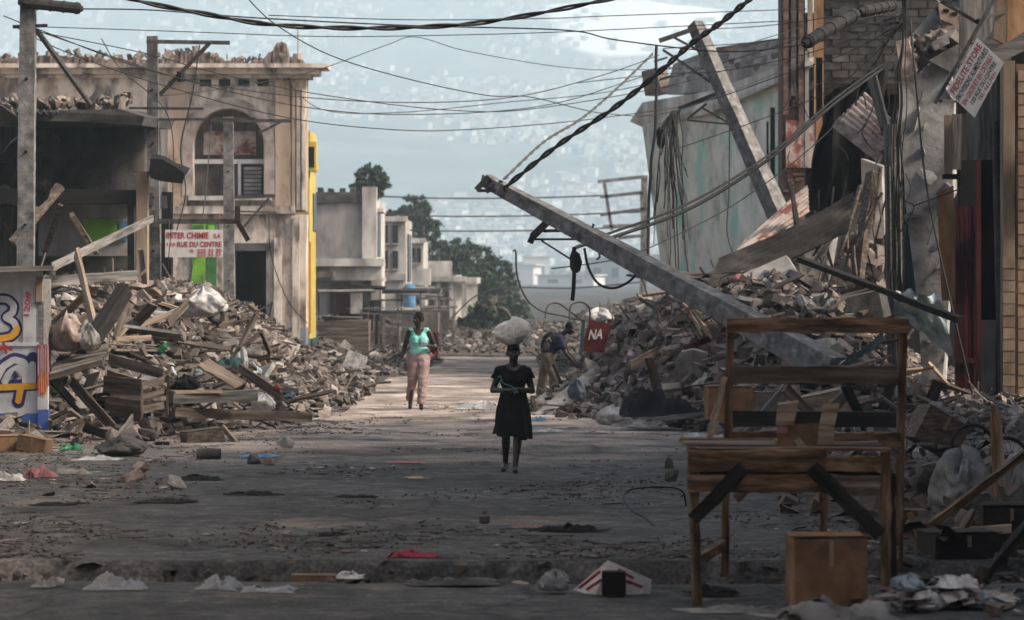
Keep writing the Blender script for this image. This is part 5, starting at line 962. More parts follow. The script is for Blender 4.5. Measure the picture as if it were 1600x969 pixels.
def skirt(u, v):
    a = 2 * math.pi * u; z = .98 - .55 * v - (.016 * math.sin(a * 5) + .035 * math.sin(a + 2)) * v; rx = .152 + .028 * sst(v * 2.2) + .035 * v; ry = .118 + .03 * sst(v * 2) + .05 * v; f = 1 + (.09 * math.sin(a * 7 + 2 * math.sin(v * 3)) + .05 * math.sin(a * 13 + 1)) * v * 1.2
    return (.04 + rx * f * math.cos(a) - .012 * v, .025 + ry * f * math.sin(a) - .02 * v, z)
mb.grid(skirt, NS, 14); me = mb.mesh('skirt', MT['dress_black'], (0, 0, 0), True); put(me, 'skirt', 'dress_black', W1, b)
for sx, pts in ((0, [(-.045, 1.10), (-.02, 1.125), (.0, 1.10), (-.02, 1.085), (-.045, 1.10)]), (1, [(.075, 1.10), (.10, 1.125), (.125, 1.10), (.10, 1.085), (.075, 1.10)]), (2, [(-.03, 1.045), (0, 1.035), (.03, 1.045)])):
    mb = MB(); mb.tube([W1 + Vector((x, -.118 - (.012 if sx < 2 else -.012), z)) for x, z in pts], .0045, 5); mb.build('dress_print', MT['print_grey'], b)
cap = blob([('e', hf(0, .012, .05), (.080, .100, .085)), ('e', hf(0, -.085, .062), (.066, .045, .010))], .008); cut(cap, lambda c: c.z > 1.44); put(cap, 'cap', 'dress_black', W1, b)
# bundle
BC = W1 + Vector((.035, .02, 1.515)); bb_ = thing('head_bundle', 'white plastic sack tied in a bundle balanced on the walking person', 'sack', BC)
mb = MB()
def sackf(u, v):
    a = 2 * math.pi * u; ph = v * math.pi; rr = math.sin(ph) ** .8; c, s = math.cos(a), math.sin(a); f = 1 + (.16 * abs(mn.noise(Vector((c * 7, s * 7, v * 1.2)))) - .13 * abs(mn.noise(Vector((c * 15, s * 15, v * 2 + 4))))) * sst(v * 3) + .16 * mn.noise(Vector((c * 1.7, s * 1.7, v * 3.5 + 3))) + .05 * mn.noise(Vector((c * 6, s * 6, v * 14)))
    wd = .215 * (1 - .40 * sst((.55 - (1 - v)) / .5)) if False else .215 * (.52 + .48 * sst((1 - v) * 2.0))
    return BC + Vector((wd * rr * f * c - .02 * (1 - v), .15 * rr * f * s, .145 + .16 * math.cos(ph) * (1 + .06 * math.sin(a * 3)) + .03 * c * (1 - v)))
mb.grid(sackf, 150, 60); mb.build('bag', MT['sack'], bb_, smooth=True)
q = random.Random(11); mb = MB()
for k in range(8):                                             # loose knotted corners hanging on one side
    a = BC + Vector((.11, -.06, .06)); e = a + Vector((q.uniform(.03, .17), q.uniform(-.12, .10), q.uniform(-.09, .10))); mb.grid(lambda u, v: a.lerp(e, u) + Vector((0, (v - .5) * .10 * u, (v - .5) * .06 * u)) + Vector((mn.noise(Vector((u * 5, v * 5, k))), mn.noise(Vector((u * 5, v * 5, k + 9))), mn.noise(Vector((u * 6, v * 4, k + 4))))) * .022 * u, 7, 5)
mb.build('knot', MT['plastic_white'], bb_)
mb = MB(); mb.tube(spline([W1 + Vector(p) for p in ((-.145, -.23, 1.12), (-.12, -.235, 1.15), (-.10, -.235, 1.10), (-.07, -.24, 1.06), (.03, -.245, 1.02), (.09, -.25, .96), (.085, -.25, .955), (-.02, -.245, .985), (-.12, -.24, 1.0), (-.135, -.235, 1.01), (-.115, -.235, 1.09), (-.10, -.235, 1.10))], 6), .0055, 6); one(mb, 'clothes_hanger', MT['hanger_green'], 'thin green plastic clothes hanger held by the person in black', 'hanger', smooth=True)
# --- woman in a turquoise top
W2 = P(653, 640, 66.8); W2.z = g0(W2.x, 66.8) + .02
b = thing('person', 'person in a turquoise sleeveless top and pinkish trousers walking and looking aside', 'person', W2)
hd, hf, hr = head((.0, 0, 1.575), -.75, .05, 1.0)
body = hd + [('c', (.01, .02, 1.40), (.005, .01, 1.50), .056, .05), ('c', (-.13, .02, 1.365), (.16, .02, 1.365), .058, .058), ('e', (.015, .02, 1.20), (.155, .11, .20)), ('e', (.015, .03, .98), (.16, .115, .18)),
  ('c', (-.155, .02, 1.35), (-.25, .06, 1.02), .052, .042), ('c', (-.25, .06, 1.02), (-.335, -.03, .79), .040, .027), ('c', (.185, .02, 1.35), (.315, .05, 1.08), .052, .043), ('c', (.315, .05, 1.08), (.15, -.19, 1.12), .041, .028),
  ('c', (-.075, .03, .90), (-.10, .02, .48), .10, .065), ('c', (-.10, .02, .48), (-.135, .24, .14), .058, .034), ('c', (.10, .03, .90), (.085, -.10, .48), .10, .065), ('c', (.085, -.10, .48), (.06, -.16, .09), .058, .034)]
body += hand((-.335, -.03, .79), (-.3, -.25, -1), (.9, -.3, 0), (.2, -1, .2), .6) + hand((.15, -.19, 1.12), (-1, -.3, .1), (0, -1, .2), (.0, -.2, 1), .7)
put(blob(body, .009), 'body', 'skin', W2, b); eyes(hf, 1, W2, b)
put(wrinkle(blob([('e', hf(0, .025, .045), (.085, .105, .092)), ('e', hf(0, .09, .0), (.05, .05, .06))], .008), .008, 40), 'hair', 'hair', W2, b)
top = blob([('c', (-.115, .02, 1.375), (.145, .02, 1.375), .062, .062), ('e', (.015, .02, 1.21), (.172, .126, .21)), ('e', (.015, .03, 1.02), (.172, .13, .17)), ('e', (-.05, -.065, 1.21), (.08, .06, .085)), ('e', (.08, -.065, 1.21), (.08, .06, .085))], .011)
cut(top, lambda c: c.z < 1.43 - .14 * max(0, 1 - ((c.x - .01) / .10) ** 2) * (1 if c.y < .05 else .4) and c.z > .965 and abs(c.x - .015) < .178); put(wrinkle(top, .010, 13, (.6, .6, 1.6)), 'top', 'top_aqua', W2, b)
tr = blob([('e', (.012, .03, .91), (.185, .14, .14)), ('c', (-.075, .03, .88), (-.10, .02, .48), .118, .088), ('c', (-.10, .02, .50), (-.15, .26, .20), .084, .070), ('c', (.10, .03, .88), (.085, -.10, .48), .118, .09), ('c', (.085, -.10, .48), (.06, -.15, .13), .088, .080)], .011)
cut(tr, lambda c: c.z < 1.0 and c.z > .10); put(wrinkle(tr, .014, 9, (1, 1, 1.6), 3), 'trousers', 'trousers_pink', W2, b)
put(blob([('c', (-.135, .25, .12), (-.14, .15, .03), .040, .034), ('c', (-.135, .25, .12), (-.135, .27, .13), .04, .04)] , .008), 'shoe', 'rubber', W2, b); put(blob(shoe((.06, -.155, .036), (.07, -.33, .030), .040), .008), 'shoe', 'rubber', W2, b)
mb = MB(); mb.box(W2 + Vector((-.355, -.085, .69)), (.05, .015, .10), Euler((.1, .3, 0)).to_matrix()); one(mb, 'mobile_phone', MT['plastic_white'], 'small white phone in the lowered hand of the person in turquoise', 'phone')
mb = MB(); mb.grid(lambda u, v: W2 + Vector((.20 + .16 * u, .02 + .05 * math.sin(u * 3), 1.32 - .42 * v + .04 * u)) + Vector((.02 * mn.noise(Vector((u * 4, v * 4, 1))), .06 * mn.noise(Vector((u * 4, v * 4, 3))), 0)), 10, 12); one(mb, 'red_bag', MT['cloth_pink'], 'limp pinkish red bag under the bent arm of the person in turquoise', 'bag')
mb = MB(); mb.box(W2 + Vector((.10, -.25, 1.14)), (.12, .05, .08), Euler((.2, .2, .3)).to_matrix(), jit=.008); one(mb, 'small_purse', MT['zinc_blue'], 'small pale blue purse in the raised hand of the person in turquoise', 'purse')
# --- man bending over the rubble
W3 = P(858, 622, 73); W3.z = surf(W3.x, 73) - .02
b = thing('person', 'person in a navy shirt and khaki trousers bent over searching the rubble', 'person', W3)
hd, hf, hr = head((.39, -.05, 1.36), 1.35, .35, 1.02)
body = hd + [('c', (.24, .0, 1.24), (.34, -.04, 1.31), .056, .05), ('c', (.20, -.17, 1.17), (.22, .16, 1.19), .06, .06), ('e', (.13, .0, 1.08), (.15, .17, .20), Euler((0, .75, 0)).to_matrix()), ('e', (.0, .0, .88), (.14, .16, .15)),
  ('c', (.21, -.19, 1.16), (.32, -.24, .88), .052, .042), ('c', (.32, -.24, .88), (.50, -.20, .68), .040, .028), ('c', (.22, .17, 1.18), (.36, .22, .90), .052, .042), ('c', (.36, .22, .90), (.54, .12, .70), .040, .028),
  ('c', (-.02, -.09, .82), (.08, -.12, .46), .10, .066), ('c', (.08, -.12, .46), (.09, -.12, .08), .058, .036), ('c', (-.02, .09, .82), (-.10, .12, .46), .10, .066), ('c', (-.10, .12, .46), (-.17, .14, .08), .058, .036)]
body += hand((.50, -.20, .68), (.6, .1, -.7), (-.7, .2, -.5), (.2, 1, .2), .5) + hand((.54, .12, .70), (.6, -.1, -.7), (-.7, -.2, -.5), (.2, -1, .2), .5)
put(blob(body, .009), 'body', 'skin', W3, b); eyes(hf, 1.02, W3, b)
put(blob([('e', hf(0, .02, .045), (.080, .102, .088))], .008), 'hair', 'hair', W3, b)
top = blob([('c', (.19, -.17, 1.17), (.21, .16, 1.19), .074, .074), ('e', (.12, .0, 1.08), (.165, .185, .225), Euler((0, .75, 0)).to_matrix()), ('e', (.0, .0, .93), (.165, .18, .16)), ('c', (.21, -.19, 1.16), (.27, -.22, 1.01), .072, .07), ('c', (.22, .17, 1.18), (.29, .20, 1.03), .072, .07)], .011)
cut(top, lambda c: c.z > .82 and not (c.x > .26 and c.z > 1.27)); put(wrinkle(top, .014, 9, seed=4), 'shirt', 'navy_cloth', W3, b)
tr = blob([('e', (-.01, .0, .86), (.165, .175, .14)), ('c', (-.02, -.09, .82), (.08, -.12, .46), .122, .098), ('c', (.08, -.12, .46), (.09, -.12, .12), .096, .088), ('c', (-.02, .09, .82), (-.10, .12, .46), .122, .098), ('c', (-.10, .12, .46), (-.17, .14, .12), .096, .088)], .011)
cut(tr, lambda c: c.z < .93 and c.z > .07); put(wrinkle(tr, .016, 8, seed=6), 'trousers', 'khaki', W3, b)
for h_, t_ in (((.09, -.12, .036), (.26, -.13, .03)), ((-.17, .14, .036), (.0, .14, .03))): put(blob(shoe(h_, t_, .042), .009), 'shoe', 'rubber', W3, b)
bp = thing('backpack', 'dark backpack with a grey front pocket on the bent person', 'backpack', W3 + Vector((-.05, 0, .85)))
me = wrinkle(blob([('e', (-.03, -.05, 1.13), (.10, .15, .20), Euler((0, .55, 0)).to_matrix()), ('e', (-.06, -.05, 1.02), (.10, .15, .12))], .012), .012, 12); put(me, 'pack', 'cloth_dark', W3, bp)
put(blob([('e', (-.06, -.19, 1.02), (.075, .02, .10), Euler((0, .4, 0)).to_matrix())], .008), 'pocket', 'dark_concrete', W3, bp); put(blob([('c', (-.05, -.185, 1.13), (.0, -.185, 1.18), .022, .02), ('c', (.0, -.185, 1.18), (.03, -.185, 1.10), .02, .018)], .008), 'strap', 'concrete', W3, bp)
# ------------------------------------------------------------------ trees
def tree(label, blobs, Y, trunk_px, seed, nleaf, leaf=.22):
    q = random.Random(seed); base = Vector((P(trunk_px, 0, Y).x, Y, 0)); b = thing('tree', label, 'tree', base)
    cs = [(P(x, y, Y), rx * Y / F, ry * Y / F) for x, y, rx, ry in blobs]; zc = min(c.z - r * .4 for c, _, r in cs); top = Vector((base.x, Y, max(1.5, zc)))
    mb = MB(); mb.tube(spline([base, base.lerp(top, .5) + Vector((q.uniform(-.2, .2), 0, 0)), top], 5), .32, 8, r2=.2)
    for c, rx, rz in cs: mb.tube(spline([top - Vector((0, 0, .6)), top.lerp(c, .5) + Vector((0, q.uniform(-.6, .6), .3)), c], 5), .15, 6, r2=.04)
    for c, rx, rz in cs:
        for k in range(5): e = c + Vector((q.uniform(-.8, .8) * rx, q.uniform(-.8, .8) * rx, q.uniform(-.3, .85) * rz)); mb.tube([c - Vector((0, 0, rz * .4)), c.lerp(e, .5) + Vector((0, 0, -.1)), e], .05, 5, r2=.015)
    mb.build('trunk', MT['bark'], b)
    mb = MB(); tot = sum(a * c for _, a, c in cs)
    for c, rx, rz in cs:
        n = int(nleaf * rx * rz / tot); ncl = max(10, n // 45)
        for k in range(ncl):
            while True:
                d = Vector((q.uniform(-1, 1), q.uniform(-1, 1), q.uniform(-1, 1)))
                if .25 < d.length < 1 and q.random() < d.length: break
            d *= 1 + .22 * mn.noise(d * 2.5 + Vector((seed, 0, 0))); cc = c + Vector((d.x * rx, d.y * rx, d.z * rz)); cr = q.uniform(.2, .5) * min(rx, rz) * .5; tt = q.uniform(0, .5)
            for m in range(45):
                e = Vector((q.gauss(0, .5), q.gauss(0, .5), q.gauss(0, .42))) * cr; p = cc + e; r = rrot(q, .5); L = leaf * q.uniform(.6, 1.3)
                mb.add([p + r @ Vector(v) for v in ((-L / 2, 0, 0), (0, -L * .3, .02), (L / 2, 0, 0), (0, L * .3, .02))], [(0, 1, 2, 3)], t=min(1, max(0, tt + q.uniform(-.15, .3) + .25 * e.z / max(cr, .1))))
    mb.build('crown', MT['leaf'], b, fix=False)
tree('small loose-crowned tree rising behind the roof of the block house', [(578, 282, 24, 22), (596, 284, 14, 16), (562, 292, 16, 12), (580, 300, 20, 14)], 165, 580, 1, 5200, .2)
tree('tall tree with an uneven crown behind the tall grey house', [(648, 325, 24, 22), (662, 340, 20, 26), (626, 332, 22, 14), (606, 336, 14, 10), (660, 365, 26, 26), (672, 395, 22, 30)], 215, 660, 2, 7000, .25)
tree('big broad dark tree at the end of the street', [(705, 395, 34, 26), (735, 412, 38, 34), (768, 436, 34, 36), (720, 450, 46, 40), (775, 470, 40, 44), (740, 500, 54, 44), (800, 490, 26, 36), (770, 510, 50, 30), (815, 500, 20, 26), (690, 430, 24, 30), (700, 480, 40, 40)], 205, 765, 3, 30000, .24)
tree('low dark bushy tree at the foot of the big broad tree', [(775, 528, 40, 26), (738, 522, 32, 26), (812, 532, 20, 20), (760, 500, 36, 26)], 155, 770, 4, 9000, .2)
# ------------------------------------------------------------------ clutter
def crumple(name, mat, label, cat, px, py, wpx, hpx, Y=None, seed=0, dep=None, group=None, rough=1.0):
    """crumpled sheet or rag: centre-bottom at the photo point, on whatever is there"""
    if hpx > .4 * wpx: return bag(name, mat, label, cat, px, py, wpx, hpx, Y, seed, group)
    p = hit(px, py) if Y is None else P(px, py, Y); Yq = p.y; w_, h_ = wpx * Yq / F, hpx * Yq / F; d = dep or max(.25, w_ * .6); mb = MB()
    def f(u, v):
        x, y = (u - .5), (v - .5); r = max(0, 1 - (2 * max(abs(x), abs(y))) ** 5); n_ = .50 + 1.1 * mn.noise(Vector((x * 4.2 + seed, y * 3.6, seed * 1.7))) - .5 * abs(mn.noise(Vector((x * 8 + seed, y * 7, 3)))) + .3 * mn.noise(Vector((x * 15, y * 13 + seed, 3)))
        e = 1 + .7 * mn.noise(Vector((x * 3, y * 3, seed + 8))) + .3 * mn.noise(Vector((x * 8, y * 8, seed + 2)))
        X, Yy = p.x + x * w_ * e, Yq + (y + .3) * d * e; base = surf(X, Yy) if Y is None else p.z
        return (X, Yy, base + .008 + h_ * rough * r * max(.06, min(1.25, n_)))
    mb.grid(f, 26, 20); return one(mb, name, MT[mat], label, cat, group, smooth=True)
def bag(name, mat, label, cat, px, py, wpx, hpx, Y=None, seed=0, group=None):
    p = hit(px, py) if Y is None else P(px, py, Y); w_, h_ = wpx * p.y / F, hpx * p.y / F; mb = MB()
    def f(u, v):
        a = 2 * math.pi * u; ph = math.pi * v; c, s, rr = math.cos(a), math.sin(a), math.sin(ph) ** .75; k = 1 + .5 * mn.noise(Vector((c * 1.4 + seed, s * 1.4, v * 2.6))) + .34 * abs(mn.noise(Vector((c * 3.2, s * 3.2 + seed, v * 4)))) - .22 * abs(mn.noise(Vector((c * 8, s * 8 + seed, v * 6)))); t = (1 + math.cos(ph)) / 2
        return p + Vector((w_ * .5 * rr * k * c * (1 - .25 * t), w_ * .4 * rr * k * s, h_ * t * (1 + .5 * mn.noise(Vector((c * 1.6, s * 1.6, seed))) - .2 * abs(mn.noise(Vector((c * 6, s * 6, seed)))))))
    mb.grid(f, 60, 34); return one(mb, name, MT[mat], label, cat, group, smooth=True)
def board(label, xa, ya, xb, yb, wpx, Ya=None, Yb=None, mat='wood', th=.035, roll=None, name='plank', cat='plank', group=None, lift=.04, seed=0):
    a = hit(xa, ya) if Ya is None else P(xa, ya, Ya); c = hit(xb, yb) if Yb is None else P(xb, yb, Yb)
    if Ya is None: a.z += lift; c.z += lift
    return tag(local_plank(name, mat, a, c, th if roll is None else wpx * a.y / F, wpx * a.y / F if roll is None else th, roll or 0, None, .008, 5), label, cat, group)
def stone(label, px, py, wpx, mat='chunk_pink', seed=0, group=None, name='stone', cat='stone'):
    p = hit(px, py); s = wpx * p.y / F; rc = sorted(CH, key=lambda c: -len(c[0]))[:9]; vs, fs = rc[seed % 9]; q = random.Random(seed); mb = MB(); r = rrot(q, .3); mb.add([p + r @ Vector((v.x * s, v.y * s, v.z * s * 1.1)) + Vector((0, s * .2, s * .18)) for v in vs], fs)
    return one(mb, name, MT[mat], label, cat, group)
# left heap, single things
board('long grey plank slanting up from the kiosk roof to the tan column', 80, 417, 238, 342, 13, 57.5, 64, 'wood_grey')
board('pale upright board standing in the heap beside the kiosk', 148, 514, 119, 394, 22, 56.5, 57.5, 'wood_pale', .05)
board('thick charred beam leaning in the heap by the pale upright board', 130, 556, 196, 452, 24, 56, 57, 'wood_black', .18)
board('wide grey plank lying level behind the pale upright board', 62, 440, 214, 430, 15, 59, 61, 'wood_grey')
board('grey plank crossing behind the charred beam', 72, 530, 150, 490, 16, 58.5, 58.8, 'wood'); board('narrow plank tipped up beside the charred beam', 180, 530, 200, 470, 14, 57.6, 58, 'wood'); board('thin stick lying across the heap below the charred beam top', 176, 530, 236, 527, 7, 57.6, 58, 'wood_pale')
board('heavy grey beam lying level at the foot of the heap', 266, 622, 398, 618, 17, 56.3, 57.3, 'wood_grey', .16); board('long low beam lying on the street edge under the heavy grey beam', 268, 644, 482, 652, 15, 56.2, 59.5, 'wood', .14); board('thin pale plank resting on top of the heavy grey beam', 270, 613, 345, 612, 5, 56.3, 56.8, 'wood_pale', .12)
board('plank tumbling from the heap toward the kiosk foot', 112, 596, 178, 670, 17, 55.5, 54.8, 'wood'); board('short plank propped against the crate', 182, 690, 208, 655, 17, 54, 55, 'wood_grey'); board('dark plank lying behind the short propped plank', 130, 668, 185, 685, 14, 54.3, 54, 'wood_black')
board('dark board sloping down beyond the white rag', 375, 575, 440, 620, 15, 59.5, 58.5, 'wood', .04); board('reddish batten slanting over the heap crest', 262, 505, 312, 455, 12, 60, 61, 'wood'); board('flat pale cardboard-coloured board on the heap slope', 318, 567, 376, 602, 22, 58.5, 57.6, 'wood_pale', .03, roll=.5); board('short board lying beside the folded carton', 348, 668, 370, 694, 10, 54.5, 54, 'wood_pale')
for k in range(9): board('weathered slat of the broken lean-to roof beside the kiosk', 76 + k * 2, 590 - k * 4, 160 + k * 1.2, 566 - k * 2.5, 9, 55 + k * .12, 55.2 + k * .14, 'wood_grey' if k % 2 else 'wood', .03, name='slat', cat='plank', group='slats of the broken lean-to beside the kiosk')
b = thing('slatted_crate', 'broken slatted wooden crate at the foot of the heap', 'crate', P(222, 646, 55))
for nm, (xa, ya, xb, yb, wp, Ya, Yb) in (('slat', (222, 604, 260, 592, 11, 55, 55.6)), ('slat', (222, 622, 260, 612, 11, 55, 55.6)), ('slat', (222, 640, 260, 632, 11, 55, 55.6)), ('corner_post', (222, 650, 222, 598, 9, 54.96, 54.96)), ('corner_post', (261, 648, 263, 586, 9, 55.55, 55.55)), ('slat', (163, 600, 222, 606, 26, 55.6, 55)), ('side_panel', (166, 634, 222, 642, 30, 55.5, 55)), ('slat', (170, 560, 255, 585, 16, 56.2, 55.8)), ('slat', (168, 582, 225, 600, 9, 56, 55.4))):
    local_plank(nm, 'wood', P(xa, ya, Ya), P(xb, yb, Yb), .03, wp * 55 / F, 0, b)
b = thing('broken_trestle', 'thin broken wooden frame lying against the kiosk side', 'frame', P(105, 690, 54))
for xa, ya, xb, yb in ((78, 690, 128, 655), (128, 655, 108, 640), (108, 640, 78, 655), (78, 655, 78, 690), (108, 690, 130, 660)): local_plank('bar', 'wood', P(xa, ya, 53.9), P(xb, yb, 54.2), .05, .05, 0, b)
b = thing('broken_chair', 'broken red-brown chair frame upturned by the blue-grey pier', 'chair', P(400, 560, 63))
for nm, xa, ya, xb, yb in (('leg', 366, 560, 402, 488), ('leg', 402, 488, 390, 478), ('rail', 378, 545, 408, 520), ('leg', 408, 518, 424, 556), ('rail', 424, 556, 404, 562), ('rail', 340, 508, 388, 503)): local_plank(nm, 'wood', P(xa, ya, 62.5), P(xb, yb, 63), .06, .07, 0, b)
bag('white_sack', 'plastic_white', 'big grey-white woven sack slumped on the heap crest by the white sign', 'sack', 318, 496, 76, 44, 61, 5); bag('plastic_bag', 'plastic_white', 'white plastic bag at the end of the heavy grey beam', 'bag', 412, 642, 36, 24, 57.5, 7); bag('plastic_bag', 'plastic_white', 'white plastic bag higher up beside the dark sloping board', 'bag', 376, 580, 26, 30, 60, 9)
bag('burst_sack', 'chunk_pink', 'burst pinkish sack spilling beside the charred beam', 'sack', 105, 550, 66, 52, 55.6, 12); bag('striped_sack', 'chunk_grey', 'limp grey sack slumped under the charred beam', 'sack', 138, 548, 34, 40, 55.5, 14); bag('grey_sack', 'dark_concrete', 'flat grey sack lying at the foot of the crate', 'sack', 190, 712, 84, 26, None, 15)
crumple('rag', 'cloth_red', 'small crimson rag on the heap edge beside the dark sloping board', 'rag', 432, 612, 12, 9, 58.3, 3); crumple('rag', 'cloth_blue', 'small dark blue rag next to the crimson rag', 'rag', 452, 624, 18, 10, 58.5, 4); crumple('rag', 'cloth_dark', 'dark netting rag on the lower slope of the heap', 'rag', 290, 610, 46, 22, 57, 5); crumple('rag', 'teal_board', 'dark green rag behind the white plastic bag', 'rag', 362, 572, 40, 16, 59.6, 6)
mb = MB(); a = P(247, 552, 57); mb.tube([a, a + Vector((.02, 0, .02)), a + Vector((.10, 0, .10)), a + Vector((.13, 0, .13)), a + Vector((.16, 0, .16))], [.02, .05, .05, .02, .018], 8); one(mb, 'green_bottle', MT['bottle_green'], 'bright green plastic bottle in the rubble by the kiosk heap', 'bottle')
def tyre(label, c, r, w_, nrm, cat='tyre', name='tyre', spokes=0, mat='rubber', group=None):
    c = Vector(c); nrm = Vector(nrm).normalized(); u = nrm.orthogonal().normalized(); v = nrm.cross(u); b = thing(name, label, cat, c - Vector((0, 0, r)), group); mb = MB()
    def f(a, t): ang, ph = 2 * math.pi * a, 2 * math.pi * t; d = u * math.cos(ang) + v * math.sin(ang); return c + d * (r - w_ / 2 + w_ / 2 * math.cos(ph)) + nrm * (w_ / 2 * math.sin(ph))
    mb.grid(f, 28, 8); mb.build('tread', MT[mat], b, smooth=True)
    if spokes:
        mb = MB(); mb.tube([c - nrm * .05, c + nrm * .05], .025, 8); mb.build('hub', MT['steel'], b)
        mb = MB()
        for k in range(spokes): ang = 2 * math.pi * k / spokes; mb.tube([c + nrm * (.03 if k % 2 else -.03), c + (u * math.cos(ang) + v * math.sin(ang)) * (r - w_ * .8)], .004, 4)
        mb.build('spokes', MT['steel'], b)
    else:
        mb = MB(); mb.tube([c - nrm * w_ * .2, c + nrm * w_ * .2], r * .5, 16); mb.build('rim', MT['steel'], b)
    return b
tyre('small worn black tyre half buried in the heap near the broken chair', P(337, 492, 61), .16, .09, (.6, -1, .4)); a = hit(306, 718) + Vector((0, .1, .065)); mb = MB(); mb.tube([a, a + Vector((.004, 0, 0)), a + Vector((.03, 0, 0)), a + Vector((.15, .01, .005)), a + Vector((.29, .02, 0)), a + Vector((.31, .02, 0)), a + Vector((.315, .02, 0))], [.03, .07, .066, .072, .066, .07, .03], 14); one(mb, 'dented_can', MT['dark_concrete'], 'dull grey ribbed can lying on the street by the blue paper', 'can')
carton('cardboard_box', 'crushed brown cardboard box lying before the kiosk', 22, 722, 62, 40, 51.2, .5, .3); carton('cardboard_box', 'smaller brown box tipped over the crushed box by the kiosk', 52, 706, 46, 22, 50.8, .3, -.2, tilt=.18); carton('cardboard_box', 'folded grey-brown carton on the ground by the short board', 318, 702, 62, 30, 54, .3, .4, 'wood', tilt=-.1); carton('cardboard_box', 'small dark open box with a pale rim at the heap foot', 254, 708, 22, 16, 53, .2, .1, 'wood_black'); carton('cardboard_box', 'reddish tall carton standing in the crate', 200, 640, 60, 44, 56, .3, .2, 'wood')
crumple('pink_cloth', 'cloth_pink', 'faded pink cloth on the street before the crushed box', 'cloth', 58, 747, 42, 16, None, 21); crumple('plastic_sheet', 'plastic_white', 'dusty white plastic sheet beside the pink cloth', 'plastic', 12, 752, 46, 12, None, 22); crumple('plastic_sheet', 'concrete', 'grey plastic sheet stretching right of the pink cloth', 'plastic', 108, 742, 60, 12, None, 23); crumple('plastic_sheet', 'plastic_white', 'pale flattened plastic at the foot of the grey sack', 'plastic', 150, 720, 60, 7, None, 24); crumple('blue_paper', 'paper_blue', 'bright blue paper sheet on the street past the flat tyre', 'paper', 404, 715, 52, 4, None, 25); crumple('green_plastic', 'bottle_green', 'faded green plastic bag at the kiosk corner', 'plastic', 112, 704, 30, 12, None, 26); crumple('pink_cloth', 'cloth_pink', 'strip of pink paper on the open street', 'paper', 632, 724, 46, 3, None, 27); crumple('ochre_paper', 'tan', 'flat ochre paper on the street before the walking person', 'paper', 652, 748, 42, 3, None, 28)
for k, (x, y, w_, mt, lb) in enumerate([(203, 754, 36, 'chunk_pink', 'rough pinkish stone on the street before the heap'), (219, 740, 30, 'chunk_pink', 'small crumbly stone behind the rough pinkish stone'), (276, 764, 36, 'chunk_grey', 'rounded grey stone beside the dark rags'), (247, 758, 16, 'dark_concrete', 'small dark stone between the pinkish and grey stones'), (420, 726, 24, 'chunk_pink', 'brown stone next to the blue paper'), (398, 724, 30, 'dark_concrete', 'dark block beside the brown stone'), (75, 775, 22, 'dark_concrete', 'dark lump on the street under the pink cloth'), (140, 762, 28, 'chunk_pink', 'broken brick piece on the open street'), (1050, 752, 30, 'dark_concrete', 'low dark lump on the street left of the stall'), (300, 690, 24, 'brick', 'reddish brick piece at the foot of the heap'), (445, 700, 30, 'chunk_grey', 'grey concrete lump at the street edge')]): stone(lb, x, y, w_, mt, 40 + k)
for k, (x, y, w_, h_, lb) in enumerate([(306, 750, 68, 14, 'dark rag behind the rounded grey stone'), (395, 774, 74, 12, 'flat black rag on the open street'), (262, 786, 90, 9, 'long black scrap nearest the rounded grey stone'), (890, 832, 92, 20, 'crumpled dark denim rag on the street before the gutter'), (1062, 666, 40, 14, 'small black cloth at the foot of the right heap'), (90, 790, 70, 8, 'flat dark scrap on the shaded street'), (560, 778, 60, 7, 'thin dark scrap in mid-street'), (520, 838, 46, 10, 'dark twisted scrap near the gutter edge')]): crumple('dark_rag', 'cloth_dark', lb, 'rag', x, y, w_, h_ * .55, None, 60 + k)
crumple('red_cloth', 'cloth_red', 'crimson cloth lying at the edge of the gutter', 'cloth', 640, 871, 66, 10, None, 80, .35); crumple('red_paper', 'cloth_pink', 'pink paper scrap beside the dark denim rag', 'paper', 826, 826, 44, 5, None, 81)
cable([(1072, 790), (1066, 768), (1040, 761), (990, 764), (974, 776), (985, 796), (1006, 808), (1030, 826), (1070, 832)], 38.5, 35.5, .010, 'loop of stray black wire on the street beside the stall', name='stray_wire')
mb = MB(); a = hit(1038, 732); mb.prism([a, a + Vector((.12, 0, 0)), a + Vector((.10, .03, .09)), a + Vector((.05, .02, .15)), a + Vector((.01, .01, .08))], (0, .03, 0)); one(mb, 'upright_shard', MT['dark_concrete'], 'small dark shard standing upright on the street by the stall', 'shard')
mb = MB(); a = hit(757, 818); mb.tube([a, a + Vector((0, 0, .01)), a + Vector((0, 0, .07)), a + Vector((0, 0, .09)), a + Vector((0, 0, .115))], [.03, .05, .05, .022, .02], 10); one(mb, 'small_bottle', MT['dark_concrete'], 'small dark bottle standing by the pink paper scrap', 'bottle')
# gutter things
for k, (x, y, w_, h_, mt, lb) in enumerate([(345, 922, 62, 24, 'plastic_clear', 'clear plastic bag crumpled in the gutter'), (180, 922, 90, 20, 'plastic_clear', 'long torn clear plastic lying in the gutter'), (72, 918, 40, 16, 'concrete', 'grey rag caught on the gutter edge'), (868, 925, 56, 30, 'plastic_clear', 'white plastic bag peaked beside the printed carton'), (420, 926, 80, 10, 'plastic_clear', 'flat clear plastic between the gutter boxes'), (700, 915, 110, 10, 'dark_concrete', 'dark wad of dirt and paper in the gutter'), (1110, 930, 70, 14, 'cloth_dark', 'black wad beside the stall leg'), (545, 905, 40, 9, 'plastic_white', 'pale scrap in the gutter by the brown carton'), (1160, 958, 160, 12, 'concrete', 'grey flattened sack under the stall')]): crumple('gutter_litter', mt, lb, 'litter', x, y, w_, h_, None, 90 + k, .4)
carton('cardboard_box', 'flattened brown carton lying in the gutter', 490, 914, 70, 16, 30.4, .25, .1, flap=False)
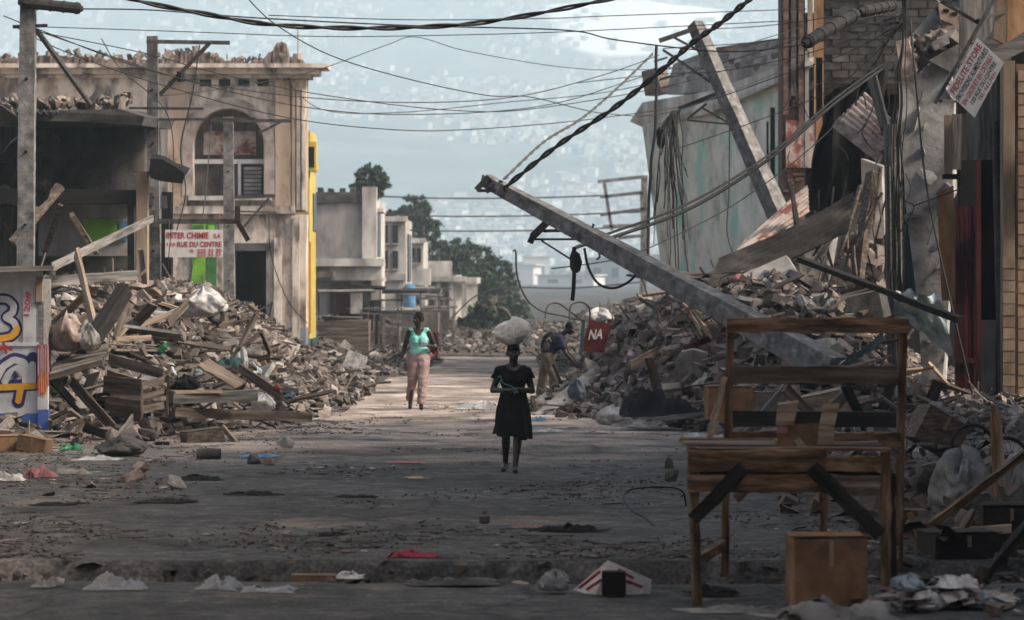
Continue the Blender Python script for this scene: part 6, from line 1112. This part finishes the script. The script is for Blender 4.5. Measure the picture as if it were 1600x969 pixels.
b = thing('printed_carton', 'white carton with red print standing tent-like at the gutter', 'box', P(955, 930, 28.4)); Yq = 28.4
for nm, pts, mt in (('left_panel', [(896, 922), (950, 876), (962, 930), (930, 932)], 'white_paint'), ('right_panel', [(950, 876), (1018, 906), (1016, 930), (960, 930)], 'white_paint')): mb = MB(); mb.prism([P(x, y, Yq + (.25 if x < 900 else .15 if x > 1000 else 0)) for x, y in pts], (0, .02, 0)); mb.build(nm, MT[mt], b)
for (xa, ya, xb, yb) in ((905, 919, 938, 893), (916, 922, 940, 906), (966, 890, 990, 904), (980, 908, 1004, 918), (968, 902, 985, 912)): mb = MB(); mb.beam(P(xa, ya, Yq - .03), P(xb, yb, Yq - .01), .004, .022); mb.build('red_print', MT['ink_red'], b)
mb = MB(); fbox(mb, 941, 894, 978, 931, Yq - .22, .18); one(mb, 'black_box', MT['void'], 'small black square box in front of the printed white carton', 'box')
# right heap, single things
board('fallen wall slab forming a ramp up the right heap', 846, 662, 985, 552, 34, 64.5, 67.5, 'concrete', .22, roll=.5, name='ramp_slab', cat='slab'); board('second thin slab edge lying along the ramp slab', 870, 612, 980, 540, 8, 67, 69, 'concrete', .1, name='ramp_slab', cat='slab')
b = thing('red_sign', 'red board with pale letters NA standing on the heap crest', 'sign', P(932, 548, 66.6)); mb = MB(); pp = [P(x, y, 66.6) for x, y in ((906, 548), (922, 500), (954, 506), (944, 552))]; mb.prism(pp, (0, .04, 0)); pn = mb.build('board', M('sign_red', [(.1, (.09, .018, .018)), (1, (.17, .04, .038))], 5, .8, .1, 20), b)
text_part('NA', P(919, 531, 66.58), (1, 0, .08), (.22, 0, 1), 22 * 66.6 / F, 16 * 66.6 / F, MT['white_paint'], pn, bold=.02)
local_plank('post', 'teal_board', P(908, 556, 66.5), P(912, 500, 66.5), .05, .05, 0, b)
crumple('white_sheet', 'plastic_white', 'white plastic sheet draped behind the red NA board', 'plastic', 936, 506, 50, 22, 72, 101); mb = MB(); a = P(934, 548, 68.5)
mb.tube([a + Vector((0, .02, 0)), a + Vector((0, -.01, .005)), a + Vector((0, -.04, .01)), a + Vector((0, .05, 0))], [.10, .24, .27, .05], 18); one(mb, 'pale_basin', MT['tan'], 'round cream basin lying face-out below the red NA board', 'basin'); mb = MB(); a = P(960, 548, 68.3); mb.tube([a + Vector((0, .08, 0)), a + Vector((0, .0, .0)), a + Vector((0, -.02, 0)), a + Vector((0, .03, 0))], [.08, .18, .15, .05], 16); one(mb, 'grey_basin', MT['concrete'], 'round grey bowl beside the cream basin', 'basin')
b = thing('metal_frame', 'grey rectangular appliance frame on the heap crest', 'frame', P(1000, 500, 71))
for xa, ya, xb, yb in ((978, 470, 1016, 462), (1016, 462, 1020, 490), (980, 498, 978, 470), (982, 486, 1018, 478)): local_plank('bar', 'concrete', P(xa, ya, 70.5), P(xb, yb, 70.5), .08, .09, 0, b)
crumple('dark_tarpaulin', 'cloth_dark', 'dark brown crumpled tarpaulin on the lower right heap', 'tarpaulin', 1030, 652, 118, 44, 58, 110, .9); crumple('pale_sheet', 'plastic_white', 'pale folded sheet at the foot of the dark tarpaulin', 'plastic', 960, 664, 58, 26, None, 111); crumple('pale_sheet', 'concrete', 'grey flattened sheet along the street edge of the right heap', 'plastic', 1010, 668, 90, 9, None, 112); crumple('blue_sack', 'cloth_blue', 'grey-blue sack slumped beside the ramp slab', 'sack', 902, 626, 26, 30, 63.5, 113); crumple('paper_sheet', 'paper_blue', 'bright blue scrap at the foot of the ramp slab', 'paper', 842, 658, 24, 8, None, 114); crumple('white_scrap', 'plastic_white', 'white plastic strewn behind the walking person', 'plastic', 750, 640, 60, 12, None, 115); crumple('white_scrap', 'plastic_white', 'crumpled pale blue plastic at the street edge by the black cloth', 'plastic', 1086, 684, 32, 8, None, 116); crumple('white_scrap', 'plastic_white', 'white litter flat on the street by the ramp foot', 'plastic', 852, 676, 44, 5, None, 117)
mb = MB(); mb.prism([P(x, y, 60.5) for x, y in ((1052, 592), (1056, 562), (1064, 550), (1082, 546), (1104, 552), (1106, 580), (1094, 594), (1080, 580), (1066, 592))], (.02, .06, .02)); one(mb, 'curved_panel', MT['concrete'], 'curved grey moulded panel upright in the right heap', 'panel')
q = random.Random(50)
for k in range(17): x0, y0 = 1070 + q.uniform(-4, 26), 478 + q.uniform(-4, 18); board('splintered pale lath in the fan of laths under the fallen pole', x0, y0, x0 + q.uniform(18, 60), y0 + q.uniform(30, 62), q.uniform(2.5, 5), 62 + q.uniform(0, .6), 61 + q.uniform(0, .6), 'wood_pale', .015, name='lath', cat='lath', group='fan of splintered laths')
board('brown board tilted in the middle of the right heap', 985, 572, 1038, 545, 15, 63, 63.6, 'wood_pale'); board('short upright board beside the tilted brown board', 1032, 585, 1036, 540, 9, 63, 63.4, 'wood_pale'); board('bent grey pipe rising through the right heap', 1002, 560, 1050, 470, 8, 65, 66, 'wood_grey', .08); board('dark iron bar over the right heap crest', 1040, 470, 1110, 430, 7, 67, 66, 'wood_black', .07); board('red painted plank below the fan of laths', 1070, 545, 1112, 528, 10, 61, 61.4, 'red_paint'); board('grey plank on the street edge at the heap foot', 1020, 655, 1110, 646, 7, 57.5, 56.5, 'wood_grey')
b = thing('blue_metal_sheet', 'small crushed tin sheet with red specks beneath the fan of laths', 'metal sheet', P(1090, 500, 62.6)); corrug('sheet', MT['rust_pale'], b, P(1058, 525, 62.5), P(1088, 505, 62.8), P(1100, 522, 62.2), P(1068, 540, 62), 5, .02)
carton('cardboard_box', 'brown carton standing at the heap foot left of the stall posts', 1138, 655, 70, 50, 52.5, .4, .1); carton('cardboard_box', 'reddish carton beside the brown carton behind the stall', 1196, 648, 56, 34, 53, .4, -.2, 'chunk_pink'); carton('cardboard_box', 'pale opened carton behind the stall back rail', 1292, 660, 84, 46, 51.5, .4, .2, 'wood_pale', tilt=-.2)
for (xa, ya, xb, yb, wp, mt, lb) in ((1180, 668, 1232, 602, 20, 'wood_grey', 'grey plank leaning up between the cartons behind the stall'), (1226, 606, 1290, 670, 15, 'wood', 'dark red-brown plank crossing the leaning grey plank'), (1276, 664, 1330, 606, 17, 'wood_grey', 'grey plank leaning toward the pale opened carton'), (1320, 600, 1352, 668, 15, 'wood_black', 'charred plank behind the pale opened carton'), (1140, 690, 1228, 640, 9, 'wood', 'low plank lying behind the stall prop')): board(lb, xa, ya, xb, yb, wp, 50, 50.4, mt, .05)
board('long black beam lying level behind the stall back', 1142, 654, 1400, 656, 24, 48.5, 48.5, 'wood_black', .12, name='loose_beam', cat='beam'); board('brown beam on the ground behind the stall back', 1135, 686, 1230, 684, 22, 46, 46, 'wood_stall', .1, name='loose_beam', cat='beam')
for pts, lb in (([(802, 392), (806, 394), (808, 430), (822, 466), (846, 486), (880, 494), (905, 500)], 'thin bent iron rod curling high out of the right heap'), ([(852, 496), (856, 478), (872, 474), (892, 488), (910, 502)], 'small hooped wire on the heap crest'), ([(890, 500), (892, 478), (906, 472), (920, 480), (922, 500)], 'tall hooped wire on the heap crest beside the red NA board')): cable(pts, 70, 71, .018, lb, 'steel', name='bent_wire')
for k in range(12):
    x0 = q.uniform(1000, 1330); y0 = q.uniform(440, 560); cable([(x0, y0 + 20), (x0 + q.uniform(-20, 20), y0 - 10), (x0 + q.uniform(-40, 40), y0 - q.uniform(10, 30)), (x0 + q.uniform(-60, 60), y0 + q.uniform(-20, 20))], 62, 62, .012, 'twisted reinforcing rod sticking out of the right heap', 'rust', name='bent_rod', group='reinforcing rods in the heap')
# broken wall panels lodged in the heaps
q = random.Random(123)
for k in range(44):
    side = k % 2; x = q.uniform(-7, -3.4) if side else q.uniform(1.0, 5.4); y = q.uniform(55, 66); h = hz(x, y)
    if h < .2 or (-.1 < x < 1.5 and y > 61): continue
    w_ = q.uniform(.35, 1.0); d = w_ * q.uniform(.5, .9); mb = MB(); n5 = q.choice([5, 6, 7]); r = Euler((q.uniform(-.7, .7), q.uniform(-.6, .6), q.uniform(-3, 3))).to_matrix(); pp = [Vector((x, y, h + .06)) + r @ Vector((w_ / 2 * math.cos(6.283 * i / n5 + q.uniform(-.3, .3)) * q.uniform(.7, 1.1), d / 2 * math.sin(6.283 * i / n5 + q.uniform(-.3, .3)), 0)) for i in range(n5)]
    mb.prism(pp, r @ Vector((0, 0, q.uniform(.06, .14)))); one(mb, 'masonry_panel', MT[q.choice(['chunk_grey', 'concrete', 'plaster_white', 'chunk_pink', 'dark_concrete', 'plaster_grey'])], 'broken flat wall panel lodged in the heap ' + ('beside the kiosk' if side else 'under the fallen pole'), 'masonry', 'masonry panels in the ' + ('kiosk heap' if side else 'fallen-pole heap'))
# repeated chunks and planks over the heaps
def scatter(n, x0, x1, y0, y1, seed, label, group, hmin=.15, szr=(.12, .38)):
    q = random.Random(seed); k = 0; pm = {}
    while k < n:
        x, y = q.uniform(x0, x1), y0 + (y1 - y0) * q.random() ** 1.3; h = hz(x, y)
        if h < hmin or (-.1 < x < 1.4 and 60 < y < 75): continue
        p = Vector((x, y, h)); px = 800 + x / y * F
        if not -20 < px < 1620: continue
        mt = q.choice(['chunk_grey', 'chunk_grey', 'chunk_pink', 'concrete', 'plaster_white']); i = q.randrange(len(CH)); key = (i, mt)
        if key not in pm: mb = MB(); mb.add(CH[i][0], CH[i][1]); pm[key] = mb.mesh('concrete_chunk', MT[mt], (0, 0, 0))
        s = q.uniform(*szr) * (1 if q.random() < .8 else 1.5); tag(link('concrete_chunk', pm[key], Matrix.LocRotScale(p + Vector((0, 0, s * .12)), rrot(q, .35).to_quaternion(), Vector((s, s, s * q.uniform(.4, .9))))), label, 'concrete chunk', group); k += 1
scatter(80, -8, -2.6, 53, 68, 5, 'broken concrete chunk lying on the heap beside the kiosk', 'concrete chunks on the kiosk heap'); scatter(140, .4, 8, 54, 70, 6, 'broken concrete chunk lying on the heap under the fallen pole', 'concrete chunks on the fallen-pole heap', szr=(.14, .48)); scatter(40, -6, 4, 86, 120, 7, 'concrete chunk in the low rubble at the far end of the street', 'concrete chunks at the far street end', .1, (.2, .45))
def splanks(n, x0, x1, y0, y1, seed, label, group):
    q = random.Random(seed); k = 0
    while k < n:
        x, y = q.uniform(x0, x1), y0 + (y1 - y0) * q.random() ** 1.3; h = hz(x, y)
        if h < .12 or (-.1 < x < 1.5 and 60 < y < 75): continue
        L = q.uniform(.5, 1.9); d = Vector((q.gauss(0, 1), q.gauss(0, .5), q.gauss(0, .35))).normalized() * L; p = Vector((x, y, h + .10)); tag(local_plank('plank', q.choice(['wood', 'wood', 'wood_grey', 'wood_pale', 'wood_black']), p - d * .5, p + d * .5, q.uniform(.07, .2), q.uniform(.02, .05), q.uniform(-.6, .6)), label, 'plank', group); k += 1
splanks(70, -8, -2.8, 53.5, 66, 15, 'loose splintered plank strewn on the heap beside the kiosk', 'loose planks on the kiosk heap'); splanks(70, .5, 8, 54.5, 68, 16, 'loose splintered plank strewn on the heap under the fallen pole', 'loose planks on the fallen-pole heap')
for k in range(34):
    side = k % 2; x = q.uniform(-7, -3) if side else q.uniform(.8, 7); y = q.uniform(54, 66)
    if hz(x, y) < .1: continue
    pt = Vector((x, y, hz(x, y))); crumple('plastic_scrap', q.choice(['plastic_white', 'plastic_white', 'plastic_clear', 'zinc_blue', 'cloth_pink', 'cloth_dark', 'cloth_dark']), 'crumpled plastic scrap caught on the heap ' + ('beside the kiosk' if side else 'under the fallen pole'), 'plastic', 800 + x / y * F, HZ - (pt.z - H) / y * F, q.uniform(14, 40), q.uniform(6, 18), None, 300 + k, None, 'plastic scraps on the ' + ('kiosk heap' if side else 'fallen-pole heap'))
# foreground clutter on the right
bag('plastic_bag', 'plastic_clear', 'large translucent plastic bag standing among the foreground clutter', 'bag', 1502, 812, 90, 104, 36.5, 31); bag('plastic_bag', 'plastic_clear', 'second translucent bag beyond the brown stick', 'bag', 1585, 800, 70, 80, 37.5, 33)
tyre('black tyre standing behind the stall by the translucent bag', P(1448, 778, 38.5), .30, .18, (1, -.5, 0)); tyre('dark spoked wheel propped before the red shutters', P(1520, 698, 46), .29, .045, (.25, -1, .1), 'wheel', 'spoked_wheel', 18); tyre('second spoked wheel lying low behind the brown post', P(1580, 716, 45), .29, .045, (.5, -1, .6), 'wheel', 'spoked_wheel', 18)
for (xa, ya, xb, yb, wp, Ya, Yb, mt, lb) in ((1556, 800, 1552, 632, 17, 36, 36, 'wood_stall', 'upright brown post beyond the translucent bag'), (1566, 760, 1560, 640, 10, 36.5, 36.5, 'wood_pale', 'pale lath beside the upright brown post'), (1430, 838, 1604, 708, 13, 34, 34.6, 'wood_stall', 'brown stick sloping across in front of the bag'), (1466, 832, 1580, 826, 13, 33.5, 33.5, 'wood_pale', 'pale plank lying level below the translucent bag'), (1424, 800, 1446, 860, 14, 33, 33, 'wood_stall', 'short brown batten standing right of the stall'), (1470, 886, 1520, 800, 13, 32.5, 33, 'wood', 'dark batten crossing below the sloping stick'), (1405, 770, 1412, 690, 8, 40, 41, 'wood_pale', 'thin pale stick standing behind the stall post'), (1540, 900, 1620, 800, 16, 31, 32, 'wood_black', 'charred stick at the edge of the foreground clutter')): board(lb, xa, ya, xb, yb, wp, Ya, Yb, mt, .05)
carton('dark_crate', 'dark brown crate tipped beneath the concrete slab', 1450, 700, 76, 56, 47, .4, .3, 'wood', tilt=.5); carton('dark_crate', 'black box low among the foreground clutter', 1500, 880, 110, 48, 32, .5, .2, 'wood_black'); carton('dark_crate', 'charred crate behind the black box', 1580, 850, 90, 60, 34, .5, -.1, 'wood_black'); carton('dark_crate', 'brown broken crate behind the stall leg', 1425, 836, 40, 40, 34, .3, .1, 'wood_stall', flap=False)
mb = MB(); q = random.Random(70)
for k in range(420):                                           # loose dark trash under the clutter
    x = 2.7 + 3.2 * q.random(); y = q.uniform(29.5, 48); z = .32 * q.random() * sst((x - 2.6) / 1.2); 
    (scrap(mb, (x, y, g0(x, y) + z), q, q.uniform(0, .5), q.uniform(.1, .35)) if k % 2 else chunk(mb, (x, y, g0(x, y) + z * .6), q.uniform(.08, .3), q, q.uniform(0, .45)))
tag(mb.build('trash_heap', MT['rubble'], fix=False), 'dark trash spread under the foreground clutter right of the stall', 'trash', kind='stuff')
mb = MB()
for k in range(150):
    x = P(1480, 0, 26.9).x + q.gauss(0, .26); y = 27.2 + q.gauss(0, .3); r = math.hypot((x - P(1480, 0, 26.9).x) / .5, (y - 27.2) / .7); scrap(mb, (x, y, .03 + max(0, .20 * (1 - r)) * q.random()), q, q.choice([.45, .8, .9, 1, 1, .95]), q.uniform(.07, .22))
tag(mb.build('paper_pile', MT['rubble'], fix=False), 'pile of crumpled white papers in the foreground beside the cardboard box', 'paper', kind='stuff')
for k, (x, y, w_, h_, mt, lb) in enumerate([(1420, 905, 50, 26, 'zinc_blue', 'pale blue paper wad on the paper pile'), (1450, 935, 60, 28, 'plastic_white', 'white wad at the front of the paper pile'), (1540, 930, 70, 22, 'zinc_blue', 'blue-white wad on the far side of the paper pile'), (1400, 945, 40, 22, 'plastic_white', 'small white wad beside the cardboard box'), (1500, 900, 60, 20, 'plastic_white', 'white folded paper atop the paper pile')]): crumple('paper_wad', mt, lb, 'paper', x, y + 20, w_, h_, 26.9, 200 + k, .25)
crumple('dirt_mound', 'concrete', 'low grey mound of dirt in front of the cardboard box', 'mound', 1300, 975, 190, 40, 25.9, 230, .7)
# street litter nobody could count
mb = MB(); q = random.Random(90); k = 0
while k < 7500:
    y = 31.8 + 38 * q.random() ** 1.25; x = q.uniform(-.145, .145) * y; d = mn.noise(Vector((x * .5, y * .25, 3))) + .5 * mn.noise(Vector((x * 1.5, y * .8, 5))); e = max(0, 1 - abs(y - 33.5) / 3) * .3 + .5 * sst((abs(x + .5) - 2.2) / 2.5)
    if hz(x, y) > .05 or d + e < q.uniform(.05, .55): continue
    k += 1; u = q.random(); z = g0(x, y)
    if u < .66: chunk(mb, (x, y, z + .006), q.uniform(.012, .05), q, q.choice([.05, .1, .2, .35, .5]), .2, .5)
    elif u < .76: L = q.uniform(.05, .3); a = q.uniform(-3.1, 3.1); mb.beam((x, y, z + .012), (x + L * math.cos(a), y + L * math.sin(a), z + .014), q.uniform(.008, .03), .008, t=q.choice([.1, .2, .3, .4]))
    else: scrap(mb, (x, y, z + .008), q, q.choice([.08, .15, .2, .3, .35, .4, .5, .9]), q.uniform(.03, .13), .3)
tag(mb.build('street_litter', MT['rubble'], fix=False), 'scattered scraps, twigs and pebbles all over the street', 'litter', kind='stuff')
mb = MB()
for k in range(900):
    y = q.uniform(29.4, 31.6); x = q.uniform(-4.6, 4.6); z = g0(x, y)
    (chunk(mb, (x, y, z + .02), q.uniform(.03, .14), q, q.uniform(0, .4)) if k % 3 else scrap(mb, (x, y, z + .02), q, q.choice([.05, .1, .2, .4, .8]), q.uniform(.05, .2), .7))
tag(mb.build('gutter_trash', MT['rubble'], fix=False), 'dark dirt clods and trash filling the gutter', 'trash', kind='stuff')
# ------------------------------------------------------------------ unseen houses line the street past the viewer, added tall to shade the foreground
def near_house(label, x0, x1, y0, y1, h, wm, seed):
    q = random.Random(seed); b = thing('shade_house', label, 'building', ((x0 + x1) / 2, (y0 + y1) / 2, 0)); face = x1 if x0 < 0 else x0; sg = -1 if x0 < 0 else 1
    MB().aabb(x0, x1, y0, y1, 0, h).build('wall', MT[wm], b); MB().aabb(x0 - .3, x1 + .3, y0 - .0, y1 + .0, h, h + .3).build('roof', MT['dark_concrete'], b)
    n = int((y1 - y0) / 3.5)
    for k in range(n):
        y = y0 + 1.2 + k * 3.5
        for z0, z1, nm, mt in ((.0, 2.6, 'door', 'wood_grey'), (4.2, 5.8, 'window', 'glass_dark')):
            a, c = sorted((face - sg * .06, face + sg * .02)); MB().aabb(a, c, y, y + 1.4, z0 + .02, z1).build(nm, MT[mt], b)
    return b
near_house('unseen tall grey house added beside the viewer opposite the kiosk row to shade the street', 9.2, 16, -20, 26, 14, 'plaster_grey', 1); near_house('unseen stained plaster house added before the shutter shop to shade the street', 9.0, 16, 27, 58, 12, 'plaster', 2)
near_house('unseen plain grey house added on the kiosk side beside the viewer to shade the street', -15, -8.2, -20, 20, 13, 'plaster_grey', 3); near_house('unseen pale house added on the kiosk side before the kiosk to shade the street', -15, -7.6, 21, 46, 11, 'plaster_white', 4)
